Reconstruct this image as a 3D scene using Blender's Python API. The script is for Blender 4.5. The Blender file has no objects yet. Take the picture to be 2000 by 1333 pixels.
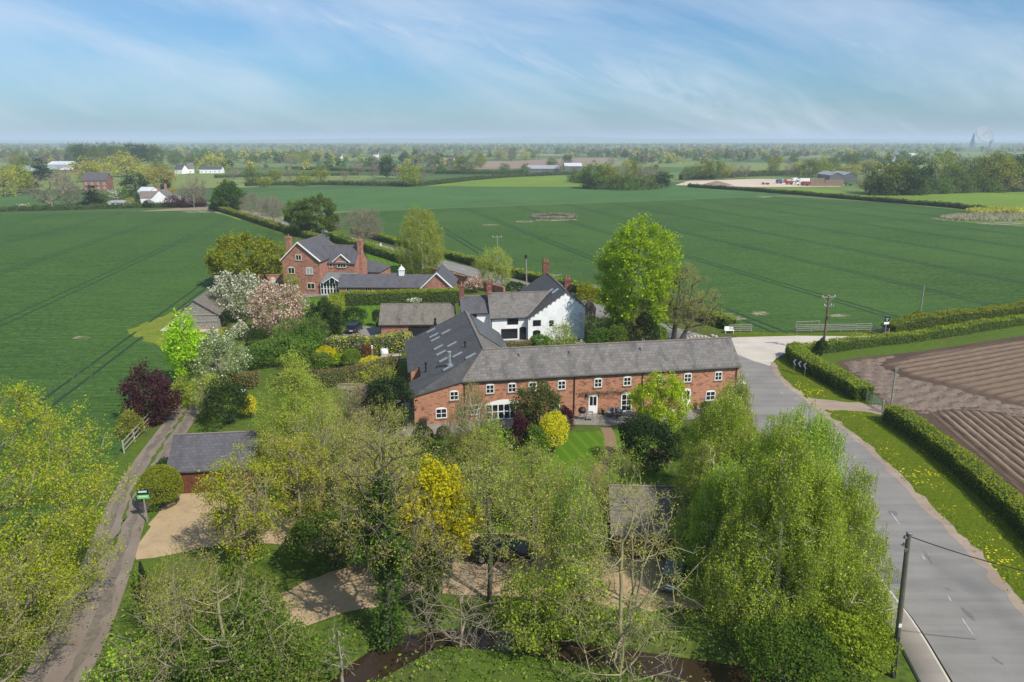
import bpy, math, random
import numpy as np
from mathutils import Vector
S = bpy.context.scene
COL = S.collection
PI = math.pi
R = math.radians
# ------------------------------------------------------------------ camera, sky, sun, exposure
FPX = 1400.0                      # focal length in pixels of the 2000 px wide photograph
PITCH = math.atan(391 / FPX)
CH = 28.0                         # the drone hovers 28 m above the ground
CP, SP = math.cos(PITCH), math.sin(PITCH)
cam = bpy.data.cameras.new('camera')
cam.sensor_width = 36.0
cam.lens = FPX / 2000 * 36
cam.clip_end = 40000
cam.clip_start = 0.5
camo = bpy.data.objects.new('camera', cam)
COL.objects.link(camo)
camo.location = (0, 0, CH)
camo.rotation_euler = (PI / 2 - PITCH, 0, 0)
S.camera = camo
SUN_EL = R(47)
SUN_DIR = Vector((0.66, -0.66, 0)).normalized()      # towards the sun, on the ground plane
sv = Vector((SUN_DIR.x * math.cos(SUN_EL), SUN_DIR.y * math.cos(SUN_EL), math.sin(SUN_EL)))
sl = bpy.data.lights.new('sun', 'SUN')
sl.energy = 4.0
sl.angle = R(0.6)
sl.color = (1.0, 0.94, 0.84)
so = bpy.data.objects.new('sun', sl)
COL.objects.link(so)
so.rotation_euler = (-sv).to_track_quat('-Z', 'Y').to_euler()
W = bpy.data.worlds.new("World")
S.world = W
W.use_nodes = True
def nd(t, typ, **kw):
 n = t.nodes.new(typ)
 for k, v in kw.items():
  if k.startswith('i_'):
   key = k[2:]
   key = int(key) if key.isdigit() else key.replace('_', ' ')
   n.inputs[key].default_value = v
  else:
   setattr(n, k, v)
 return n
def math_(t, op, a, b=None, clamp=False):
 n = t.nodes.new('ShaderNodeMath')
 n.operation = op
 n.use_clamp = clamp
 for i, x in enumerate((a, b)):
  if x is None:
   continue
  if isinstance(x, (int, float)):
   n.inputs[i].default_value = x
  else:
   t.links.new(x, n.inputs[i])
 return n.outputs[0]
def mixc(t, fac, a, b, blend='MIX'):
 n = t.nodes.new('ShaderNodeMix')
 n.data_type = 'RGBA'
 n.blend_type = blend
 for idx, x in ((0, fac), (6, a), (7, b)):
  if isinstance(x, (int, float)):
   n.inputs[idx].default_value = x
  elif isinstance(x, tuple):
   n.inputs[idx].default_value = x if len(x) == 4 else (*x, 1)
  else:
   t.links.new(x, n.inputs[idx])
 return n.outputs[2]
def ramp(t, fac, stops, interp='LINEAR'):
 n = t.nodes.new('ShaderNodeValToRGB')
 n.color_ramp.interpolation = interp
 e = n.color_ramp.elements
 while len(e) < len(stops):
  e.new(0.5)
 for el, (p, c) in zip(e, stops):
  el.position = p
  el.color = (c, c, c, 1) if isinstance(c, (int, float)) else (*c, 1)
 if fac is not None:
  t.links.new(fac, n.inputs[0])
 return n.outputs[0]
def noise(t, vec, scale, detail=5, rough=0.55, dist=0.0):
 n = nd(t, 'ShaderNodeTexNoise', i_Scale=scale, i_Detail=detail, i_Roughness=rough, i_Distortion=dist)
 if vec is not None:
  t.links.new(vec, n.inputs['Vector'])
 return n.outputs['Fac']
def build_sky():
 t = W.node_tree
 t.nodes.clear()
 out = nd(t, 'ShaderNodeOutputWorld')
 bg = nd(t, 'ShaderNodeBackground', i_Strength=0.10)
 sky = nd(t, 'ShaderNodeTexSky', sky_type='NISHITA', sun_disc=False)
 sky.sun_elevation = SUN_EL
 sky.sun_rotation = math.atan2(SUN_DIR.x, SUN_DIR.y)
 sky.air_density = 1.0
 sky.dust_density = 1.2
 sky.ozone_density = 2.2
 tc = nd(t, 'ShaderNodeTexCoord')
 sep = nd(t, 'ShaderNodeSeparateXYZ')
 t.links.new(tc.outputs['Generated'], sep.inputs[0])
 x, y, z = sep.outputs
 yy = math_(t, 'MAXIMUM', math_(t, 'ABSOLUTE', y), 0.05)
 az = math_(t, 'DIVIDE', x, yy)
 el = math_(t, 'DIVIDE', z, yy)
 def wisp(ax, ay, rot, sx, sy, detail, rough, dist, seed):
  cmb = nd(t, 'ShaderNodeCombineXYZ')
  cr, sr = math.cos(rot), math.sin(rot)
  u = math_(t, 'ADD', math_(t, 'MULTIPLY', az, cr * sx), math_(t, 'MULTIPLY', el, sr * sx))
  v = math_(t, 'ADD', math_(t, 'MULTIPLY', az, -sr * sy), math_(t, 'MULTIPLY', el, cr * sy))
  t.links.new(u, cmb.inputs[0])
  t.links.new(v, cmb.inputs[1])
  cmb.inputs[2].default_value = seed
  return noise(t, cmb.outputs[0], 1.0, detail, rough, dist)
 n1 = wisp(0, 0, R(-16), 2.0, 9.0, 9, 0.60, 0.5, 3.1)
 n2 = wisp(0, 0, R(-24), 5.0, 20.0, 10, 0.68, 0.9, 7.7)
 n3 = wisp(0, 0, R(10), 1.4, 4.0, 4, 0.5, 0.3, 11.3)
 c = math_(t, 'ADD', 0.114, math_(t, 'MULTIPLY', az, -0.245))
 cc = math_(t, 'ADD', c, math_(t, 'MULTIPLY', math_(t, 'MULTIPLY', math_(t, 'ADD', az, 0.0), az), -0.10))
 wob = math_(t, 'MULTIPLY', math_(t, 'SUBTRACT', n3, 0.5), 0.10)
 d = math_(t, 'ABSOLUTE', math_(t, 'SUBTRACT', math_(t, 'ADD', el, wob), cc))
 above = math_(t, 'SUBTRACT', math_(t, 'ADD', el, wob), cc)
 streak = ramp(t, math_(t, 'ADD', math_(t, 'MULTIPLY', above, 4.0), 0.5), [(0.36, 0.0), (0.47, 0.95), (0.56, 0.7), (0.85, 0.12), (1.0, 0.0)])
 c2 = math_(t, 'ADD', 0.137, math_(t, 'MULTIPLY', math_(t, 'SUBTRACT', az, 0.43), -0.33))
 d2 = ramp(t, math_(t, 'ABSOLUTE', math_(t, 'SUBTRACT', math_(t, 'ADD', el, wob), c2)), [(0.0, 0.7), (0.03, 0.0)])
 streak = math_(t, 'MAXIMUM', streak, math_(t, 'MULTIPLY', d2, ramp(t, az, [(0.22, 0.0), (0.36, 1.0), (0.58, 0.8), (0.68, 0.0)])))
 lft = ramp(t, math_(t, 'ADD', math_(t, 'MULTIPLY', az, 0.5), 0.5), [(0.02, 0.75), (0.25, 0.25), (0.5, 0.0), (0.85, 0.05), (1.0, 0.5)])
 hz = ramp(t, el, [(0.0, 0.35), (0.03, 0.18), (0.10, 0.03), (0.2, 0.0)])
 base = math_(t, 'MULTIPLY', ramp(t, n1, [(0.38, 0.0), (0.66, 1.0)]), 0.62)
 fine = ramp(t, n2, [(0.34, 0.15), (0.66, 1.0)])
 st = math_(t, 'MULTIPLY', math_(t, 'MULTIPLY', streak, fine), 1.15)
 lf = math_(t, 'MULTIPLY', math_(t, 'MULTIPLY', lft, ramp(t, n1, [(0.2, 0.35), (0.6, 1.0)])), 0.85)
 f = math_(t, 'MAXIMUM', math_(t, 'MAXIMUM', base, st), math_(t, 'MAXIMUM', lf, hz))
 f = math_(t, 'MULTIPLY', f, 0.80, True)
 skyc = mixc(t, 1.0, sky.outputs[0], (0.41, 0.69, 0.91, 1), 'MULTIPLY')
 col = mixc(t, f, skyc, (5.3, 5.9, 6.7, 1))
 t.links.new(col, bg.inputs[0])
 t.links.new(bg.outputs[0], out.inputs[0])
build_sky()
S.view_settings.view_transform = 'Standard'
S.view_settings.look = 'None'
S.view_settings.gamma = 1
S.view_settings.exposure = 0.50
S.cycles.max_bounces = 6
S.cycles.diffuse_bounces = 4
S.cycles.glossy_bounces = 2
S.cycles.transmission_bounces = 3
S.cycles.transparent_max_bounces = 4
S.cycles.volume_bounces = 1
S.cycles.caustics_reflective = False
S.cycles.caustics_refractive = False
S.cycles.use_denoising = True
# ------------------------------------------------------------------ measuring: a pixel of the photograph -> a point on the ground
def at(px, py, z=0.0):
 u = (px - 1000) / FPX
 v = (py - 666.5) / FPX
 k = (CH - z) / (SP + v * CP)
 return (u * k, (CP - v * SP) * k, z)
def at2(px, py, z=0.0):
 return at(px, py, z)[:2]
def px_per_m(x, y, z=0.0):
 return FPX / (y * CP - (z - CH) * SP)
def height_to(y, py):
 """height above ground of image row py on the upright plane at depth y"""
 v = (py - 666.5) / FPX
 return CH - y * (SP + v * CP) / (CP - v * SP)
# ------------------------------------------------------------------ objects
def tag(o, label=None, cat=None, group=None, kind=None):
 if label:
  o['label'] = label
 if cat:
  o['category'] = cat
 if group:
  o['group'] = group
 if kind:
  o['kind'] = kind
 return o
def thing(name, label, cat, loc=(0, 0, 0), group=None, rz=0.0):
 o = bpy.data.objects.new(name, None)
 COL.objects.link(o)
 o.location = loc
 o.rotation_euler = (0, 0, rz)
 o.empty_display_size = 0.2
 return tag(o, label, cat, group)
def copy_tree(o, parent=None):
 c = o.copy()
 COL.objects.link(c)
 c.parent = parent
 for ch in list(o.children):
  copy_tree(ch, c)
 return c
class MB:
 """collects polygons in world (or local) coordinates; build() links them as ONE mesh object"""
 def __init__(s):
  s.v, s.f, s.m, s.uv = [], [], [], []
 def poly(s, pts, m=0, flip=False):
  pts = [tuple(p) for p in pts]
  if flip:
   pts = pts[::-1]
  i = len(s.v)
  s.v += pts
  s.f.append(list(range(i, i + len(pts))))
  s.m.append(m)
 def hexa(s, p, m=0):
  """8 corners: bottom loop 0-3 then top loop 4-7 (counter-clockwise from above)"""
  for q in ((3, 2, 1, 0), (4, 5, 6, 7), (0, 1, 5, 4), (1, 2, 6, 5), (2, 3, 7, 6), (3, 0, 4, 7)):
   s.poly([p[k] for k in q], m)
 def box(s, o, ux, uy, uz, m=0):
  """box from corner o along three vectors"""
  o, ux, uy, uz = Vector(o), Vector(ux), Vector(uy), Vector(uz)
  b = [o, o + ux, o + ux + uy, o + uy]
  if ux.cross(uy).dot(uz) < 0:
   b = b[::-1]
  s.hexa(b + [q + uz for q in b], m)
 def cbox(s, c, sx, sy, sz, rz=0.0, m=0):
  """box standing on its base centre c"""
  ca, sa = math.cos(rz), math.sin(rz)
  ux, uy = Vector((ca * sx, sa * sx, 0)), Vector((-sa * sy, ca * sy, 0))
  s.box(Vector(c) - ux / 2 - uy / 2, ux, uy, (0, 0, sz), m)
 def tube(s, a, b, r1, r2=None, n=8, m=0, caps=True):
  a, b = Vector(a), Vector(b)
  r2 = r1 if r2 is None else r2
  d = (b - a).normalized()
  u = d.orthogonal().normalized()
  w = d.cross(u)
  A = [a + (u * math.cos(2 * PI * k / n) + w * math.sin(2 * PI * k / n)) * r1 for k in range(n)]
  B = [b + (u * math.cos(2 * PI * k / n) + w * math.sin(2 * PI * k / n)) * r2 for k in range(n)]
  for k in range(n):
   j = (k + 1) % n
   s.poly([A[k], A[j], B[j], B[k]], m)
  if caps:
   s.poly(B, m)
   s.poly(A[::-1], m)
 def lathe(s, c, prof, n=12, m=0):
  """prof: list of (radius, z) from bottom to top, about the upright axis through c"""
  c = Vector(c)
  rings = [[c + Vector((r * math.cos(2 * PI * k / n), r * math.sin(2 * PI * k / n), z)) for k in range(n)] for r, z in prof]
  for a, b in zip(rings, rings[1:]):
   for k in range(n):
    j = (k + 1) % n
    s.poly([a[k], a[j], b[j], b[k]], m)
  s.poly(rings[-1], m)
  s.poly(rings[0][::-1], m)
 def build(s, name, mats, parent=None, loc=None, smooth=False):
  mats = mats if isinstance(mats, (list, tuple)) else [mats]
  me = bpy.data.meshes.new(name)
  off = Vector(loc) if loc is not None else (parent_loc(parent) if parent else Vector((0, 0, 0)))
  vs = [Vector(v) - off for v in s.v]
  me.from_pydata(vs, [], s.f)
  for mm in mats:
   me.materials.append(mm)
  me.polygons.foreach_set('material_index', s.m)
  uvl = me.uv_layers.new(name='UVMap')
  up = Vector((0, 0, 1))
  for p in me.polygons:
   n = p.normal
   if abs(n.z) > 0.995:
    u, w = Vector((1, 0, 0)), Vector((0, 1, 0))
   else:
    u = up.cross(n).normalized()
    w = n.cross(u)
   for li in p.loop_indices:
    co = s.v[me.loops[li].vertex_index]
    co = Vector(co)
    uvl.data[li].uv = (co.dot(u), co.dot(w))
  if smooth:
   me.polygons.foreach_set('use_smooth', [True] * len(me.polygons))
  o = bpy.data.objects.new(name, me)
  COL.objects.link(o)
  if parent:
   o.parent = parent
  else:
   o.location = off
  return o
def parent_loc(p):
 l = Vector(p.location)
 while p.parent:
  p = p.parent
  l = l + p.location
 return l
def raw(name, verts, faces, mats, midx=None, parent=None, loc=(0, 0, 0), smooth=False):
 """fast mesh from numpy arrays; faces is an (n,4) or (n,3) array or a list of such arrays"""
 fl = faces if isinstance(faces, list) else [faces]
 fl = [np.asarray(f, dtype=np.int32) for f in fl if len(f)]
 me = bpy.data.meshes.new(name)
 verts = np.asarray(verts, dtype=np.float32)
 me.vertices.add(len(verts))
 me.vertices.foreach_set('co', verts.ravel())
 tot = np.concatenate([np.full(len(f), f.shape[1], dtype=np.int32) for f in fl])
 flat = np.concatenate([f.ravel() for f in fl])
 me.loops.add(len(flat))
 me.loops.foreach_set('vertex_index', flat)
 me.polygons.add(len(tot))
 st = np.zeros(len(tot), dtype=np.int32)
 st[1:] = np.cumsum(tot)[:-1]
 me.polygons.foreach_set('loop_start', st)
 mats = mats if isinstance(mats, (list, tuple)) else [mats]
 for m in mats:
  me.materials.append(m)
 if midx is not None:
  me.polygons.foreach_set('material_index', np.asarray(midx, dtype=np.int32))
 if smooth:
  me.polygons.foreach_set('use_smooth', np.ones(len(tot), dtype=bool))
 me.update(calc_edges=True)
 o = bpy.data.objects.new(name, me)
 COL.objects.link(o)
 if parent:
  o.parent = parent
 o.location = loc
 return o
# ------------------------------------------------------------------ materials
def new_mat(name):
 m = bpy.data.materials.new(name)
 m.use_nodes = True
 t = m.node_tree
 t.nodes.clear()
 out = nd(t, 'ShaderNodeOutputMaterial')
 return m, t, out
def princ(t, out, col, rough=0.85, spec=0.25, metal=0.0, bump=None, bump_d=0.05):
 b = nd(t, 'ShaderNodeBsdfPrincipled', i_Roughness=rough, i_Metallic=metal)
 b.inputs['Specular IOR Level'].default_value = spec
 if isinstance(col, tuple):
  b.inputs['Base Color'].default_value = (*col, 1)
 else:
  t.links.new(col, b.inputs['Base Color'])
 if bump is not None:
  bn = nd(t, 'ShaderNodeBump', i_Strength=0.6, i_Distance=bump_d)
  t.links.new(bump, bn.inputs['Height'])
  t.links.new(bn.outputs[0], b.inputs['Normal'])
 t.links.new(b.outputs[0], out.inputs[0])
 return b
def pos_of(t):
 return nd(t, 'ShaderNodeNewGeometry').outputs['Position']
def M(name, c1, c2=None, scale=1.0, c3=None, scale3=8.0, amt3=0.5, rough=0.85, spec=0.25, metal=0.0, bump=0.0, detail=6, lo=0.35, hi=0.65):
 """plain material: two tones mixed by a noise in world metres, a third by a finer one"""
 m, t, out = new_mat(name)
 p = pos_of(t)
 col = c1
 bf = None
 if c2 is not None:
  n = noise(t, p, scale, detail)
  col = mixc(t, ramp(t, n, [(lo, 0.0), (hi, 1.0)]), c1, c2)
  bf = n
 if c3 is not None:
  n = noise(t, p, scale3, 4, 0.6)
  col = mixc(t, math_(t, 'MULTIPLY', ramp(t, n, [(0.42, 0.0), (0.62, 1.0)]), amt3), col, c3)
  bf = n
 princ(t, out, col, rough, spec, metal, bf if bump else None, bump)
 return m
def leafmat(name, dark, light, trans=0.5, tip=None, tipamt=0.25, tone=0.35, patch=None, patch_amt=0.5):
 """leaves: every leaf (mesh island) its own tone, clumps a few metres wide differ too"""
 m, t, out = new_mat(name)
 g = nd(t, 'ShaderNodeNewGeometry')
 oi = nd(t, 'ShaderNodeObjectInfo')
 n = noise(t, g.outputs['Position'], tone, 3)
 a = math_(t, 'ADD', math_(t, 'MULTIPLY', g.outputs['Random Per Island'], 0.55),
              math_(t, 'MULTIPLY', ramp(t, n, [(0.3, 0.0), (0.7, 1.0)]), 0.45))
 col = mixc(t, a, dark, light)
 if tip is not None:
  col = mixc(t, math_(t, 'MULTIPLY', math_(t, 'GREATER_THAN', g.outputs['Random Per Island'], 1 - tipamt), 0.9), col, tip)
 if patch is not None:
  n2 = noise(t, g.outputs['Position'], 0.9, 3)
  col = mixc(t, math_(t, 'MULTIPLY', ramp(t, n2, [(0.50, 0.0), (0.58, 1.0)]), patch_amt), col, patch)
 hs = nd(t, 'ShaderNodeHueSaturation')
 hs.inputs['Hue'].default_value = 0.5
 t.links.new(math_(t, 'ADD', 1.38, math_(t, 'MULTIPLY', oi.outputs['Random'], 0.5)), hs.inputs['Value'])
 t.links.new(math_(t, 'ADD', 0.485, math_(t, 'MULTIPLY', oi.outputs['Random'], 0.03)), hs.inputs['Hue'])
 t.links.new(col, hs.inputs['Color'])
 d = nd(t, 'ShaderNodeBsdfDiffuse')
 tr = nd(t, 'ShaderNodeBsdfTranslucent')
 mx = nd(t, 'ShaderNodeMixShader', i_0=trans)
 t.links.new(hs.outputs[0], d.inputs[0])
 t.links.new(hs.outputs[0], tr.inputs[0])
 t.links.new(d.outputs[0], mx.inputs[1])
 t.links.new(tr.outputs[0], mx.inputs[2])
 t.links.new(mx.outputs[0], out.inputs[0])
 return m
def uv_of(t):
 return nd(t, 'ShaderNodeTexCoord').outputs['UV']
def brickmat(name, c1, c2, mortar, dirt=(0.10, 0.06, 0.045), pale=(0.40, 0.22, 0.15)):
 m, t, out = new_mat(name)
 uv = uv_of(t)
 b = nd(t, 'ShaderNodeTexBrick', i_Scale=1.0, i_Mortar_Size=0.007, i_Bias=-0.1, i_Brick_Width=0.24, i_Row_Height=0.08)
 b.inputs['Color1'].default_value = (*c1, 1)
 b.inputs['Color2'].default_value = (*c2, 1)
 b.inputs['Mortar'].default_value = (*mortar, 1)
 t.links.new(uv, b.inputs['Vector'])
 mp = nd(t, 'ShaderNodeMapping')
 mp.inputs['Scale'].default_value = (2.6, 6.5, 1)
 t.links.new(uv, mp.inputs[0])
 vo = nd(t, 'ShaderNodeTexVoronoi', i_Scale=1.0)
 t.links.new(mp.outputs[0], vo.inputs['Vector'])
 sp = nd(t, 'ShaderNodeSeparateColor')
 t.links.new(vo.outputs['Color'], sp.inputs[0])
 bc = mixc(t, math_(t, 'MULTIPLY', sp.outputs[0], 0.75), b.outputs[0], ramp(t, sp.outputs[1], [(0.0, (0.13, 0.055, 0.04)), (0.35, c1), (0.7, c2), (0.85, pale), (1.0, (0.46, 0.30, 0.20))], 'CONSTANT'))
 n = noise(t, uv, 0.8, 6)
 col = mixc(t, math_(t, 'MULTIPLY', ramp(t, n, [(0.46, 0.0), (0.78, 1.0)]), 0.4), bc, dirt)
 n2 = noise(t, uv, 3.2, 5, 0.7)
 col = mixc(t, math_(t, 'MULTIPLY', ramp(t, n2, [(0.52, 0.0), (0.75, 1.0)]), 0.7), col, pale)
 princ(t, out, col, 0.9, 0.15, 0, b.outputs['Fac'], -0.01)
 return m
def slatemat(name, c1, c2, moss=(0.17, 0.16, 0.12), stain=(0.05, 0.05, 0.05), row=0.30, wid=0.42, lich=0.35):
 m, t, out = new_mat(name)
 uv = uv_of(t)
 b = nd(t, 'ShaderNodeTexBrick', i_Scale=1.0, i_Mortar_Size=0.022, i_Mortar_Smooth=0.3, i_Bias=0.0, i_Brick_Width=wid, i_Row_Height=row)
 b.inputs['Color1'].default_value = (*c1, 1)
 b.inputs['Color2'].default_value = (*c2, 1)
 b.inputs['Mortar'].default_value = (*[c * 0.6 for c in c1], 1)
 t.links.new(uv, b.inputs['Vector'])
 mp = nd(t, 'ShaderNodeMapping')
 mp.inputs['Scale'].default_value = (1.0, 0.3, 1)
 t.links.new(uv, mp.inputs[0])
 n = noise(t, mp.outputs[0], 0.8, 8, 0.7)
 col = mixc(t, math_(t, 'MULTIPLY', ramp(t, n, [(0.50, 0.0), (0.66, 1.0)]), 0.75), b.outputs[0], stain)
 n2 = noise(t, uv, 2.1, 6, 0.7)
 col = mixc(t, math_(t, 'MULTIPLY', ramp(t, n2, [(0.50, 0.0), (0.72, 1.0)]), lich), col, moss)
 n3 = noise(t, uv, 6.5, 3, 0.6)
 col = mixc(t, math_(t, 'MULTIPLY', ramp(t, n3, [(0.66, 0.0), (0.72, 1.0)]), lich * 1.6), col, (0.42, 0.41, 0.37))
 princ(t, out, col, 0.75, 0.25, 0, b.outputs['Fac'], -0.02)
 return m
def glassmat(name, col=(0.012, 0.014, 0.017), rough=0.08):
 m, t, out = new_mat(name)
 princ(t, out, col, rough, 0.6)
 return m
MT = {}
MT['brick'] = brickmat('barn_brick', (0.48, 0.225, 0.13), (0.40, 0.18, 0.105), (0.33, 0.22, 0.16))
MT['brick2'] = brickmat('house_brick', (0.42, 0.19, 0.13), (0.33, 0.145, 0.10), (0.33, 0.22, 0.17))
MT['slate_grey'] = slatemat('old_slate', (0.172, 0.157, 0.146), (0.118, 0.109, 0.102), wid=0.45, row=0.36)
MT['brick_old'] = brickmat('chimney_brick', (0.20, 0.075, 0.055), (0.14, 0.055, 0.045), (0.22, 0.15, 0.12))
MT['slate_dark'] = slatemat('dark_slate', (0.092, 0.089, 0.089), (0.066, 0.065, 0.066), moss=(0.11, 0.11, 0.10), lich=0.12)
MT['slate_blue'] = slatemat('blue_slate', (0.105, 0.10, 0.112), (0.08, 0.078, 0.088), moss=(0.14, 0.13, 0.13), lich=0.15)
MT['slate_brown'] = slatemat('mossy_slate', (0.175, 0.150, 0.125), (0.13, 0.115, 0.10), moss=(0.20, 0.19, 0.13), lich=0.5)
MT['ridge'] = M('ridge_tile', (0.14, 0.12, 0.11), (0.20, 0.16, 0.14), 2.0)
MT['white'] = M('white_paint', (0.78, 0.78, 0.76), (0.70, 0.70, 0.67), 1.5, rough=0.5)
MT['render'] = M('white_render', (0.82, 0.83, 0.84), (0.70, 0.70, 0.69), 0.7, c3=(0.55, 0.54, 0.51), scale3=2.0, amt3=0.25)
MT['cream'] = M('cream_paint', (0.62, 0.58, 0.48), (0.55, 0.51, 0.42), 1.5, rough=0.6)
MT['glass'] = glassmat('dark_glass')
MT['glass_sky'] = glassmat('skylight_glass', (0.30, 0.34, 0.38), 0.12)
MT['glass_roof'] = glassmat('glass_roof', (0.16, 0.19, 0.20), 0.15)
MT['solar'] = glassmat('solar_cell', (0.055, 0.065, 0.08), 0.18)
MT['black'] = M('black_metal', (0.015, 0.015, 0.016), rough=0.45, spec=0.4)
MT['lead'] = M('grey_lead', (0.18, 0.185, 0.19), (0.13, 0.13, 0.135), 3, rough=0.55)
MT['steel'] = M('galvanised_steel', (0.42, 0.44, 0.45), (0.33, 0.34, 0.35), 4, rough=0.45, metal=0.6, spec=0.4)
MT['terracotta'] = M('terracotta', (0.36, 0.15, 0.08), (0.28, 0.11, 0.06), 3)
MT['oldwood'] = M('weathered_timber', (0.27, 0.25, 0.22), (0.19, 0.17, 0.15), 3, c3=(0.34, 0.32, 0.29), scale3=9, amt3=0.5)
MT['pole'] = M('pole_timber', (0.10, 0.085, 0.065), (0.15, 0.13, 0.10), 2, c3=(0.07, 0.08, 0.045), scale3=4, amt3=0.6)
MT['polered'] = M('pole_red_timber', (0.16, 0.075, 0.045), (0.20, 0.12, 0.08), 2)
MT['redwood'] = M('stained_timber', (0.155, 0.055, 0.030), (0.115, 0.042, 0.024), 3, rough=0.7)
MT['fencewood'] = M('fence_timber', (0.40, 0.36, 0.29), (0.30, 0.27, 0.21), 3)
MT['sill'] = M('stone_sill', (0.26, 0.20, 0.17), (0.20, 0.15, 0.13), 3)
MT['plastic'] = M('dark_plastic', (0.02, 0.021, 0.022), rough=0.4, spec=0.4)
MT['rubber'] = M('rubber', (0.015, 0.015, 0.015), rough=0.9)
MT['porcelain'] = M('insulator_white', (0.75, 0.75, 0.74), rough=0.3)
MT['soil'] = M('soil', (0.10, 0.075, 0.05), (0.15, 0.115, 0.08), 1.0)
# ------------------------------------------------------------------ plants
LEAF = {}
def LM(key, dark, light, **k):
 LEAF[key] = leafmat(key + '_leaf', dark, light, **k)
LM('yellowgreen', (0.15, 0.185, 0.012), (0.34, 0.35, 0.02), tip=(0.40, 0.36, 0.03), tipamt=0.04)
LM('oak', (0.10, 0.135, 0.010), (0.26, 0.27, 0.018), tip=(0.30, 0.26, 0.03), tipamt=0.10)
LM('olive', (0.155, 0.20, 0.022), (0.33, 0.37, 0.045), tip=(0.30, 0.28, 0.09), tipamt=0.15)
LM('bud', (0.20, 0.215, 0.03), (0.38, 0.39, 0.06), tip=(0.28, 0.24, 0.09), tipamt=0.2)
LM('birch', (0.135, 0.215, 0.018), (0.30, 0.40, 0.035), tip=(0.45, 0.46, 0.07), tipamt=0.12)
LM('fresh', (0.11, 0.18, 0.015), (0.24, 0.33, 0.03), tip=(0.34, 0.38, 0.04), tipamt=0.1)
LM('lime', (0.115, 0.20, 0.008), (0.27, 0.36, 0.014), tip=(0.36, 0.42, 0.03), tipamt=0.1)
LM('acid', (0.155, 0.27, 0.006), (0.32, 0.45, 0.015), tip=(0.52, 0.56, 0.06), tipamt=0.12)
LM('mid', (0.055, 0.095, 0.014), (0.13, 0.18, 0.03))
LM('green', (0.04, 0.085, 0.012), (0.095, 0.155, 0.022))
LM('dark', (0.022, 0.042, 0.012), (0.055, 0.085, 0.02))
LM('conifer', (0.018, 0.034, 0.014), (0.042, 0.065, 0.022))
LM('ivy', (0.028, 0.058, 0.010), (0.085, 0.135, 0.02), tip=(0.14, 0.19, 0.04), tipamt=0.06)
LM('ivybright', (0.055, 0.10, 0.012), (0.14, 0.20, 0.025), tip=(0.20, 0.25, 0.05), tipamt=0.1)
LM('purple', (0.035, 0.012, 0.016), (0.085, 0.030, 0.035), tip=(0.12, 0.05, 0.05), tipamt=0.1)
LM('white_blossom', (0.12, 0.15, 0.04), (0.22, 0.25, 0.08), tip=(0.68, 0.66, 0.60), tipamt=0.42)
LM('sparse_blossom', (0.11, 0.15, 0.04), (0.22, 0.26, 0.08), tip=(0.62, 0.62, 0.54), tipamt=0.17)
LM('pink_blossom', (0.13, 0.12, 0.05), (0.30, 0.24, 0.13), tip=(0.60, 0.44, 0.38), tipamt=0.5)
LM('yellow', (0.36, 0.36, 0.008), (0.56, 0.55, 0.015), tip=(0.25, 0.28, 0.03), tipamt=0.15)
LM('gold', (0.35, 0.32, 0.015), (0.62, 0.54, 0.03), tip=(0.20, 0.25, 0.03), tipamt=0.2)
LM('topiary', (0.10, 0.125, 0.012), (0.20, 0.205, 0.02))
LM('boxball', (0.07, 0.12, 0.015), (0.16, 0.22, 0.025))
LM('copper', (0.10, 0.065, 0.03), (0.19, 0.13, 0.06), tip=(0.20, 0.20, 0.06), tipamt=0.2)
LM('photinia', (0.06, 0.085, 0.022), (0.12, 0.145, 0.04), tip=(0.13, 0.10, 0.03), tipamt=0.15)
LM('redshrub', (0.12, 0.045, 0.025), (0.22, 0.09, 0.045), tip=(0.12, 0.14, 0.04), tipamt=0.2)
LM('hedge', (0.05, 0.08, 0.012), (0.13, 0.17, 0.02), tone=0.5)
LM('hedge_dark', (0.045, 0.07, 0.015), (0.10, 0.125, 0.025), tone=0.5)
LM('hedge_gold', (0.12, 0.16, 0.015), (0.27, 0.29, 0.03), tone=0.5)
LM('mixed', (0.10, 0.13, 0.03), (0.26, 0.27, 0.06), tip=(0.30, 0.22, 0.26), tipamt=0.22, patch=(0.50, 0.46, 0.03), patch_amt=0.6)
LM('haze_green', (0.06, 0.09, 0.018), (0.15, 0.18, 0.03))
LM('haze_yellow', (0.19, 0.19, 0.035), (0.38, 0.35, 0.07))
LM('haze_bare', (0.11, 0.10, 0.065), (0.20, 0.175, 0.11))
LM('reed', (0.17, 0.155, 0.095), (0.30, 0.27, 0.19), tone=0.2)
LM('dead_leaf', (0.20, 0.15, 0.10), (0.33, 0.26, 0.18))
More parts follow.
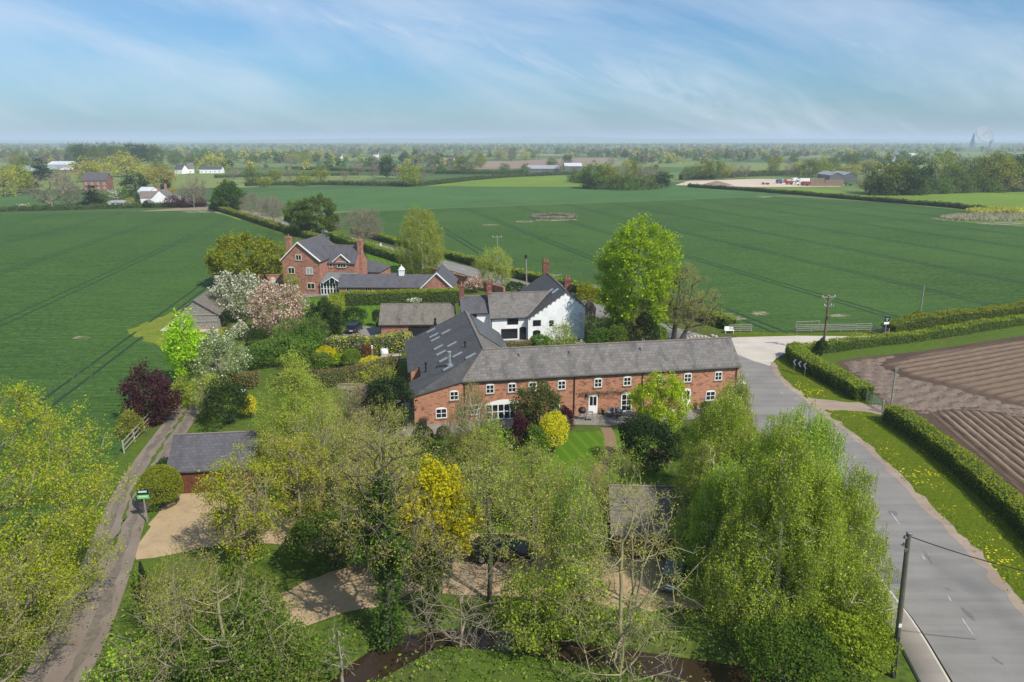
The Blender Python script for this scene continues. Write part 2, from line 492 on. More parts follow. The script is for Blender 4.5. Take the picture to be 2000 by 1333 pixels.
BARK = {
 'brown': M('brown_bark', (0.10, 0.085, 0.06), (0.16, 0.135, 0.10), 2.5, c3=(0.20, 0.20, 0.13), scale3=5, amt3=0.5),
 'dark': M('dark_bark', (0.055, 0.045, 0.035), (0.10, 0.085, 0.065), 2.5, c3=(0.09, 0.10, 0.05), scale3=3, amt3=0.6),
 'shoot': M('young_shoot_bark', (0.20, 0.185, 0.07), (0.27, 0.235, 0.105), 1.0),
 'pale': M('pale_bark', (0.29, 0.26, 0.20), (0.20, 0.175, 0.13), 1.5, c3=(0.20, 0.20, 0.11), scale3=3, amt3=0.4),
 'lichen': M('lichen_bark', (0.27, 0.25, 0.13), (0.17, 0.145, 0.09), 0.8, c3=(0.33, 0.30, 0.14), scale3=3, amt3=0.5),
 'white': M('white_bark', (0.58, 0.55, 0.48), (0.40, 0.37, 0.31), 3.0, c3=(0.12, 0.10, 0.08), scale3=4, amt3=0.5),
 'twig': M('twig_bark', (0.20, 0.165, 0.115), (0.27, 0.23, 0.16), 1.0),
 'pinktwig': M('pink_twig_bark', (0.22, 0.16, 0.135), (0.28, 0.21, 0.17), 1.0),
}
def unit(a):
 return a / np.maximum(np.linalg.norm(a, axis=-1, keepdims=True), 1e-6)
def lump(rng, P, k=4, f=2.2):
 """smooth pseudo noise on unit directions, about -1..1"""
 o = np.zeros(len(P))
 for i in range(k):
  w = rng.normal(size=3) * f
  o += np.sin(P @ w + rng.uniform(0, 6.28))
 return o / k * 1.4
def profile(shape, t):
 if shape == 'round':
  return np.sqrt(np.clip(1 - (2 * t - 0.92) ** 2 / 1.18, 0.02, 1))
 if shape == 'dome':
  return np.clip(np.sqrt(np.clip(1 - t ** 2.2, 0, 1)) * (0.72 + 0.28 * np.minimum(1, t * 4)), 0.05, 1)
 if shape == 'cone':
  return np.clip((1 - t) ** 0.8, 0.03, 1)
 if shape == 'birch':
  return np.clip(np.sin(PI * np.clip(0.16 + 0.84 * t, 0, 1)) ** 0.75, 0.10, 1) * (1.0 - 0.25 * t)
 if shape == 'weep':
  return np.clip((1 - t) ** 0.42 * (0.80 + 0.18 * np.minimum(1, t * 5)), 0.06, 1)
 if shape == 'column':
  return np.clip(1 - (2 * t - 1) ** 4, 0.12, 1)
 if shape == 'vase':
  return np.clip(0.25 + 0.9 * t ** 0.8, 0, 1) * np.sqrt(np.clip(1.02 - t ** 6, 0.05, 1))
 if shape == 'oval':
  return np.sqrt(np.clip(1 - (2 * t - 1) ** 2, 0.03, 1))
 return np.ones_like(t)
def crown_pts(rng, n, rad, z0, z1, shape, hollow=0.5, rough=0.25):
 t = rng.uniform(0, 1, n * 3)
 pr = profile(shape, t)
 keep = rng.uniform(0, 1, n * 3) < np.maximum(pr, 0.15)
 t, pr = t[keep][:n], pr[keep][:n]
 a = rng.uniform(0, 2 * PI, len(t))
 d = np.stack([np.cos(a), np.sin(a), (t - 0.5) * 2.2], 1)
 k = 1 + rough * lump(rng, d, 4, 2.3) + rough * 0.5 * lump(rng, d, 4, 4.5)
 r = rng.uniform(hollow ** 2, 1, len(t)) ** 0.5
 zz = z0 + (z1 - z0) * (t * (1 + 0.12 * lump(rng, d * [1, 1, 0], 3, 1.8)))
 return np.stack([np.cos(a) * r * rad * pr * k, np.sin(a) * r * rad * pr * k, zz], 1)
def grow(rng, trunk, pts, w=0.35, step=0.6, rise=0.35, sag=0.0):
 """joins every crown point to the nearest wood already grown, thickest where most paths meet"""
 mx = len(trunk) + len(pts) * 14 + 10
 P = np.zeros((mx, 3))
 par = np.full(mx, -1, dtype=np.int32)
 L = np.zeros(mx)
 n = len(trunk)
 P[:n] = trunk
 par[1:n] = np.arange(n - 1)
 L[1:n] = np.cumsum(np.linalg.norm(np.diff(trunk, axis=0), axis=1))
 ax = np.interp(pts[:, 2], trunk[:, 2], trunk[:, 0]), np.interp(pts[:, 2], trunk[:, 2], trunk[:, 1])
 order = np.argsort(np.hypot(pts[:, 0] - ax[0], pts[:, 1] - ax[1]) + 0.15 * pts[:, 2])
 ends = []
 for i in order:
  p = pts[i]
  v = p - P[:n]
  d = np.sqrt((v * v).sum(1)) + 1e-6
  cost = d + w * L[:n] * 0.35 + np.maximum(0, rise * d - v[:, 2]) * 1.6
  q = int(np.argmin(cost))
  dist = d[q]
  k = max(1, min(12, int(dist / step)))
  a = P[q]
  mid = a + (p - a) * 0.5 + np.array([0, 0, -0.10 * dist if rise >= 0 else 0.1 * dist]) + rng.normal(size=3) * dist * 0.07
  prev = q
  for j in range(1, k + 1):
   s = j / k
   pos = a * (1 - s) ** 2 + 2 * mid * s * (1 - s) + p * s * s
   if j < k:
    pos = pos + rng.normal(size=3) * 0.05 * step
   P[n] = pos
   par[n] = prev
   L[n] = L[prev] + dist / k
   prev = n
   n += 1
  ends.append(prev)
 return P[:n].copy(), par[:n].copy(), np.array(ends, dtype=np.int32)
def radii(par, r0, rmin, power=0.5):
 n = len(par)
 kids = np.zeros(n)
 cnt = np.zeros(n)
 for i in range(n - 1, -1, -1):
  if cnt[i] == 0:
   cnt[i] = 1
  if par[i] >= 0:
   cnt[par[i]] += cnt[i]
 return np.maximum(rmin, r0 * (cnt / cnt[0]) ** power)
def tubes(A, B, ra, rb, k):
 d = unit(B - A)
 ref = np.where(np.abs(d[:, 2:3]) > 0.9, [[1.0, 0, 0]], [[0, 0, 1.0]])
 u = unit(np.cross(d, ref))
 w = np.cross(d, u)
 ang = np.arange(k) * 2 * PI / k
 c = np.cos(ang)[None, :, None] * u[:, None, :] + np.sin(ang)[None, :, None] * w[:, None, :]
 va = A[:, None, :] + c * ra[:, None, None]
 vb = B[:, None, :] + c * rb[:, None, None]
 V = np.concatenate([va, vb], 1).reshape(-1, 3)
 base = (np.arange(len(A)) * 2 * k)[:, None]
 i = np.arange(k)[None, :]
 j = (i + 1) % k
 F = np.stack([base + i, base + j, base + k + j, base + k + i], 2).reshape(-1, 4)
 return V, F
def wood_mesh(P, par, rad, extra=None):
 c = np.where(par >= 0)[0]
 A, B = P[par[c]], P[c]
 ra, rb = np.minimum(rad[par[c]], rad[c] * 1.5), rad[c]
 thick = rb > 0.07
 Vs, Fs, off = [], [], 0
 for sel, k in ((thick, 7), (~thick, 3)):
  if sel.any():
   V, F = tubes(A[sel], B[sel], ra[sel], rb[sel], k)
   Vs.append(V)
   Fs.append(F + off)
   off += len(V)
 if extra is not None and len(extra[0]):
  V, F = tubes(*extra, 3)
  Vs.append(V)
  Fs.append(F + off)
 return np.concatenate(Vs), np.concatenate(Fs)
def leaf_quads(rng, P, size, aspect=0.6, up=0.3, var=0.35, down=None):
 """one folded four-cornered leaf at every point"""
 n = len(P)
 if down is None:
  d = unit(rng.normal(size=(n, 3)) + np.array([0, 0, up * 0.3]))
 else:
  d = unit(rng.normal(size=(n, 3)) * 0.55 + np.array([0, 0, -down]))
 nn = unit(rng.normal(size=(n, 3)) + np.array([0, 0, up]))
 s = unit(np.cross(d, nn))
 nn = np.cross(s, d)
 L = size * rng.uniform(1 - var, 1 + var, (n, 1))
 w = L * aspect * 0.5
 a = P - d * L * 0.5
 b = P + s * w + nn * w * 0.35
 c = P + d * L * 0.5
 e = P - s * w + nn * w * 0.35
 V = np.stack([a, b, c, e], 1).reshape(-1, 3)
 F = np.arange(4 * n).reshape(-1, 4)
 return V, F
def twigs(rng, P, ends, n_each, length, out_c, up=0.3, down=0.0):
 A = np.repeat(P[ends], n_each, 0)
 d = unit(rng.normal(size=A.shape) + 0.6 * unit(A - out_c) + np.array([0, 0, up - down]))
 B = A + d * length * rng.uniform(0.45, 1.2, (len(A), 1))
 return A, B
# kinds of tree: see KIND; every call makes one root with parts trunk and crown
KIND = {
 'oak':    dict(shape='round', cb=0.20, n=260, leaves=16000, ls=0.26, tw=4, tl=0.8, hollow=0.45, rough=0.22, sig=0.42),
 'dense':  dict(shape='round', cb=0.12, n=300, leaves=15000, ls=0.24, tw=2, tl=0.6, hollow=0.55, rough=0.22, sig=0.42),
 'sparse': dict(shape='round', cb=0.28, n=240, leaves=14000, ls=0.082, tw=4, tl=0.8, hollow=0.35, rough=0.3, sig=0.30),
 'haze':   dict(shape='oval', cb=0.16, n=260, leaves=24000, ls=0.085, tw=4, tl=0.7, hollow=0.3, rough=0.3, sig=0.30),
 'bare':   dict(shape='round', cb=0.25, n=300, leaves=0, ls=0.12, tw=6, tl=1.0, hollow=0.3, rough=0.25, sig=0.3),
 'willow': dict(shape='vase', cb=0.18, n=190, leaves=11000, ls=0.12, tw=4, tl=0.8, hollow=0.15, rough=0.2, sig=0.22),
 'birch':  dict(shape='birch', cb=0.10, n=420, leaves=60000, ls=0.105, tw=3, tl=0.5, hollow=0.30, rough=0.27, sig=0.18, strand=1.7),
 'thin':   dict(shape='cone', cb=0.30, n=190, leaves=8000, ls=0.10, tw=5, tl=0.6, hollow=0.15, rough=0.3, sig=0.3),
 'shrub':  dict(shape='dome', cb=0.02, n=230, leaves=22000, ls=0.17, tw=2, tl=0.4, hollow=0.55, rough=0.2, sig=0.30),
 'loose':  dict(shape='dome', cb=0.10, n=190, leaves=15000, ls=0.13, tw=4, tl=0.7, hollow=0.35, rough=0.32, sig=0.34),
}
def plant(kind, leaf, name, label, cat, x, y, H, wid, seed, bark='brown', group=None, dens=1.0, ls=1.0, r0=None,
          lean=(0, 0), ivy=0.0, cb=None, stems=1, shape=None, z=0.0, zcut=None, rise=0.35, trunk_top=0.72, dx=0.0, dy=0.0, dead=None, leafsig=1.0, tw=None, two=None, na=None):
 k = KIND[kind]
 rng = np.random.default_rng(seed)
 rad = wid / 2
 cb = k['cb'] if cb is None else cb
 z0, z1 = H * cb, H
 vol = 160 * wid * (z1 - z0) / 60
 n = int(k['n'] * np.clip(vol / 160, 0.6, 1.8))
 n = na or n
 pts = crown_pts(rng, n, rad, z0, z1, shape or k['shape'], k['hollow'], k['rough'])
 pts[:, 0] += lean[0] * (pts[:, 2] / H) + dx
 pts[:, 1] += lean[1] * (pts[:, 2] / H) + dy
 r0 = r0 or 0.018 * H + 0.05
 Ps, parl, radl, endl = [], [], [], []
 off = 0
 for s in range(stems):
  a = rng.uniform(0, 2 * PI) + s * 2 * PI / stems
  m = max(4, int(H * trunk_top / 0.7))
  tz = np.linspace(-0.3, H * trunk_top, m)
  spread = 0.0 if stems == 1 else rad * 0.35
  wob = np.cumsum(rng.normal(size=(m, 2)) * 0.05, 0)
  wob -= wob[0]
  ts = (tz / H)
  tr = np.stack([lean[0] * ts + wob[:, 0] + np.cos(a) * spread * ts + (0.15 * np.cos(a) if stems > 1 else 0) + dx * np.clip(ts, 0, 1),
                       lean[1] * ts + wob[:, 1] + np.sin(a) * spread * ts + (0.15 * np.sin(a) if stems > 1 else 0) + dy * np.clip(ts, 0, 1), tz], 1)
  sub = pts[s::stems]
  P, par, ends = grow(rng, tr, sub, rise=rise)
  rd = radii(par, r0 * (1.0 if stems == 1 else 0.62), 0.011 if kind in ('birch', 'haze') else 0.014)
  Ps.append(P)
  parl.append(np.where(par >= 0, par + off, -1))
  radl.append(rd)
  endl.append(ends + off)
  off += len(P)
 P, par, rd, ends = np.concatenate(Ps), np.concatenate(parl), np.concatenate(radl), np.concatenate(endl)
 cen = np.array([lean[0] * 0.5, lean[1] * 0.5, (z0 + z1) * 0.45])
 ntw = tw if tw is not None else k['tw']
 strand = k.get('strand', 0)
 A, B = twigs(rng, P, ends, ntw, k['tl'] * (0.6 + 0.4 * min(1.5, rad / 3)), cen, up=0.35 if not strand else 0.0)
 if strand:
  A2 = np.repeat(B, 2, 0) + rng.normal(size=(len(B) * 2, 3)) * 0.12
  dl = strand * rng.uniform(0.35, 1.1, (len(A2), 1))
  B2 = A2 + np.concatenate([rng.normal(size=(len(A2), 2)) * 0.10 * dl, -dl], 1)
  B2[:, 2] = np.maximum(B2[:, 2], 0.1)
  TA, TB = np.concatenate([A, A2]), np.concatenate([B, B2])
 else:
  A2 = np.repeat(A + (B - A) * 0.55, 1, 0)
  B2 = A2 + unit(B - A) * 0.35 * k['tl'] + rng.normal(size=A2.shape) * 0.22 * k['tl']
  TA, TB = np.concatenate([A, A2]), np.concatenate([B, B2])
 rt = 0.010 if kind in ('birch', 'haze') else 0.013
 V, F = wood_mesh(P, par, rd)
 V2, F2 = tubes(TA, TB, np.full(len(TA), rt), np.full(len(TA), rt * 0.5), 3)
 mi = np.r_[np.zeros(len(F), int), np.ones(len(F2), int)]
 V, F = np.concatenate([V, V2]), np.concatenate([F, F2 + len(V)])
 root = thing(name, label, cat, (x, y, z), group)
 bk = BARK[bark]
 raw('trunk', V, F, [bk, bk if kind == 'bare' else BARK['shoot']], midx=mi, parent=root, smooth=True)
 nl = int(k['leaves'] * dens * np.clip(vol / 160, 0.2, 2.6))
 if nl:
  if strand:
   i = rng.integers(0, len(A2), int(nl * 0.85))
   s = rng.uniform(0, 1, (len(i), 1))
   LP = A2[i] + (B2[i] - A2[i]) * s + rng.normal(size=(len(i), 3)) * k['sig'] * 0.5
   j = rng.integers(0, len(A), nl - len(i))
   LP = np.concatenate([LP, A[j] + (B[j] - A[j]) * rng.uniform(0, 1, (len(j), 1)) + rng.normal(size=(len(j), 3)) * k['sig']])
   LV, LF = leaf_quads(rng, LP, k['ls'] * ls, 0.55, 0.6, 0.4, down=0.7)
  else:
   nc = nl // 7 + 20
   i = rng.integers(0, len(TA), nc)
   s = rng.uniform(0.1, 1.05, (nc, 1))
   CP_ = TA[i] + (TB[i] - TA[i]) * s + rng.normal(size=(nc, 3)) * k['sig'] * leafsig * (0.6 + 0.4 * min(1.6, rad / 3)) * 0.6
   LP = CP_[rng.integers(0, nc, nl)] + rng.normal(size=(nl, 3)) * (.13 + .25 * k['ls'] * ls)
   LP[:, 2] = np.maximum(LP[:, 2], 0.06)
   LV, LF = leaf_quads(rng, LP, k['ls'] * ls, 0.7, 0.7, 0.6)
  if two:
   cm = LP.mean(0)
   sel = (rng.uniform(size=len(LP)) < two[1] * (0.35 + 0.65 * np.clip((LP[:, 2] - z0) / (z1 - z0), 0, 1)))
   raw('crown', LV, LF, [LEAF[leaf], LEAF[two[0]]], midx=sel.astype(np.int32), parent=root)
  else:
   raw('crown', LV, LF, LEAF[leaf], parent=root)
 if ivy > 0:
  keep = np.where((rd > 0.09) & (P[:, 2] < H * ivy))[0]
  if len(keep):
   ni = int(340 * len(keep) ** 0.9)
   i = keep[rng.integers(0, len(keep), ni)]
   dd = unit(rng.normal(size=(ni, 3)) * [1, 1, 0.5])
   rr = (rd[i] + 0.12 + 0.55 * rng.uniform(0, 1, ni) ** 1.6 * (0.5 + 0.8 * (0.5 + 0.5 * np.sin(P[i, 2] * 1.7 + seed))))[:, None]
   IP = P[i] + dd * rr + rng.normal(size=(ni, 3)) * [0.05, 0.05, 0.25]
   IP[:, 2] = np.maximum(IP[:, 2], 0.05)
   IV, IF = leaf_quads(rng, IP, 0.17, 0.85, 0.4)
   raw('ivy', IV, IF, LEAF['ivy'], parent=root)
 return root
def tree_px(kind, leaf, name, label, cat, bx, by, top, wpx, seed, **k):
 """a tree from its foot (bx, by) on the ground, the row of its top and its width, all as seen in the photograph"""
 x, y, _ = at(bx, by)
 H = height_to(y, top)
 w = wpx / px_per_m(x, y, H * 0.55)
 return plant(kind, leaf, name, label, cat, x, y, H, w, seed, **k)
def bush(leaf, name, label, cat, x, y, H, wid, seed, dens=1.0, ls=0.14, group=None, flat=0.0, round_=False, shape=None, dep=None, stem=0.0, core=True):
 """a dense shrub: an uneven leafy shell over a dark twiggy heart"""
 rng = np.random.default_rng(seed)
 rx, ry = wid / 2, (dep or wid) / 2
 area = PI * wid * H * 0.9
 n = int(np.clip(area / (ls * ls) * 3.0 * dens, 400, 22000))
 d = unit(rng.normal(size=(n, 3)))
 d[:, 2] = np.where(d[:, 2] < -0.35, -d[:, 2], d[:, 2])
 k = 1.0 if round_ else 1 + 0.24 * lump(rng, d, 4, 2.6) + 0.14 * lump(rng, d, 5, 6.5)
 depth = 1 - (0.05 if round_ else 0.34) * rng.uniform(0, 1, n) ** 1.5
 hz = (H - stem) / 2
 if shape == 'cone':
  t = rng.uniform(0, 1, n) ** 1.4
  a = rng.uniform(0, 2 * PI, n)
  rr = (1 - t) ** 0.75 * (1 + 0.12 * np.sin(a * 3 + t * 9)) * depth
  P = np.stack([rx * rr * np.cos(a), ry * rr * np.sin(a), t * H * 0.98], 1)
 else:
  P = d * (k * depth)[:, None] * np.array([rx, ry, hz * 1.02]) + np.array([0, 0, stem + hz * 0.98])
 P[:, 2] = np.maximum(P[:, 2], 0.03)
 V, F = leaf_quads(rng, P, ls, 0.75, 0.8)
 if not core:
  o = raw(name, V, F, LEAF[leaf], loc=(x, y, 0))
  return tag(o, label, cat, group)
 root = thing(name, label, cat, (x, y, 0), group)
 raw('foliage', V, F, LEAF[leaf], parent=root)
 m = MB()
 for q in range(5):
  a = q * 1.257 + seed
  e = Vector((math.cos(a) * rx * 0.55, math.sin(a) * ry * 0.55, (stem or 0.1) + (H - stem) * (0.6 if shape != 'cone' else 0.45)))
  m.tube((math.cos(a) * 0.06, math.sin(a) * 0.06, -0.05), e, 0.035 + 0.01 * H, 0.015, 5)
 if stem:
  m.tube((0, 0, -0.1), (0, 0, stem + 0.25 * (H - stem)), 0.06, 0.05, 6)
 V0 = len(m.v)
 m.build('stem', BARK['dark'], root, loc=(0, 0, 0))
 return root
def bush_px(leaf, name, label, cat, bx, by, top, wpx, seed, **k):
 x, y, _ = at(bx, by)
 H = max(0.4, height_to(y, top))
 w = wpx / px_per_m(x, y, H * 0.5)
 y += 0.3 * w
 return bush(leaf, name, label, cat, x, y, H, w, seed, **k)
def resample(pts, step):
 pts = np.asarray(pts, dtype=float)
 d = np.r_[0, np.cumsum(np.linalg.norm(np.diff(pts, axis=0), axis=1))]
 m = max(2, int(d[-1] / step) + 1)
 s = np.linspace(0, d[-1], m)
 return np.stack([np.interp(s, d, pts[:, i]) for i in range(pts.shape[1])], 1), d[-1]
def smooth_line(pts, it=2):
 pts = np.asarray(pts, dtype=float)
 for _ in range(it):
  q = 0.75 * pts[:-1] + 0.25 * pts[1:]
  r = 0.25 * pts[:-1] + 0.75 * pts[1:]
  pts = np.concatenate([pts[:1], np.stack([q, r], 1).reshape(-1, pts.shape[1]), pts[-1:]])
 return pts
def hedge(name, label, line, w, h, leaf, seed, ls=0.16, dens=1.0, topleaf=None, group=None, cat='hedge', ragged=0.16):
 """clipped hedge along a ground line: dark twiggy body and a leafy skin, one mesh"""
 rng = np.random.default_rng(seed)
 pts, L = resample(smooth_line(line, 1), max(0.6, ls * 3))
 n = len(pts)
 tg = unit(np.gradient(pts, axis=0))
 nr = np.stack([-tg[:, 1], tg[:, 0]], 1)
 prof = np.array([(-0.5, 0), (-0.52, 0.45), (-0.47, 0.88), (-0.25, 0.99), (0.25, 0.99), (0.47, 0.88), (0.52, 0.45), (0.5, 0)])
 k = len(prof)
 ph = rng.uniform(0, 6.28, 6)
 s = np.arange(n) * L / max(1, n - 1)
 hv = h * (1 + ragged * (np.sin(s * 0.7 + ph[0]) * 0.4 + np.sin(s * 0.23 + ph[1]) * 0.5 + np.sin(s * 1.9 + ph[2]) * 0.3))
 wv = w * (1 + ragged * (np.sin(s * 0.5 + ph[3]) * 0.5 + np.sin(s * 1.3 + ph[4]) * 0.4))
 V = np.zeros((n, k, 3))
 V[:, :, :2] = pts[:, None, :] + nr[:, None, :] * (prof[None, :, 0:1] * (wv * 0.86)[:, None, None])
 V[:, :, 2] = prof[None, :, 1] * hv[:, None] * 0.93
 V += rng.normal(size=V.shape) * 0.04 * min(1, w)
 V[:, 0, 2] = V[:, -1, 2] = -0.05
 Fb = []
 for j in range(k - 1):
  i = np.arange(n - 1)
  Fb.append(np.stack([i * k + j, i * k + j + 1, (i + 1) * k + j + 1, (i + 1) * k + j], 1))
 Fb = np.concatenate(Fb)
 caps = np.array([[0, 7, 6, 1], [1, 6, 5, 2], [2, 5, 4, 3]])
 Fb = np.concatenate([Fb, caps, caps[:, ::-1] + (n - 1) * k])
 per = 2 * h + w
 nl = int(min(60000, L * per / (ls * ls) * 1.7 * dens))
 u = rng.uniform(0, n - 1.001, nl)
 i0 = u.astype(int)
 fr = (u - i0)[:, None]
 c = pts[i0] * (1 - fr) + pts[i0 + 1] * fr
 nn = nr[i0]
 hh, ww = hv[i0], wv[i0]
 q = rng.uniform(0, per, nl)
 side = np.where(q < h, -1, np.where(q < 2 * h, 1, 0))
 zz = np.where(side == -1, q, np.where(side == 1, q - h, h)) / h * hh
 oo = np.where(side == 0, (q - 2 * h) / w - 0.5, side * 0.5) * ww
 sh = np.clip((zz / hh - 0.8) / 0.2, 0, 1)
 oo = np.where(side != 0, oo * (1 - 0.08 * sh), oo)
 zz = np.where(side == 0, hh * (1 - 0.10 * np.abs(oo / ww * 2) ** 3), zz)
 P = np.concatenate([c + nn * oo[:, None], zz[:, None]], 1) + rng.normal(size=(nl, 3)) * ls * 0.35
 P[:, 2] = np.maximum(P[:, 2], 0.04)
 for e, sg in ((0, -1), (n - 1, 1)):
  ne = int(w * h / (ls * ls) * 3 * dens) + 8
  oo2, z2 = rng.uniform(-.5, .5, ne) * wv[e], rng.uniform(0, 1, ne) * hv[e]
  Q = np.c_[pts[e] + nr[e] * oo2[:, None] + tg[e] * sg * .06, z2] + rng.normal(size=(ne, 3)) * ls * .35
  P = np.concatenate([P, Q])
  hh = np.r_[hh, np.full(ne, hv[e])]
 nl = len(P)
 P[:, 2] = np.maximum(P[:, 2], .04)
 LV, LF = leaf_quads(rng, P, ls, 0.8, 0.8)
 V = V.reshape(-1, 3)
 org = np.array([pts[0, 0], pts[0, 1], 0])
 mats = [LEAF['hedge_core'], LEAF[leaf]]
 top = P[:, 2] > 0.86 * hh
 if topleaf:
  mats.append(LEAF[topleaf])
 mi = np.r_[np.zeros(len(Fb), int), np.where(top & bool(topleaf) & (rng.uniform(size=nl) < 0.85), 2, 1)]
 o = raw(name, np.concatenate([V, LV]) - org, np.concatenate([Fb, LF + len(V)]), mats, midx=mi, loc=org)
 return tag(o, label, cat, group)
LEAF['hedge_core'] = M('hedge_heart', (0.025, 0.042, 0.010), (0.042, 0.062, 0.014), 1.5)
def hedge_px(name, label, pxs, w, h, leaf, seed, **k):
 return hedge(name, label, [at2(*p) for p in pxs], w, h, leaf, seed, **k)
# far trees: one mesh each (a few pixels high), several shapes per kind, copied
def far_mesh(kind, leaf, seed, H=11.0, wid=9.0, n=1500, ls=0.55, bark='brown', shape='round', cb=0.12, hollow=0.5, rough=0.28, twig=0):
 rng = np.random.default_rng(seed)
 pts = crown_pts(rng, 70, wid / 2, H * cb, H, shape, hollow, rough)
 tz = np.linspace(-0.3, H * 0.6, 6)
 tr = np.stack([np.cumsum(rng.normal(size=6) * 0.08), np.cumsum(rng.normal(size=6) * 0.08), tz], 1)
 P, par, ends = grow(rng, tr, pts, step=1.2)
 rd = radii(par, 0.022 * H + 0.06, 0.03)
 ex = None
 if twig:
  A, B = twigs(rng, P, ends, twig, 1.6, np.array([0, 0, H * 0.4]))
  ex = (A, B, np.full(len(A), 0.035), np.full(len(A), 0.02))
 V, F = wood_mesh(P, par, rd, ex)
 i = ends[rng.integers(0, len(ends), n)]
 LP = P[i] + rng.normal(size=(n, 3)) * (0.10 * wid) * [1, 1, 0.7]
 LP[:, 2] = np.clip(LP[:, 2], 0.1, None)
 LV, LF = leaf_quads(rng, LP, ls, 0.8, 0.9)
 return V, F, LV, LF, leaf, bark
def far_proto(name, *a, **k):
 V, F, LV, LF, leaf, bark = far_mesh(*a, **k)
 root = bpy.data.objects.new(name, None)
 COL.objects.link(root)
 t = raw('trunk', V, F, BARK[bark], parent=root)
 c = raw('crown', LV, LF, LEAF[leaf], parent=root)
 return root
PROTO = {}
def protos():
 PROTO['green'] = [far_proto('tree', 'g', 'haze_green', 10 + i, n=2200, wid=10) for i in range(3)]
 PROTO['yellow'] = [far_proto('tree', 'y', 'haze_yellow', 20 + i, n=1900, wid=10, cb=0.08) for i in range(3)]
 PROTO['dark'] = [far_proto('tree', 'd', 'dark', 30 + i, n=2000, wid=8) for i in range(2)]
 PROTO['fir'] = [far_proto('conifer_tree', 'f', 'conifer', 40 + i, n=1700, wid=6, shape='cone', cb=0.04, H=13) for i in range(2)]
 PROTO['bare'] = [far_proto('tree', 'b', 'haze_bare', 50 + i, n=1150, ls=0.26, twig=7, bark='twig', wid=9.5, cb=0.18) for i in range(3)]
 PROTO['oak'] = [far_proto('oak_tree', 'o', 'oak', 60 + i, n=2100, wid=10.5, cb=0.16) for i in range(3)]
 PROTO['purple'] = [far_proto('shrub', 'p', 'purple', 70, n=1500, wid=9, H=7, cb=0.02, shape='dome')]
 PROTO['bush'] = [far_proto('shrub', 'p', 'mid', 80 + i, n=1500, wid=9, H=7, cb=0.02, shape='dome') for i in range(2)]
 PROTO['blossom'] = [far_proto('shrub', 'p', 'white_blossom', 85, n=1500, wid=9, H=7, cb=0.02, shape='dome')]
 PROTO['poplar'] = [far_proto('poplar_tree', 'p', 'mid', 90, n=1200, wid=3.2, H=16, cb=0.05, shape='column')]
 for l in PROTO.values():
  for o in l:
   d = max(v.co.z for v in o.children[1].data.vertices)
   w = max(abs(v.co.x) for v in o.children[1].data.vertices) * 2
   o['dims'] = (w, d)
USED = set()
FRND = random.Random(7)
def far_tree(kind, name, label, cat, bx, by, top, wpx, group=None):
 x, y, _ = at(bx, by)
 H = height_to(y, top)
 w = wpx / px_per_m(x, y)
 return far_place(kind, name, label, cat, x, y, H, w, group)
def far_place(kind, name, label, cat, x, y, H, w, group=None):
 p = FRND.choice(PROTO[kind])
 dw, dh = p['dims']
 o = copy_tree(p)
 o.name = name
 o.location = (x, y, 0)
 o.scale = (w / dw, w / dw, H / dh)
 o.rotation_euler = (0, 0, FRND.uniform(0, 6.28))
 if 'dims' in o:
  del o['dims']
 return tag(o, label, cat, group)
def drop_protos():
 for l in PROTO.values():
  for o in l:
   for c in list(o.children):
    bpy.data.objects.remove(c)
   bpy.data.objects.remove(o)
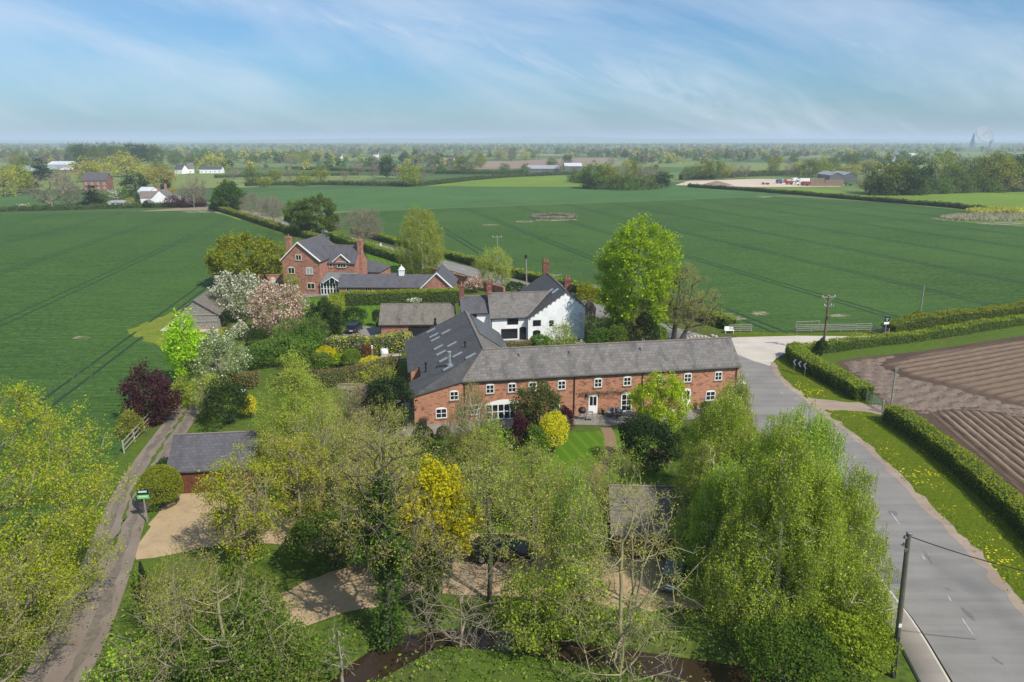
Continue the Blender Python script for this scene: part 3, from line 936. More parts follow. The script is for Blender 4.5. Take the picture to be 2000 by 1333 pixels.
# ------------------------------------------------------------------ ground materials
def groundmats():
 def field(name, dark, light, sc, rowdir, soil):
  m, t, out = new_mat(name)
  p = pos_of(t)
  mp = nd(t, 'ShaderNodeMapping')
  mp.inputs['Rotation'].default_value = (0, 0, rowdir)
  mp.inputs['Scale'].default_value = (0.10, 1.0, 1.0)
  t.links.new(p, mp.inputs[0])
  n1 = noise(t, mp.outputs[0], 0.35, 6, 0.6)
  n2 = noise(t, p, 0.025, 4)
  n3 = noise(t, p, 3.5, 4, 0.7)
  n5 = noise(t, mp.outputs[0], 1.6, 5, 0.65)
  n6 = noise(t, p, 1.1, 5, 0.7)
  c = mixc(t, ramp(t, n1, [(0.35, 0.0), (0.65, 1.0)]), dark, light)
  c = mixc(t, math_(t, 'MULTIPLY', ramp(t, n5, [(0.45, 0.0), (0.68, 1.0)]), 0.75), c, tuple(x * 1.8 for x in light))
  c = mixc(t, math_(t, 'MULTIPLY', ramp(t, n6, [(0.45, 0.0), (0.62, 1.0)]), 0.75), c, tuple(x * 0.45 for x in dark))
  c = mixc(t, math_(t, 'MULTIPLY', ramp(t, n2, [(0.35, 0.0), (0.7, 1.0)]), 0.5), c, tuple(min(1, x * 1.35) for x in light))
  c = mixc(t, math_(t, 'MULTIPLY', ramp(t, n3, [(0.45, 0.0), (0.62, 1.0)]), 0.55), c, tuple(x * 0.62 for x in dark))
  n4 = noise(t, p, 0.09, 5, 0.7)
  c = mixc(t, math_(t, 'MULTIPLY', ramp(t, n4, [(0.70, 0.0), (0.76, 1.0)]), 0.5), c, soil)
  princ(t, out, c, 0.9, 0.1, 0, n3, 0.12)
  return m
 MT['wheat'] = field('wheat_crop', (0.033, 0.077, 0.013), (0.054, 0.107, 0.021), 1, R(-20), (0.06, 0.10, 0.03))
 MT['wheat2'] = field('wheat_crop_far', (0.035, 0.079, 0.015), (0.057, 0.109, 0.023), 1, R(12), (0.07, 0.10, 0.04))
 MT['pasture_light'] = field('light_crop', (0.050, 0.115, 0.030), (0.072, 0.140, 0.038), 1, R(5), (0.09, 0.13, 0.05))
 MT['pasture_bright'] = field('bright_crop', (0.10, 0.17, 0.022), (0.155, 0.225, 0.03), 1, R(5), (0.12, 0.16, 0.05))
 MT['tram'] = M('tramline_soil', (0.016, 0.034, 0.010), (0.014, 0.042, 0.011), 0.3)
 MT['rut'] = M('rutted_dirt', (0.15, 0.125, 0.10), (0.10, 0.085, 0.065), 0.8, c3=(0.20, 0.165, 0.13), scale3=4, amt3=.6)
 MT['corner'] = M('long_grass', (0.12, 0.17, 0.010), (0.20, 0.21, 0.012), 0.4, c3=(0.07, 0.11, 0.01), scale3=2.0, amt3=.6)
 MT['tram2'] = M('trodden_crop', (0.045, 0.088, 0.026), (0.032, 0.070, 0.018), 0.3)
 MT['bare'] = M('bare_soil', (0.30, 0.25, 0.18), (0.05, 0.095, 0.022), 0.35, c3=(0.09, 0.12, 0.035), scale3=1.3, amt3=0.85, lo=.44, hi=.56)
 MT['litter'] = M('reed_litter', (0.40, 0.34, 0.23), (0.28, 0.24, 0.15), 0.6)
 m, t, out = new_mat('garden_grass')
 p = pos_of(t)
 n1 = noise(t, p, 0.12, 5)
 n2 = noise(t, p, 1.7, 6, 0.65)
 n3 = noise(t, p, 0.05, 3)
 c = mixc(t, ramp(t, n2, [(0.35, 0.0), (0.65, 1.0)]), (0.040, 0.070, 0.012), (0.095, 0.135, 0.018))
 c = mixc(t, math_(t, 'MULTIPLY', ramp(t, n1, [(0.50, 0.0), (0.68, 1.0)]), 0.65), c, (0.085, 0.065, 0.035))
 c = mixc(t, math_(t, 'MULTIPLY', ramp(t, n3, [(0.45, 0.0), (0.6, 1.0)]), 0.5), c, (0.075, 0.125, 0.012))
 princ(t, out, c, 0.95, 0.1, 0, n2, 0.15)
 MT['garden'] = m
 m, t, out = new_mat('far_fields')
 p = pos_of(t)
 mp = nd(t, 'ShaderNodeMapping')
 mp.inputs['Rotation'].default_value = (0, 0, 0.35)
 mp.inputs['Scale'].default_value = (0.0042, 0.0070, 0.0)
 t.links.new(p, mp.inputs[0])
 v = nd(t, 'ShaderNodeTexVoronoi', i_Scale=1.0, i_Randomness=0.75)
 v.distance = 'CHEBYCHEV'
 t.links.new(mp.outputs[0], v.inputs['Vector'])
 sp = nd(t, 'ShaderNodeSeparateColor')
 t.links.new(v.outputs['Color'], sp.inputs[0])
 c = ramp(t, sp.outputs[0], [(0.0, (0.05, 0.10, 0.03)), (0.18, (0.12, 0.17, 0.045)), (0.38, (0.07, 0.125, 0.035)), (0.55, (0.17, 0.205, 0.06)),
        (0.74, (0.10, 0.145, 0.045)), (0.88, (0.27, 0.215, 0.15)), (0.95, (0.13, 0.17, 0.05))], 'CONSTANT')
 n = noise(t, p, 0.02, 5)
 c = mixc(t, math_(t, 'MULTIPLY', ramp(t, n, [(0.35, 0.0), (0.7, 1.0)]), 0.35), c, (0.09, 0.12, 0.035))
 princ(t, out, c, 0.95, 0.1)
 MT['patchwork'] = m
 def asphalt(name, a, b, patch, streak=.55):
  m, t, out = new_mat(name)
  p = pos_of(t)
  n1 = noise(t, p, 0.35, 5)
  n2 = noise(t, p, 9.0, 4, 0.7)
  n3 = noise(t, p, 0.11, 3)
  c = mixc(t, ramp(t, n1, [(0.35, 0.0), (0.7, 1.0)]), a, b)
  mp = nd(t, 'ShaderNodeMapping')
  mp.inputs['Rotation'].default_value = (0, 0, R(60))
  mp.inputs['Scale'].default_value = (0.05, 1.0, 1.0)
  t.links.new(p, mp.inputs[0])
  n4 = noise(t, mp.outputs[0], 0.9, 5, 0.6)
  c = mixc(t, math_(t, 'MULTIPLY', ramp(t, n4, [(0.42, 0.0), (0.66, 1.0)]), streak), c, tuple(x * 1.3 for x in b))
  c = mixc(t, math_(t, 'MULTIPLY', n2, 0.35), c, tuple(x * 0.55 for x in a))
  c = mixc(t, math_(t, 'MULTIPLY', ramp(t, n3, [(0.60, 0.0), (0.72, 1.0)]), 0.6), c, patch)
  princ(t, out, c, 0.85, 0.25, 0, n2, 0.01)
  return m
 MT['asphalt'] = asphalt('asphalt', (0.182, 0.170, 0.157), (0.232, 0.218, 0.202), (0.125, 0.12, 0.118))
 MT['patch'] = asphalt('dark_patch', (0.135, 0.13, 0.128), (0.165, 0.16, 0.155), (0.10, 0.10, 0.10))
 MT['concrete'] = asphalt('pale_concrete', (0.44, 0.39, 0.33), (0.52, 0.47, 0.40), (0.36, 0.32, 0.27), .2)
 MT['footway'] = asphalt('footway', (0.36, 0.31, 0.27), (0.43, 0.38, 0.33), (0.28, 0.24, 0.20))
 MT['dirt'] = asphalt('dusty_edge', (0.25, 0.19, 0.14), (0.33, 0.26, 0.20), (0.16, 0.14, 0.08))
 MT['lane'] = asphalt('lane_dirt', (0.19, 0.15, 0.12), (0.25, 0.205, 0.165), (0.10, 0.085, 0.06), 0)
 MT['paving'] = slatemat('paving', (0.26, 0.23, 0.20), (0.21, 0.19, 0.165), moss=(0.20, 0.19, 0.14), row=0.45, wid=0.6, lich=0.2)
 MT['bricpath'] = slatemat('brick_path', (0.36, 0.23, 0.14), (0.30, 0.19, 0.115), moss=(0.25, 0.20, 0.12), row=0.11, wid=0.22, lich=0.2)
 MT['mark'] = M('road_paint', (0.52, 0.52, 0.50), (0.30, 0.29, 0.28), 3.0)
 m, t, out = new_mat('gravel')
 p = pos_of(t)
 n1 = noise(t, p, 0.3, 4)
 n2 = noise(t, p, 14.0, 3, 0.7)
 c = mixc(t, ramp(t, n1, [(0.3, 0.0), (0.7, 1.0)]), (0.46, 0.34, 0.20), (0.36, 0.265, 0.16))
 n3 = noise(t, p, 0.9, 6, 0.7, 0.6)
 c = mixc(t, math_(t, 'MULTIPLY', ramp(t, n3, [(0.50, 0.0), (0.66, 1.0)]), 0.55), c, (0.25, 0.18, 0.105))
 c = mixc(t, math_(t, 'MULTIPLY', ramp(t, n3, [(0.30, 1.0), (0.40, 0.0)]), 0.5), c, (0.13, 0.13, 0.05))
 c = mixc(t, math_(t, 'MULTIPLY', ramp(t, n2, [(0.35, 0.0), (0.7, 1.0)]), 0.5), c, (0.24, 0.17, 0.10))
 princ(t, out, c, 0.95, 0.15, 0, n2, 0.04)
 MT['gravel'] = m
 m, t, out = new_mat('verge_grass')
 p = pos_of(t)
 n1 = noise(t, p, 0.5, 5)
 n2 = noise(t, p, 4.0, 5, 0.7)
 c = mixc(t, ramp(t, n2, [(0.35, 0.0), (0.68, 1.0)]), (0.050, 0.080, 0.004), (0.115, 0.150, 0.006))
 c = mixc(t, math_(t, 'MULTIPLY', ramp(t, n1, [(0.55, 0.0), (0.75, 1.0)]), 0.5), c, (0.15, 0.165, 0.02))
 v = nd(t, 'ShaderNodeTexVoronoi', i_Scale=4.2, i_Randomness=1.0)
 t.links.new(p, v.inputs['Vector'])
 sp = nd(t, 'ShaderNodeSeparateColor')
 t.links.new(v.outputs['Color'], sp.inputs[0])
 n3 = noise(t, p, 0.22, 4)
 thr = math_(t, 'MULTIPLY', ramp(t, n3, [(0.40, 0.03), (0.62, 1.0)]), 0.44)
 dot = math_(t, 'LESS_THAN', v.outputs['Distance'], math_(t, 'MULTIPLY', sp.outputs[1], thr))
 c = mixc(t, dot, c, (0.62, 0.50, 0.012))
 princ(t, out, c, 0.95, 0.1, 0, n2, 0.12)
 MT['verge'] = m
 m, t, out = new_mat('mown_lawn')
 p = pos_of(t)
 sx = nd(t, 'ShaderNodeSeparateXYZ')
 t.links.new(p, sx.inputs[0])
 s = math_(t, 'SINE', math_(t, 'MULTIPLY', math_(t, 'ADD', math_(t, 'MULTIPLY', sx.outputs[0], 0.96), math_(t, 'MULTIPLY', sx.outputs[1], 0.28)), 5.2))
 n2 = noise(t, p, 5.0, 5, 0.7)
 c = mixc(t, ramp(t, s, [(0.3, 0.0), (0.7, 1.0)]), (0.075, 0.150, 0.010), (0.105, 0.190, 0.013))
 c = mixc(t, math_(t, 'MULTIPLY', n2, 0.5), c, (0.05, 0.10, 0.008))
 princ(t, out, c, 0.95, 0.1, 0, n2, 0.05)
 MT['lawn'] = m
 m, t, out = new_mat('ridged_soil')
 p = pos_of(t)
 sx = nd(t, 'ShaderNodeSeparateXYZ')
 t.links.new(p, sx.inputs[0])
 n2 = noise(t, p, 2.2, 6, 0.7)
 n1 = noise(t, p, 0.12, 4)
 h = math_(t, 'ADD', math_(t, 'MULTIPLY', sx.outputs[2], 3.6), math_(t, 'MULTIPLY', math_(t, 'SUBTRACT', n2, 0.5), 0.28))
 c = mixc(t, ramp(t, h, [(0.15, 0.0), (0.85, 1.0)]), (0.075, 0.050, 0.035), (0.255, 0.185, 0.13))  # tone by height: dry pale crests, moist furrows, plus furrow shade painted in
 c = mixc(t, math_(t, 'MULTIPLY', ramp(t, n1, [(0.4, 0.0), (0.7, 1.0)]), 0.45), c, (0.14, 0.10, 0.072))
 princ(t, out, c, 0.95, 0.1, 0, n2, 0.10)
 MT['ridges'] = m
 MT['churn'] = M('churned_soil', (0.095, 0.068, 0.050), (0.17, 0.125, 0.095), 1.6, c3=(0.24, 0.19, 0.145), scale3=5.0, amt3=.5, lo=.3, hi=.7)
 m, t, out = new_mat('stream_water')
 n2 = noise(t, pos_of(t), 2.0, 3)
 princ(t, out, (0.035, 0.022, 0.012), 0.12, 0.5, 0, n2, 0.02)
 MT['water'] = m
groundmats()
def sheet(name, pts, z, mat, kind='structure'):
 me = bpy.data.meshes.new(name)
 me.from_pydata([(p[0], p[1], z) for p in pts], [], [list(range(len(pts)))])
 if me.polygons[0].normal.z < 0:
  me.polygons[0].flip()
 me.update()
 me.materials.append(mat)
 o = bpy.data.objects.new(name, me)
 COL.objects.link(o)
 uv = me.uv_layers.new(name='UVMap')
 for l in me.loops:
  uv.data[l.index].uv = me.vertices[l.vertex_index].co.xy
 return tag(o, kind=kind)
def sheet_px(name, pxs, z, mat, sm=0, rag=0.0):
 pts = [at2(*p) for p in pxs]
 if rag:
  rng = np.random.default_rng(len(pxs) * 7 + int(pxs[0][0]))
  q, L = resample(np.array(pts + pts[:1]), rag * 2.2)
  q = q[:-1] + rng.normal(size=(len(q) - 1, 2)) * rag * .45
  return sheet(name, list(q), z, mat)
 if sm:
  pts = list(smooth_line(np.array(pts + pts[:1]), sm)[:-1])
 return sheet(name, pts, z, mat)
def ribbon(name, line, w, z, mat, sm=2, w2=None):
 pts, L = resample(smooth_line(np.array(line), sm), 1.5)
 tg = unit(np.gradient(pts, axis=0))
 nr = np.stack([-tg[:, 1], tg[:, 0]], 1)
 ww = np.linspace(w, w2 or w, len(pts))[:, None]
 a, b = pts + nr * ww / 2, pts - nr * ww / 2
 V = np.concatenate([np.c_[a, np.full(len(a), z)], np.c_[b, np.full(len(b), z)]])
 n = len(pts)
 i = np.arange(n - 1)
 F = np.stack([i + n, i + n + 1, i + 1, i], 1)
 return tag(raw(name, V, F, mat), kind='structure')
def inside(poly, P):
 x, y = P[:, 0], P[:, 1]
 c = np.zeros(len(P), bool)
 n = len(poly)
 for i in range(n):
  x1, y1 = poly[i]
  x2, y2 = poly[(i + 1) % n]
  if y1 == y2:
   continue
  k = ((y1 > y) != (y2 > y)) & (x < (x2 - x1) * (y - y1) / (y2 - y1) + x1)
  c ^= k
 return c
def strips(lines, w, z, step=2.5, poly=None, rng=None):
 """narrow flat strips along lines, as one vertex and one face array"""
 Vs, Fs, off = [], [], 0
 for ln in lines:
  pts, L = resample(np.array(ln), step)
  if rng is not None:
   pts = pts + np.cumsum(rng.normal(size=pts.shape) * 0.03, 0)
  tg = unit(np.gradient(pts, axis=0))
  nr = np.stack([-tg[:, 1], tg[:, 0]], 1)
  n = len(pts)
  ww = w * (1 + (0 if rng is None else 0.35 * rng.normal(size=(n, 1))))
  a, b = pts + nr * ww / 2, pts - nr * ww / 2
  V = np.stack([np.c_[a, np.full(n, z)], np.c_[b, np.full(n, z)]], 1).reshape(-1, 3)
  i = np.arange(n - 1)
  F = np.stack([2 * i + 1, 2 * i + 3, 2 * i + 2, 2 * i], 1)
  if poly is not None:
   mid = (pts[:-1] + pts[1:]) / 2
   F = F[inside(poly, mid)]
  Vs.append(V)
  Fs.append(F + off)
  off += len(V)
 return np.concatenate(Vs), np.concatenate(Fs)
def wheat_field(name, pxs, z, mat, dirpx, spacing, phase, extra=(), seed=0, w=0.42):
 rng = np.random.default_rng(seed)
 poly = [at2(*p) for p in pxs]
 a, b = np.array(at2(*dirpx[0])), np.array(at2(*dirpx[1]))
 d = unit((b - a)[None])[0]
 nrm = np.array([-d[1], d[0]])
 P = np.array(poly)
 lo, hi = ((P - a) @ nrm).min(), ((P - a) @ nrm).max()
 l0, l1 = ((P - a) @ d).min(), ((P - a) @ d).max()
 lines = []
 k = math.floor((lo - phase) / spacing)
 while k * spacing + phase < hi:
  o = k * spacing + phase
  for off in (-0.95, 0.95):
   lines.append([a + nrm * (o + off) + d * l0, a + nrm * (o + off) + d * l1])
  k += 1
 ex = []
 for e in extra:
  ln = smooth_line(np.array([at2(*p) for p in e]), 3)
  tg = unit(np.gradient(ln, axis=0))
  nr = np.stack([-tg[:, 1], tg[:, 0]], 1)
  ex.append(strips([ln + nr * 0.95, ln - nr * 0.95], w * .5, z + 0.017 + .004 * len(ex), 1.5, poly))
 nx = sum(len(e[1]) for e in ex)
 ex.append(strips(lines, w, z + 0.012, 3.0, poly))
 V, F = np.concatenate([e[0] for e in ex]), np.concatenate([e[1] + sum(len(q[0]) for q in ex[:i]) for i, e in enumerate(ex)])
 base = np.c_[P, np.full(len(P), z)]
 me = bpy.data.meshes.new(name)
 vs = [tuple(v) for v in base] + [tuple(v) for v in V]
 area = sum(P[i - 1][0] * P[i][1] - P[i][0] * P[i - 1][1] for i in range(len(P)))
 ring = list(range(len(P))) if area > 0 else list(range(len(P)))[::-1]
 me.from_pydata(vs, [], [ring] + [list(map(int, f + len(P))) for f in F])
 me.materials.append(mat)
 me.materials.append(MT['tram'])
 mi = np.ones(len(me.polygons), int)
 mi[1:1 + nx] = 2
 mi[0] = 0
 me.materials.append(MT['tram2'])
 me.polygons.foreach_set('material_index', mi)
 me.update()
 o = bpy.data.objects.new(name, me)
 COL.objects.link(o)
 return tag(o, kind='structure')
STREAM = smooth_line(np.array([at2(*p) for p in [(560, 1480), (640, 1370), (700, 1310), (770, 1262), (860, 1240), (980, 1246), (1080, 1262), (1200, 1282), (1330, 1300), (1440, 1318), (1560, 1325)]]), 2)
def stream_depth(P):
 d = np.full(len(P), 1e9)
 for s in STREAM[::2]:
  d = np.minimum(d, np.hypot(P[:, 0] - s[0], P[:, 1] - s[1]))
 return -0.95 * np.exp(-(d / 1.5) ** 4)
def ground():
 xs = np.r_[np.arange(-110, -22, 8), np.arange(-22, 22, 0.5), np.arange(22, 121, 8.25)]
 ys = np.r_[np.arange(8, 26, 0.5), np.arange(26, 42, 0.5), np.arange(42, 271, 8)]
 X, Y = np.meshgrid(xs, ys)
 P = np.c_[X.ravel(), Y.ravel()]
 Z = stream_depth(P)
 rng = np.random.default_rng(1)
 n, m = len(xs), len(ys)
 i, j = np.meshgrid(np.arange(n - 1), np.arange(m - 1))
 a = (j * n + i).ravel()
 F = np.stack([a, a + 1, a + n + 1, a + n], 1)
 tag(raw('ground', np.c_[P, Z], F, MT['garden'], smooth=True), kind='structure')
 x0, x1, y0, y1 = xs[0], xs[-1], ys[0], ys[-1]
 B = 16000
 V = [(-B, -600, 0), (B, -600, 0), (B, B, 0), (-B, B, 0), (x0, y0, 0), (x1, y0, 0), (x1, y1, 0), (x0, y1, 0)]
 F = [(0, 1, 5, 4), (1, 2, 6, 5), (2, 3, 7, 6), (3, 0, 4, 7)]
 tag(raw('pasture', V, np.array(F), MT['patchwork']), kind='structure')
 ribbon('stream', STREAM, 2.4, -0.42, MT['water'], 0)
ground()
LEFT_FIELD = [(-700, 425), (0, 419), (400, 411), (440, 421), (470, 431), (555, 460), (550, 490), (520, 560), (440, 580), (392, 578), (335, 615), (246, 646), (290, 668), (345, 692),
              (352, 740), (250, 868), (150, 985), (0, 1180), (-300, 1500), (-1200, 900)]
wheat_field('wheat_field', LEFT_FIELD, 0.02, MT['wheat'], ((345, 421), (0, 537)), 24, -1.0,
   extra=[[(70, 660), (130, 692), (168, 722), (150, 760), (95, 800), (30, 850)], [(378, 419), (430, 442), (490, 468)], [(0, 700), (60, 690), (130, 715), (140, 745), (80, 790)]], seed=1)
RIGHT_FIELD = [(566, 427), (660, 415.5), (1000, 402.5), (1350, 390), (1490, 384), (1565, 386.5), (1720, 396), (1920, 414), (1840, 431), (2000, 443), (2500, 480), (2600, 570), (1900, 632), (1725, 645),
               (1560, 652), (1436, 648), (1350, 612), (1168, 574), (1050, 546), (930, 514), (850, 486), (760, 469), (690, 452), (600, 434)]
wheat_field('wheat_field', RIGHT_FIELD, 0.02, MT['wheat2'], ((1300, 446), (1615, 520)), 24, 0, extra=[[(860, 451), (1000, 490), (1168, 532), (1400, 600)], [(1560, 640), (1700, 625), (1850, 600), (2000, 590)]], seed=2, w=0.6)
sheet_px('pale_field', [(400, 396), (520, 374), (700, 369), (830, 365), (1000, 367), (1140, 366), (1345, 364), (1500, 372), (1500, 383), (1350, 389), (1000, 401), (660, 414), (566, 425), (470, 409)], 0.03, MT['pasture_light'])
sheet_px('bright_field', [(828, 364), (925, 353), (1000, 347), (1105, 343), (1150, 352), (1140, 365), (1000, 366)], 0.04, MT['pasture_bright'])
sheet_px('right_pasture', [(1350, 363), (1560, 363), (1700, 381), (1860, 377), (2000, 373), (2500, 370), (2600, 470), (2000, 440), (1925, 411), (1720, 393)], 0.035, MT['pasture_bright'])
sheet_px('far_pasture', [(-300, 400), (0, 382), (150, 384), (160, 405), (0, 415), (-300, 422)], 0.035, MT['pasture_light'])
sheet_px('ploughed_field', [(905, 331), (930, 318), (1060, 312), (1190, 308), (1210, 313), (1100, 322), (1000, 330)], 0.05, M('far_plough', (0.26, 0.18, 0.13), (0.21, 0.145, 0.10), 0.02))
sheet_px('far_yard', [(1318, 362), (1345, 354), (1480, 350), (1620, 352), (1660, 360), (1640, 365), (1480, 366)], 0.05, M('yard_sand', (0.55, 0.42, 0.32), (0.46, 0.37, 0.30), 0.05))
# bare and trodden places in the crops
for i, (cx, cy, w, h) in enumerate([(385, 414, 34, 3), (160, 661, 18, 4), (955, 440, 20, 1.6), (1025, 433, 22, 2), (1080, 424, 30, 1.5), (1490, 385, 18, 2),
         (1130, 560, 60, 4), (1060, 538, 40, 3), (1420, 622, 42, 10), (1485, 613, 20, 5), (1870, 428, 60, 3), (1960, 437, 60, 3), (1640, 617, 26, 3), (1085, 430, 45, 3)]):
 rng = np.random.default_rng(50 + i)
 c = np.array(at2(cx, cy))
 e1 = np.array(at2(cx + w, cy)) - c
 e2 = np.array(at2(cx, cy + h)) - c
 pts = []
 for k in range(22):
  a = k * 2 * PI / 22
  r = rng.uniform(0.6, 1.1)
  pts.append(c + e1 * math.cos(a) * r + e2 * math.sin(a) * r)
 sheet('bare_soil', pts, 0.045 + 0.001 * i, MT['bare'])
# ------------------------------------------------------------------ roads, lanes, paths
ROADC = [(330, 380), (372, 392), (410, 401), (450, 413), (520, 430), (600, 448), (650, 461), (720, 479), (790, 498), (880, 520), (960, 543), (1040, 566), (1130, 596), (1250, 634), (1370, 668), (1468, 705)]
ribbon('road', [at2(*p) for p in ROADC], 6.6, 0.06, MT['asphalt'], 2, 6.0)
EL = [(1425, 684), (1434, 720), (1444, 790), (1495, 868), (1585, 958), (1672, 1050), (1732, 1148), (1792, 1220), (1860, 1333), (1960, 1500), (2150, 1800)]
ER = [(1508, 709), (1522, 742), (1568, 777), (1607, 807), (1649, 840), (1696, 876), (1792, 976), (1880, 1060), (1936, 1120), (2003, 1200), (2200, 1450), (2400, 1700)]
el = smooth_line(np.array([at2(*p) for p in EL]), 2)
er = smooth_line(np.array([at2(*p) for p in ER]), 2)
sheet('road', list(el) + list(er[::-1]), 0.068, MT['asphalt'])
# dusty margin on the hedge side, footway with kerb on the other
def edge_strip(name, edge, w0, w1, z, mat, skip=0):
 pts, L = resample(edge[skip:], 0.8)
 rng = np.random.default_rng(len(edge))
 tg = unit(np.gradient(pts, axis=0))
 nr = np.stack([-tg[:, 1], tg[:, 0]], 1)
 j = rng.normal(size=(len(pts), 1)) * 0.13
 a, b = pts + nr * (w0 + j), pts + nr * (w1 + j[::-1])
 n = len(pts)
 V = np.concatenate([np.c_[a, np.full(n, z)], np.c_[b, np.full(n, z)]])
 i = np.arange(n - 1)
 F = np.stack([i, i + 1, n + i + 1, n + i], 1)
 if (w1 - w0) > 0:
  F = F[:, ::-1]
 return tag(raw(name, V, F[:, ::-1], mat), kind='structure')
edge_strip('road_edge', er, -0.35, 0.45, 0.076, MT['dirt'])
FW = smooth_line(np.array([at2(*p) for p in [(1640, 1000), (1690, 1085), (1732, 1150), (1790, 1225), (1856, 1338), (1950, 1500)]]), 2)
def footway():
 pts, L = resample(FW, 0.8)
 tg = unit(np.gradient(pts, axis=0))
 nr = np.stack([tg[:, 1], -tg[:, 0]], 1)     # away from the road
 if nr[0][0] > 0:
  nr = -nr
 n = len(pts)
 prof = [(0.02, 0.0), (0.0, 0.17), (0.13, 0.18), (0.14, 0.172), (1.55, 0.17), (1.6, -0.05)]
 V = np.stack([np.c_[pts + nr * o, np.full(n, z)] for o, z in prof], 1).reshape(-1, 3)
 k = len(prof)
 i = np.arange(n - 1)
 F, mi = [], []
 for j in range(k - 1):
  F.append(np.stack([i * k + j, i * k + j + 1, (i + 1) * k + j + 1, (i + 1) * k + j], 1))
  mi += [1 if j < 2 else 0] * (n - 1)
 tag(raw('footway', V, np.concatenate(F), [MT['footway'], MT['concrete']], midx=mi), kind='structure')
footway()
# centre dashes, patches and ironwork on the near road
CL = [(1470, 715), (1530, 770), (1600, 850), (1660, 920), (1716, 968), (1760, 1032), (1800, 1085), (1850, 1165), (1900, 1245), (1960, 1320), (2060, 1450)]
cl, Lc = resample(smooth_line(np.array([at2(*p) for p in CL]), 2), 0.25)
dash = []
rr = random.Random(3)
i = 40
while i < len(cl) - 10:
 n = rr.choice([3, 5, 7, 8])
 if rr.random() < 0.85:
  dash.append(cl[i:i + n])
 i += n + rr.choice([6, 10, 16])
V, F = strips(dash, 0.065, 0.083, 0.25)
tag(raw('road_marking', V, F, MT['mark']), kind='structure')
far = smooth_line(np.array([at2(*p) for p in ROADC]), 2)
fp, _ = resample(far, 1.0)
V, F = strips([fp[k:k + 4] for k in range(5, len(fp) - 25, 9)] + [fp[k:k + 2] + 0.0 for k in range(5, 60, 9)], 0.25, 0.074, 1.0)
tag(raw('road_marking', V, F, MT['mark']), kind='structure')
def road_scars():
 """square manhole, long ragged potholes and an irregular dark patch"""
 c = np.array(at2(1744, 1004))
 d = np.array([.42, .9])
 n = np.array([.9, -.42])
 sheet('road_patch', [c - d * .35 - n * .3, c + d * .35 - n * .3, c + d * .35 + n * .3, c - d * .35 + n * .3], .079, MT['patch'])
 for k, (a, b, w) in enumerate((((1802, 1077), (1822, 1103), .13), ((1876, 1188), (1898, 1216), .2), ((1845, 1150), (1856, 1156), .16), ((1938, 1285), (1956, 1302), .16), ((1700, 940), (1706, 946), .1), ((1620, 905), (1640, 935), .07))):
  rng = np.random.default_rng(90 + k)
  q, L = resample(np.array([at2(*a), at2(*b)]), .12)
  tg = unit(np.gradient(q, axis=0))
  nr = np.stack([-tg[:, 1], tg[:, 0]], 1)
  ww = (w * np.sin(np.linspace(.15, PI - .15, len(q))) * rng.uniform(.4, 1.3, len(q)))[:, None]
  l = q + nr * ww + np.cumsum(rng.normal(size=(len(q), 1)) * .03, 0) * nr
  sheet('road_patch', list(l) + list((l - nr * ww * 1.6)[::-1]), .078, MT['patch'])
 rng = np.random.default_rng(5)
 c, e1, e2 = np.array(at2(1736, 1118)), np.array(at2(1762, 1122)), np.array(at2(1722, 1090))
 sheet('road_patch', [c + (e1 - c) * math.cos(a) * rng.uniform(.7, 1.1) + (e2 - c) * math.sin(a) * rng.uniform(.7, 1.1) for a in np.arange(22) * 2 * PI / 22], .0775, MT['patch'])
road_scars()
for cx, cy in ((1767, 1213), (1816, 1305)):
 m = MB()
 x, y = at2(cx, cy)
 m.cbox((x + .05, y, 0.05), 0.45, 0.35, 0.035, 1.0)
 tag(m.build('drain_grate', MT['black'], loc=(x, y, 0)), 'rusty drain grating in the gutter ' + ('beside the leaning roadside pole' if cy < 1250 else 'below the foot of the leaning roadside pole'), 'drain')
# junction
sheet_px('yard_apron', [(1395, 664), (1440, 660), (1560, 657), (1650, 658), (1738, 657), (1770, 650), (1810, 642), (1830, 640), (1790, 652), (1735, 667), (1690, 676), (1640, 682), (1570, 686), (1536, 690), (1515, 702), (1503, 716), (1470, 706), (1436, 692)], 0.074, MT['concrete'])
sheet_px('verge', [(1508, 712), (1520, 702), (1542, 700), (1600, 725), (1690, 778), (1704, 792), (1600, 788), (1560, 770), (1524, 743)], 0.03, MT['verge'], rag=.35)
sheet_px('verge', [(1607, 800), (1640, 797), (1722, 806), (1740, 820), (1800, 858), (1880, 932), (2010, 1060), (2300, 1350), (2400, 1680), (2200, 1440), (2003, 1196), (1936, 1116), (1880, 1056), (1792, 972), (1696, 872), (1649, 837)], 0.03, MT['verge'])
sheet_px('bare_track', [(1575, 778), (1600, 780), (1660, 788), (1705, 790), (1745, 800), (1735, 812), (1690, 806), (1630, 800), (1606, 806)], 0.036, MT['dirt'], rag=.4)
sheet_px('verge', [(1420, 648), (1560, 652), (1730, 650), (1738, 657), (1650, 658), (1440, 660)], 0.034, MT['verge'])
# lane on the left
LANE = [(-60, 1560), (60, 1400), (130, 1290), (180, 1180), (215, 1090), (245, 1000), (272, 940), (300, 895), (335, 845), (372, 792), (392, 755), (420, 720), (470, 690), (540, 668)]
ribbon('lane', [at2(*p) for p in LANE], 3.6, 0.03, MT['lane'], 2, 2.6)
_ln = smooth_line(np.array([at2(*p) for p in LANE]), 2)
edge_strip('lane_verge', _ln[len(_ln) // 3:], -.14, .10, 0.036, MT['garden'])
edge_strip('lane_rut', _ln, .5, 1.05, 0.034, MT['rut'])
edge_strip('lane_rut', _ln, -1.05, -.5, 0.034, MT['rut'])
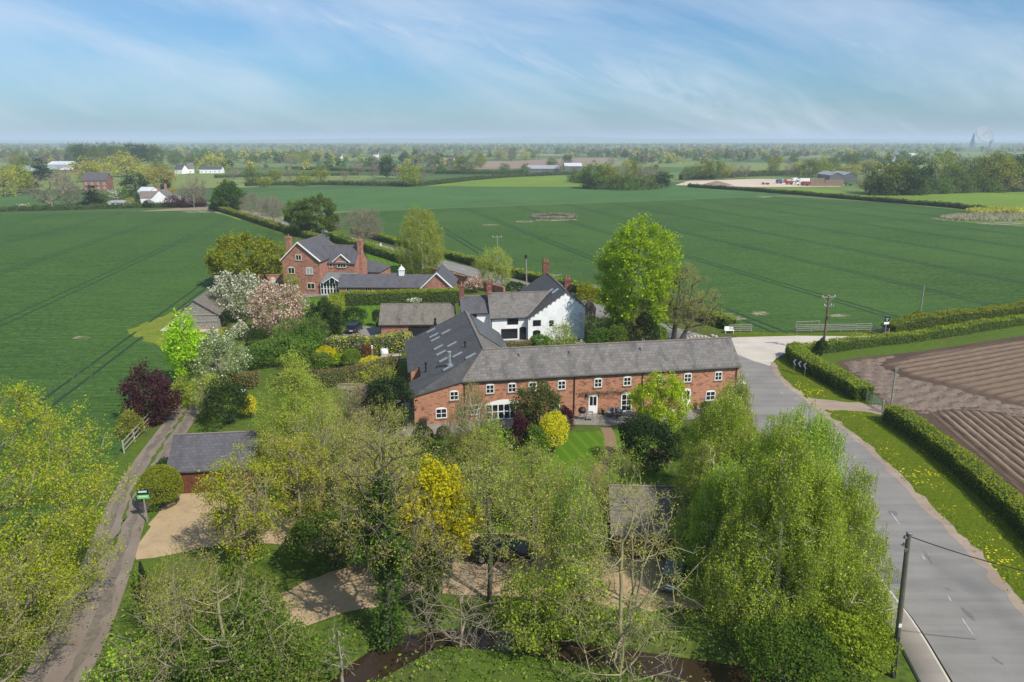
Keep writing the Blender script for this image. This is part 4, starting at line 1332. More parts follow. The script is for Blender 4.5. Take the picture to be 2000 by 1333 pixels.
# gravel drive
sheet_px('gravel_drive', [(355, 958), (500, 955), (560, 1010), (690, 1010), (830, 1040), (1000, 1040), (1190, 1060), (1330, 1060), (1420, 1110), (1390, 1185), (1330, 1198), (1200, 1186), (1040, 1172), (920, 1165),
                          (830, 1155), (745, 1175), (690, 1195), (610, 1225), (530, 1260), (490, 1210), (520, 1165), (600, 1135), (690, 1105), (640, 1080), (520, 1060), (400, 1070), (300, 1092), (262, 1100), (285, 1030), (320, 990)], 0.024, MT['gravel'], rag=.5)
sheet_px('lawn', [(270, 1110), (380, 1085), (470, 1080), (500, 1120), (420, 1200), (330, 1250), (250, 1200)], 0.018, MT['garden'])
sheet_px('lawn', [(735, 1333), (860, 1262), (1000, 1276), (1200, 1310), (1300, 1333), (1300, 1420), (700, 1420)], 0.018, MT['garden'])
sheet_px('lawn', [(540, 1270), (700, 1205), (740, 1190), (745, 1225), (690, 1280), (620, 1350), (530, 1380)], 0.018, MT['garden'], rag=.4)
# lawns and yards further back
sheet_px('lawn', [(1030, 985), (1085, 880), (1112, 846), (1300, 836), (1330, 870), (1300, 930), (1240, 985)], 0.02, MT['lawn'])
ribbon('garden_path', [at2(*p) for p in [(1183, 836), (1191, 850), (1194, 872), (1190, 892), (1170, 920), (1150, 960)]], 1.15, 0.03, MT['bricpath'])
sheet_px('lawn', [(690, 494), (740, 497), (832, 527), (880, 545), (880, 560), (860, 566), (700, 530)], 0.02, MT['lawn'])
sheet_px('lawn', [(560, 578), (655, 590), (640, 625), (590, 640), (540, 640), (500, 600)], 0.02, MT['lawn'])
sheet_px('lawn', [(680, 596), (880, 592), (880, 640), (680, 640)], 0.02, MT['lawn'])
sheet_px('rough_grass', [(246, 646), (336, 612), (370, 600), (440, 640), (410, 700), (345, 692), (290, 668)], 0.03, MT['corner'], rag=.6)
sheet_px('yard', [(664, 672), (672, 648), (700, 638), (770, 640), (900, 660), (1020, 662), (1060, 668), (1000, 690), (800, 690)], 0.024, MT['asphalt'])
sheet_px('terrace', [(585, 574), (655, 562), (700, 562), (652, 600), (636, 602), (640, 578), (590, 582)], 0.024, MT['paving'])
sheet_px('driveway', [(745, 533), (790, 533), (815, 545), (740, 545)], 0.024, MT['asphalt'])
sheet_px('shed_floor', [(312, 647), (338, 628), (430, 640), (425, 650)], 0.04, MT['concrete'])
def edge_dist(P, XY):
 edge = np.full(len(XY), 9.0)
 for e in range(len(P)):
  p0, q0 = P[e - 1], P[e]
  dd = q0 - p0
  tt = np.clip(((XY - p0) @ dd) / (dd @ dd), 0, 1)
  edge = np.minimum(edge, np.linalg.norm(XY - p0 - tt[:, None] * dd, axis=1))
 return edge
def ridged(name, pxs, dirpx, period, amp, seed, z=0.02, rag=0.09, groove=False):
 rng = np.random.default_rng(seed)
 poly = [at2(*p) for p in pxs]
 a, b = np.array(at2(*dirpx[0])), np.array(at2(*dirpx[1]))
 d = unit((b - a)[None])[0]
 nr = np.array([-d[1], d[0]])
 P = np.array(poly)
 lo, hi = ((P - a) @ nrm2(nr)).min(), ((P - a) @ nr).max()
 l0, l1 = ((P - a) @ d).min(), ((P - a) @ d).max()
 vs = np.arange(lo, hi, period / 6)
 us = np.arange(l0, l1 + 2, .8)
 U, Vv = np.meshgrid(us, vs)
 XY = a + U.ravel()[:, None] * d + Vv.ravel()[:, None] * nr
 ph = 2 * PI * (Vv.ravel() + 0.05 * np.sin(U.ravel() * 0.21)) / period
 edge = edge_dist(P, XY)
 sh = 1 - np.exp(-(((ph / (2 * PI)) % 1 - .5) / .16) ** 2) if groove else np.clip(0.5 + 0.75 * np.sin(ph), 0, 1)
 Z = z - .03 + (amp * sh + .04) * np.clip(edge / 1.4, 0.0, 1) + rng.normal(size=len(ph)) * (amp * rag + .012)
 n, m = len(us), len(vs)
 i, j = np.meshgrid(np.arange(n - 1), np.arange(m - 1))
 q = (j * n + i).ravel()
 F = np.stack([q, q + 1, q + n + 1, q + n], 1)
 F = F[inside(poly, XY[F].mean(1))]
 used, inv = np.unique(F, return_inverse=True)
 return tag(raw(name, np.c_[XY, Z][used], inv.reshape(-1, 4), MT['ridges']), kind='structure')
def nrm2(v):
 return v
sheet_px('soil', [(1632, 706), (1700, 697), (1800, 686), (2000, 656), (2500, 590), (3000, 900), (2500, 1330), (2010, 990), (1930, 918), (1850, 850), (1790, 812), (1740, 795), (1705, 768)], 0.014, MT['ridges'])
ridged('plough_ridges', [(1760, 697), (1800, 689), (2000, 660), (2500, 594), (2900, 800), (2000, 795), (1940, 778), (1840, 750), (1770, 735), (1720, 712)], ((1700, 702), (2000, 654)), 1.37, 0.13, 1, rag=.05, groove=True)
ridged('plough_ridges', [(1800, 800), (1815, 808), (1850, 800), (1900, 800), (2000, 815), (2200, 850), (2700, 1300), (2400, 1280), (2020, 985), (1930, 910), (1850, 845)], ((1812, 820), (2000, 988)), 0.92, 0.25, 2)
def tyre_marks():
 """churned headland between the two sets of ridges"""
 rng = np.random.default_rng(12)
 poly = [at2(*p) for p in [(1640, 707), (1700, 699), (1762, 692), (1722, 714), (1775, 738), (1845, 753), (1945, 780), (2010, 797), (2300, 820), (2300, 850), (2000, 817), (1900, 802), (1850, 802), (1815, 810), (1790, 808), (1740, 795), (1700, 768)]]
 P0 = np.array(poly)
 xs, ys = np.arange(P0[:, 0].min(), P0[:, 0].max(), .22), np.arange(P0[:, 1].min(), P0[:, 1].max(), .22)
 X, Y = np.meshgrid(xs, ys)
 x, y = X.ravel(), Y.ravel()
 z = np.zeros(len(x))
 for k in range(7):
  a = rng.uniform(-.5, 1.3)
  u, v = x * np.cos(a) + y * np.sin(a), -x * np.sin(a) + y * np.cos(a)
  ph = v * rng.uniform(2.4, 4.6) + 1.6 * np.sin(u * rng.uniform(.08, .3) + k) + k
  m = np.clip(.5 + .9 * np.sin(x * rng.uniform(.1, .4) + k * 2) * np.sin(y * rng.uniform(.1, .4) + k), 0, 1)
  z += .085 * m * np.sin(ph) * (1 + .5 * np.sin(u * 9))
 z = .11 + np.clip(z, -.09, .16) + rng.normal(size=len(z)) * .022
 n, m = len(xs), len(ys)
 i, j = np.meshgrid(np.arange(n - 1), np.arange(m - 1))
 q = (j * n + i).ravel()
 F = np.stack([q, q + 1, q + n + 1, q + n], 1)
 XY = np.c_[x, y]
 z = (z + .03) * np.clip(edge_dist(P0, XY) / 1.2, 0, 1) - .03
 F = F[inside(poly, XY[F].mean(1))]
 used, inv = np.unique(F, return_inverse=True)
 tag(raw('churned_soil', np.c_[XY, z][used], inv.reshape(-1, 4), MT['churn']), kind='structure')
tyre_marks()
# ------------------------------------------------------------------ hedges
hedge_px('hedge', 'long thin far hedge along the top edge of the left wheat field', [(-350, 430), (0, 414), (120, 411), (260, 407), (398, 404)], 1.6, 1.9, 'hedge_dark', 1, ls=0.6)
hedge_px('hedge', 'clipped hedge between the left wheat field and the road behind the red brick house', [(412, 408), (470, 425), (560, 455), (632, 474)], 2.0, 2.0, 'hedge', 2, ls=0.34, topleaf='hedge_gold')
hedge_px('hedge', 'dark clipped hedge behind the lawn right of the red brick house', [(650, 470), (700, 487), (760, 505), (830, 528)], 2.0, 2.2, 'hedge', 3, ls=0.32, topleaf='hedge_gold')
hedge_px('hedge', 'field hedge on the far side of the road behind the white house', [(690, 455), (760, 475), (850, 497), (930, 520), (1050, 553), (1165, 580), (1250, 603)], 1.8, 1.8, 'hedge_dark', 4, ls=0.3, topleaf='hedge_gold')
hedge_px('hedge', 'short clipped hedge ending at the wooden bench fence by the field gateway', [(1290, 604), (1345, 618), (1390, 631), (1428, 644)], 2.0, 1.7, 'hedge', 5, ls=0.24, topleaf='hedge_gold')
hedge_px('hedge', 'long dark straight hedge running to the far yard with lorries', [(1345, 366), (1500, 376), (1720, 395), (1850, 405), (1922, 413)], 2.2, 1.9, 'hedge_dark', 6, ls=0.6)
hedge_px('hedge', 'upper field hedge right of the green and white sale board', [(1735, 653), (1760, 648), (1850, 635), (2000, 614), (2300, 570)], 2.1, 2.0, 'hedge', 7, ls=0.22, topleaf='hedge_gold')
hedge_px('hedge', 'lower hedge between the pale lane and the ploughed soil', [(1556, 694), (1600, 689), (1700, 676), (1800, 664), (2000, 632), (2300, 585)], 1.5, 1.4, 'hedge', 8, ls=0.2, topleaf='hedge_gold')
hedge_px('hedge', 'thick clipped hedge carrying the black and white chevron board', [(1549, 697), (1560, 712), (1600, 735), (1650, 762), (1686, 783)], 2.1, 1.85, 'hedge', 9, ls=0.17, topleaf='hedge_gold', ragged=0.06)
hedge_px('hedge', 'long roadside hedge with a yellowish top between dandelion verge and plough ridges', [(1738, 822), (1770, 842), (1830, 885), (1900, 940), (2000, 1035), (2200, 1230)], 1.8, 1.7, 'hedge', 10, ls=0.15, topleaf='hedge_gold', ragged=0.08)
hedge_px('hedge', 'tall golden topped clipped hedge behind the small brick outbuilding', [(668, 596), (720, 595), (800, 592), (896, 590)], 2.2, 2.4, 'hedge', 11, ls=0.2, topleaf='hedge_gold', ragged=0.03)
hedge_px('hedge', 'short golden hedge running towards the viewer beside the terrace steps', [(660, 596), (657, 610), (654, 622)], 2.4, 2.2, 'hedge_gold', 12, ls=0.2, topleaf='hedge_gold', ragged=0.03)
hedge_px('hedge', 'rough hedge with yellow and mauve flowers behind the white bulk bag', [(628, 690), (680, 692), (730, 690), (790, 686)], 2.2, 2.3, 'mixed', 13, ls=0.2, ragged=0.25)
hedge_px('hedge', 'brown beech hedge curving behind the vegetable beds', [(545, 760), (610, 757), (660, 752), (715, 740), (770, 724)], 1.6, 1.9, 'copper', 14, ls=0.16, ragged=0.05)
hedge_px('hedge', 'brown beech hedge left of the big olive birch', [(425, 754), (470, 756), (500, 757)], 1.6, 1.7, 'copper', 15, ls=0.17, ragged=0.06)
hedge_px('hedge', 'brown clipped hedge in front of the white house windows', [(985, 694), (1010, 691), (1042, 688)], 1.6, 1.7, 'copper', 16, ls=0.16)
hedge_px('hedge', 'small dark clipped hedge at the corner behind the golden hedge', [(548, 574), (556, 578)], 1.2, 1.3, 'hedge_dark', 17, ls=0.2)
for k, (pl, w, h, lab) in enumerate([
 ([(420, 348), (520, 345), (700, 343)], 2.5, 2.2, 'thin far hedge in front of the lone round oaks'),
 ([(480, 364), (600, 361), (780, 364), (830, 363), (925, 352), (1000, 346), (1110, 342)], 3, 2.4, 'long far hedge curving above the bright yellow green field'),
 ([(850, 340), (930, 341), (1020, 340)], 3, 3, 'dark far hedge left of the long low grey sheds'),
 ([(560, 331), (700, 336), (860, 338)], 3, 2.6, 'faint far hedge above the grassy strips right of the lone oaks'),
 ([(1700, 382), (1800, 380), (1900, 376), (2050, 374)], 4, 2.4, 'dark undergrowth hedge along the foot of the right wood'),
 ([(1330, 352), (1420, 347), (1500, 344), (1560, 343)], 4, 4, 'bushy hedge behind the sandy yard'),
]):
 hedge_px('hedge', lab, pl, w, h, 'hedge_dark', 30 + k, ls=0.9)
# ------------------------------------------------------------------ buildings
class Fr:
 """local frame of a building: a along the front, b into the depth, z up"""
 def __init__(s, ox, oy, deg):
  s.o = Vector((ox, oy, 0))
  s.a = Vector((math.cos(R(deg)), math.sin(R(deg)), 0))
  s.b = Vector((-math.sin(R(deg)), math.cos(R(deg)), 0))
  s.deg = deg
 def __call__(s, a, b, z=0.0):
  return s.o + s.a * a + s.b * b + Vector((0, 0, z))
def window(root, P, u, w, h, cols=2, rows=2, frame='white', pane='glass', arch=0.0, sill=True, bar=0.055, proud=0.05, name='window', edge=0.08, door=False, solid=0.0):
 """casement on a wall: P is the lower left corner on the wall, u along the wall (right seen from outside)"""
 u = Vector(u).normalized()
 z = Vector((0, 0, 1))
 n = u.cross(z)
 P = Vector(P)
 m = MB()
 def bx(x0, z0, x1, z1, d0=0.0, d1=proud):
  m.box(P + u * x0 + z * z0 + n * d0, u * (x1 - x0), n * (d1 - d0), z * (z1 - z0))
 bx(0, 0, edge, h)
 bx(w - edge, 0, w, h)
 bx(edge, 0, w - edge, edge * 0.9)
 if arch > 0:
  k = 8
  for i in range(k):
   x0, x1 = w * i / k, w * (i + 1) / k
   za = h + arch * (1 - (2 * x0 / w - 1) ** 2)
   zb = h + arch * (1 - (2 * x1 / w - 1) ** 2)
   m.hexa([P + u * x0 + z * (h - edge), P + u * x1 + z * (h - edge), P + u * x1 + z * (h - edge) + n * proud * -1 * -1, P + u * x0 + z * (h - edge) + n * proud,
     P + u * x0 + z * za, P + u * x1 + z * zb, P + u * x1 + z * zb + n * proud, P + u * x0 + z * za + n * proud][::1])
 else:
  bx(edge, h - edge, w - edge, h)
 iw = w - 2 * edge
 for c in range(1, cols):
  x = edge + iw * c / cols
  bx(x - bar / 2, edge, x + bar / 2, h - edge, 0.0, proud * 0.9)
 for r in range(1, rows):
  q = edge + (h - 2 * edge) * r / rows
  bx(edge, q - bar / 2, w - edge, q + bar / 2, 0.0, proud * 0.8)
 if solid:
  bx(edge, edge, w - edge, h * solid, 0.0, proud * 0.85)
 f = m.build(name, MT[frame], root)
 g = MB()
 g.box(P + u * edge + z * edge + n * 0.004, u * iw, n * 0.016, z * (h - 2 * edge))
 g.build('pane', MT[pane], f, loc=parent_loc(root))
 if sill and not door:
  s = MB()
  s.box(P - u * 0.08 - z * 0.10, u * (w + 0.16), n * 0.10, z * 0.095)
  s.build('sill', MT['sill'], f, loc=parent_loc(root))
 if door:
  s = MB()
  s.box(P + u * (w - edge - 0.14) + z * (h * 0.45) + n * proud, u * 0.09, n * 0.05, z * 0.04)
  s.build('handle', MT['black'], f, loc=parent_loc(root))
 return f
def roof_slab(m, pts, t=0.14, mi=0, down=None):
 """a sloping roof plane with thickness; pts counter-clockwise seen from above"""
 P = [Vector(p) for p in pts]
 n = (P[1] - P[0]).cross(P[2] - P[0]).normalized()
 if n.z < 0:
  P = P[::-1]
  n = -n
 Q = [p - Vector((0, 0, t)) for p in P]
 m.poly(P, mi)
 m.poly(Q[::-1], mi)
 k = len(P)
 for i in range(k):
  j = (i + 1) % k
  m.poly([Q[i], Q[j], P[j], P[i]], mi)
def chimney(root, c, sx, sy, z0, z1, deg, pots=1, brick='brick2'):
 m = MB()
 m.cbox((c[0], c[1], z0), sx, sy, z1 - z0 - 0.3, R(deg))
 m.cbox((c[0], c[1], z1 - 0.3), sx + 0.14, sy + 0.14, 0.16, R(deg))
 m.cbox((c[0], c[1], z1 - 0.14), sx + 0.04, sy + 0.04, 0.14, R(deg))
 ch = m.build('chimney', MT[brick], root)
 q = MB()
 for i in range(pots):
  off = (i - (pots - 1) / 2) * 0.42
  q.lathe((c[0] + math.cos(R(deg)) * off, c[1] + math.sin(R(deg)) * off, z1), [(0.14, -0.02), (0.11, 0.3), (0.14, 0.42), (0.14, 0.5)], 8)
 q.build('chimney_pot', MT['terracotta'], ch, loc=parent_loc(root))
 return ch
def ridge_line(m, a, b, r=0.10, mi=0):
 m.tube(Vector(a) + Vector((0, 0, 0.0)), Vector(b), r, r, 6, mi)
def gutter(m, a, b, mi=0):
 m.tube(a, b, 0.06, 0.06, 6, mi)
# ---- the converted barn ------------------------------------------------------------
def barn():
 f = Fr(-5.0, 69.1, 9.7)
 root = thing('barn_house', 'long red brick converted barn with grey slate L shaped roof and white casements', 'house', f(0, 0))
 LW, DW, EV, RG, RB = 30.1, 5.4, 4.62, 6.95, 2.7     # wing: length, depth, eaves, ridge, ridge offset
 ra = 2.5                                            # ridge of the long range runs along b at this a
 BL = 20.6                                           # its far end
 zl = 3.15                                           # low eaves of the left slope
 w = MB()
 w.poly([f(0, 0), f(LW, 0), f(LW, 0, EV - 0.05), f(0, 0, EV - 0.05)])
 w.poly([f(LW, 0), f(LW, DW), f(LW, DW, EV), f(LW, RB, RG - 0.15), f(LW, 0, EV - 0.05)])
 w.poly([f(LW, DW), f(6.6, DW), f(6.6, DW, EV), f(LW, DW, EV)])
 w.poly([f(6.6, DW), f(6.6, BL), f(6.6, BL, EV - 0.6), f(6.6, DW, EV - 0.6)])
 w.poly([f(-5.0, -0.04), f(0.02, -0.04), f(0.02, -0.04, EV - 0.08), f(-5.0, -0.04, zl - 0.08)])
 w.poly([f(0.02, -0.04), f(0.02, 0), f(0.02, 0, EV - 0.08), f(0.02, -0.04, EV - 0.08)])
 n0, n1, nd_ = 4.4, 8.0, 1.3
 xl = -5.0
 zn = lambda a: zl + (a + 5.2) * (RG - zl) / (ra + 5.2)
 w.poly([f(xl, n0), f(xl, -0.04), f(xl, -0.04, zl), f(xl, n0, zl)])
 w.poly([f(xl + nd_, n0), f(xl, n0), f(xl, n0, zl), f(xl + nd_, n0, zn(xl + nd_) - .1)])
 w.poly([f(xl + nd_, n1), f(xl + nd_, n0), f(xl + nd_, n0, zn(xl + nd_) - .1), f(xl + nd_, n1, zn(xl + nd_) - .1)])
 w.poly([f(xl, n1), f(xl + nd_, n1), f(xl + nd_, n1, zn(xl + nd_) - .1), f(xl, n1, zl)])
 w.poly([f(xl, BL), f(xl, n1), f(xl, n1, zl), f(xl, BL, zl)])
 w.poly([f(6.6, BL), f(xl, BL), f(xl, BL, zl), f(ra, BL, RG - .15), f(6.6, BL, EV - 0.6)])
 w.build('wall', MT['brick'], root)
 oh = 0.22
 r = MB()
 J = f(ra, RB, RG)
 hf = f(-0.08, -oh, EV - 0.10)
 roof_slab(r, [hf, f(LW + .15, -oh, EV - 0.10), f(LW + .15, RB, RG), J])
 roof_slab(r, [f(ra + 1.2, RB + 0.01, RG), f(LW + .15, RB + 0.01, RG), f(LW + .15, DW + oh, EV - 0.10), f(6.4, DW + oh, EV - 0.10)])
 ro = r.build('roof', MT['slate_grey'], root)
 r = MB()
 ce = f(-5.35, -oh + 0.01, zl)
 fe = f(-5.35, BL + .15, zl)
 F_ = f(ra, BL + .15, RG)
 T = 0.14
 zc = lambda a: zl + (a + 5.35) * (RG - zl) / (ra + 5.35)
 tri = [hf + Vector((0, 0, .02)), J, ce]
 roof_slab(r, tri, T)
 roof_slab(r, [J, F_, fe, f(-5.35, n1, zl), f(-5.35 + nd_, n1, zc(-5.35 + nd_)), f(-5.35 + nd_, n0, zc(-5.35 + nd_)), f(-5.35, n0, zl), ce], T)
 r.build('roof', MT['slate_dark'], root)
 r = MB()
 roof_slab(r, [f(ra, RB - 0.2, RG - .01), f(6.85, DW - 0.3, EV - .75), f(6.85, BL + .15, EV - .75), f(ra, BL + .15, RG - .01)], T)
 r.build('roof', MT['slate_brown'], root)
 q = MB()
 ridge_line(q, J, f(LW + .15, RB, RG))
 ridge_line(q, J, F_)
 ridge_line(q, hf + Vector((0, 0, .03)), J, 0.07)
 q.build('ridge', MT['ridge'], root)
 g = MB()
 gutter(g, f(0.1, -oh - .05, EV - .22), f(LW, -oh - .05, EV - .22))
 for a in (0.15, 11.7, 19.15, LW - 0.3):
  g.tube(f(a, -0.10, 0), f(a, -0.10, EV - .25), 0.045, 0.045, 6)
 g.tube(f(-5.15, -0.2, 0), f(-5.15, -0.2, zl - .2), 0.045, 0.045, 6)
 g.tube(f(-5.15, 4.2, 0), f(-5.15, 4.2, zl - .2), 0.045, 0.045, 6)
 g.build('gutter', MT['black'], root)
 for a in (2.78, 5.07, 7.23, 10.33, 14.26, 17.46, 21.0, 24.23, 27.75):
  window(root, f(a - .43, -0.002, 2.98), f.a, 0.86, 0.95, arch=0.09)
 window(root, f(-1.37, -0.042, 2.5), f.a, 0.9, 0.95, arch=0.10)
 window(root, f(-2.85, -0.042, 0.62), f.a, 1.15, 1.05, arch=0.12)
 big = window(root, f(2.25, -0.002, 0.05), f.a, 3.95, 1.75, cols=6, rows=2, arch=0.42, sill=False, bar=0.11, name='french_window', edge=0.11)
 window(root, f(0.66, -0.002, 0.75), f.a, 1.0, 1.05, arch=0.10)
 window(root, f(9.2, -0.002, 0.75), f.a, 0.95, 1.15, arch=0.10)
 window(root, f(13.28, -0.002, 0.06), f.a, 1.0, 2.02, cols=2, rows=1, arch=0.14, door=True, name='door', edge=0.13, solid=0.45)
 window(root, f(16.85, -0.002, 0.06), f.a, 1.25, 2.0, cols=2, rows=3, arch=0.14, door=True, name='door', edge=0.12)
 window(root, f(23.7, -0.002, 0.06), f.a, 1.0, 2.05, cols=2, rows=1, arch=0.14, door=True, name='door', edge=0.13, solid=0.5)
 window(root, f(26.45, -0.002, 0.72), f.a, 1.1, 1.05, cols=2, rows=2, arch=0.10)
 up = (f(ra, 0, RG) - f(-5.35, 0, zl)).normalized()
 al = f.b
 nn = al.cross(up) if al.cross(up).z > 0 else up.cross(al)
 def light(px, py, w, h):
  best = None
  for k in range(320, 700, 4):
   z = k / 100
   p = Vector(at(px, py, z))
   a = (p - f.o).dot(f.a)
   e = abs(zc(a) - z)
   if best is None or e < best[0]:
    best = (e, p)
  p = best[1]
  m = MB()
  c0 = p - up * w / 2 - al * h / 2
  for o1, o2, l1, l2 in ((0, 0, w, .07), (0, h - .07, w, .07), (0, .07, .07, h - .14), (w - .07, .07, .07, h - .14)):
   m.box(c0 + up * o1 + al * o2, up * l1, al * l2, nn * 0.09)
  fr = m.build('rooflight', MT['lead'], root)
  g = MB()
  g.box(c0 + up * .07 + al * .07, up * (w - .14), al * (h - .14), nn * 0.05)
  g.build('pane', MT['glass_sky'], fr, loc=parent_loc(root))
  return p
 for px, py in ((842, 646.5), (871.5, 649), (847.5, 656), (851, 663), (857, 679), (883.5, 673), (862, 690), (894, 693.5), (868, 703), (920, 696), (876, 719)):
  light(px, py, 1.25, 0.62)
 def flue(px, py, mat, r1, h, cap):
  best = None
  for k in range(320, 700, 4):
   p = Vector(at(px, py, k / 100))
   e = abs(zc((p - f.o).dot(f.a)) - k / 100)
   if best is None or e < best[0]:
    best = (e, p)
  p = best[1]
  m = MB()
  m.lathe(p - Vector((0, 0, .2)), [(r1 * 1.5, 0), (r1 * 1.4, .35), (r1, .4), (r1, h), (r1 * cap, h), (r1 * cap, h + .18), (r1 * .5, h + .22)], 10)
  m.build('flue', MT[mat], root)
 flue(878, 714, 'steel', 0.20, 1.55, 1.25)
 flue(832, 727, 'black', 0.09, 1.1, 1.6)
 flue(908.5, 678, 'black', 0.09, 0.65, 1.4)
 flue(850, 632, 'black', 0.14, 0.7, 1.2)
 for a in (6.2, 11.6, 19.5):
  m = MB()
  m.lathe(f(a, 1.9, EV + 1.6), [(0.14, 0), (0.13, .32), (0.08, .4)], 8)
  m.build('vent', MT['lead'], root)
 up2 = (f(ra, 0, RG) - f(6.85, 0, EV - .75)).normalized()
 n2 = f.b.cross(up2) if f.b.cross(up2).z > 0 else up2.cross(f.b)
 s = MB()
 for k in range(6):
  c0 = f(6.75, 10.3 + k * 1.62, EV - .68) + n2 * 0.05
  s.box(c0, up2 * 4.6, f.b * 1.57, n2 * 0.05)
 s.build('solar_panel', MT['solar'], root)
 rng = np.random.default_rng(5)
 m = MB()
 pts = [f(12.4 + i * 0.42, -0.14, 2.45 + 0.08 * math.sin(i * 1.7)) for i in range(13)]
 for a, b in zip(pts, pts[1:]):
  m.tube(a, b, 0.035, 0.035, 5)
 lam = m.build('climber', BARK['brown'], root)
 LPs = np.array([pts[rng.integers(0, 13)] + Vector((rng.normal() * .3, -abs(rng.normal()) * .12, rng.normal() * .13)) for _ in range(420)])
 LV, LF = leaf_quads(rng, LPs, 0.13, .7, .5)
 raw('leaves', LV - np.array(parent_loc(root)), LF, LEAF['dead_leaf'], parent=lam)
 for a, z in ((18.9, 2.9), (13.0, 2.0), (28.9, 2.0)):
  m = MB()
  m.cbox(f(a, -.09, z), .16, .12, .22, R(f.deg))
  m.build('wall_lamp', MT['black'], root)
 patio = [f(-7.6, -2.9), f(-5.2, -2.9), f(9.5, -2.3), f(15, -3.6), f(23, -3.4), f(30, -2.6), f(31.5, 0), f(31.2, 0.4), f(-5.05, 0.4), f(-5.0, 9), f(-6.8, 9)]
 sheet('patio', [(p.x, p.y) for p in patio], 0.035, MT['paving'])
 return f
BF = barn()
# ---- white house ---------------------------------------------------------------------
def verge_board(m, a, b, t=0.16, h=0.22, nrm=(0, -1, 0), mi=0):
 a, b, n = Vector(a), Vector(b), Vector(nrm)
 m.hexa([a - Vector((0, 0, h)), b - Vector((0, 0, h)), b - Vector((0, 0, h)) - n * 0.05, a - Vector((0, 0, h)) - n * 0.05,
   a, b, b - n * 0.05, a - n * 0.05] if (b - a).cross(Vector((0, 0, 1))).dot(n) < 0 else
           [b - Vector((0, 0, h)), a - Vector((0, 0, h)), a - Vector((0, 0, h)) - n * 0.05, b - Vector((0, 0, h)) - n * 0.05,
   b, a, a - n * 0.05, b - n * 0.05])
def white_house():
 f = Fr(2.3, 100.4, 8.0)
 root = thing('white_house', 'white rendered house with slate roofs and four brick chimneys behind the barn', 'house', f(0, 0))
 w = MB()
 W1, D1, zL, zR, zA, aA = 8.4, 15.5, 3.35, 4.9, 7.25, 5.55
 w.poly([f(0, 0), f(W1, 0), f(W1, 0, zR), f(aA, 0, zA - .05), f(0, 0, zL)])
 w.poly([f(W1, 0), f(W1, D1), f(W1, D1, zR), f(W1, 0, zR)])
 w.poly([f(W1, D1), f(0, D1), f(0, D1, zL), f(aA, D1, zA - .05), f(W1, D1, zR)])
 w.poly([f(0, D1), f(0, 0), f(0, 0, zL), f(0, D1, zL)])
 b0 = 0.75
 w.poly([f(-5.3, b0), f(0, b0), f(0, b0, 3.55), f(-5.3, b0, 3.55)])
 w.poly([f(-5.3, 7), f(-5.3, b0), f(-5.3, b0, 3.55), f(-5.3, 3.6, 6.4), f(-5.3, 7, 3.55)])
 b1 = 1.9
 w.poly([f(-9.3, b1), f(-5.3, b1), f(-5.3, b1, 4.05), f(-9.3, b1, 4.05)])
 w.poly([f(-9.3, 7.2), f(-9.3, b1), f(-9.3, b1, 4.05), f(-9.3, 4.6, 5.85), f(-9.3, 7.2, 4.05)])
 w.build('wall', MT['render'], root)
 r = MB()
 roof_slab(r, [f(-.15, -.2, zL - .05), f(aA, -.2, zA), f(aA, D1, zA), f(-.15, D1, zL - .05)])
 roof_slab(r, [f(aA, -.2, zA), f(W1 + .2, -.2, zR - .12), f(W1 + .2, D1, zR - .12), f(aA, D1, zA)])
 r.build('roof', MT['slate_dark'], root)
 r = MB()
 roof_slab(r, [f(-5.45, b0 - .25, 3.42), f(-.1, b0 - .25, 3.42), f(3.9, 3.7, 6.45), f(-5.45, 3.7, 6.45)])
 roof_slab(r, [f(-5.45, 3.7, 6.45), f(3.9, 3.7, 6.45), f(0.3, 7.1, 3.42), f(-5.45, 7.1, 3.42)])
 r.build('roof', MT['slate_grey'], root)
 r = MB()
 roof_slab(r, [f(-9.5, b1 - .25, 3.95), f(-5.46, b1 - .25, 3.95), f(-5.46, 4.7, 5.9), f(-9.5, 4.7, 5.9)])
 roof_slab(r, [f(-9.5, 4.7, 5.9), f(-5.46, 4.7, 5.9), f(-5.46, 7.4, 3.95), f(-9.5, 7.4, 3.95)])
 r.build('roof', MT['slate_blue'], root)
 q = MB()
 ridge_line(q, f(aA, -.2, zA), f(aA, D1, zA))
 ridge_line(q, f(-5.45, 3.7, 6.45), f(3.7, 3.7, 6.45))
 ridge_line(q, f(-9.5, 4.7, 5.9), f(-5.46, 4.7, 5.9))
 q.build('ridge', MT['ridge'], root)
 q = MB()
 q.tube(f(-.1, b0 - .3, 3.5), f(3.85, 3.7, 6.5), .09, .09, 5)
 q.build('valley', MT['lead'], root)
 g = MB()
 gutter(g, f(-5.4, b0 - .32, 3.32), f(-.1, b0 - .32, 3.32))
 g.tube(f(-5.2, b0 - .08, 0), f(-5.2, b0 - .08, 3.3), .045, .045, 6)
 g.tube(f(-.05, -.12, 0), f(-.05, -.12, 3.1), .045, .045, 6)
 gutter(g, f(-9.4, b1 - .3, 3.86), f(-5.5, b1 - .3, 3.86))
 g.build('gutter', MT['black'], root)
 p = f(aA - .2, D1 - .4)
 chimney(root, (p.x, p.y), .95, .75, 6.4, 9.1, f.deg, 2, 'brick_old')
 p = f(aA + 1.3, 5.2)
 chimney(root, (p.x, p.y), 1.0, .8, 5.6, 8.0, f.deg, 2, 'brick_old')
 p = f(-5.2, 3.9)
 chimney(root, (p.x, p.y), .75, .75, 5.4, 8.1, f.deg, 1, 'brick_old')
 p = f(-9.2, 4.6)
 chimney(root, (p.x, p.y), .7, .7, 4.8, 7.6, f.deg, 1, 'brick_old')
 k = dict(frame='black', sill=False, bar=.06)
 window(root, f(-2.9, b0 - .003, 2.35), f.a, 1.6, .85, cols=3, rows=1, **k)
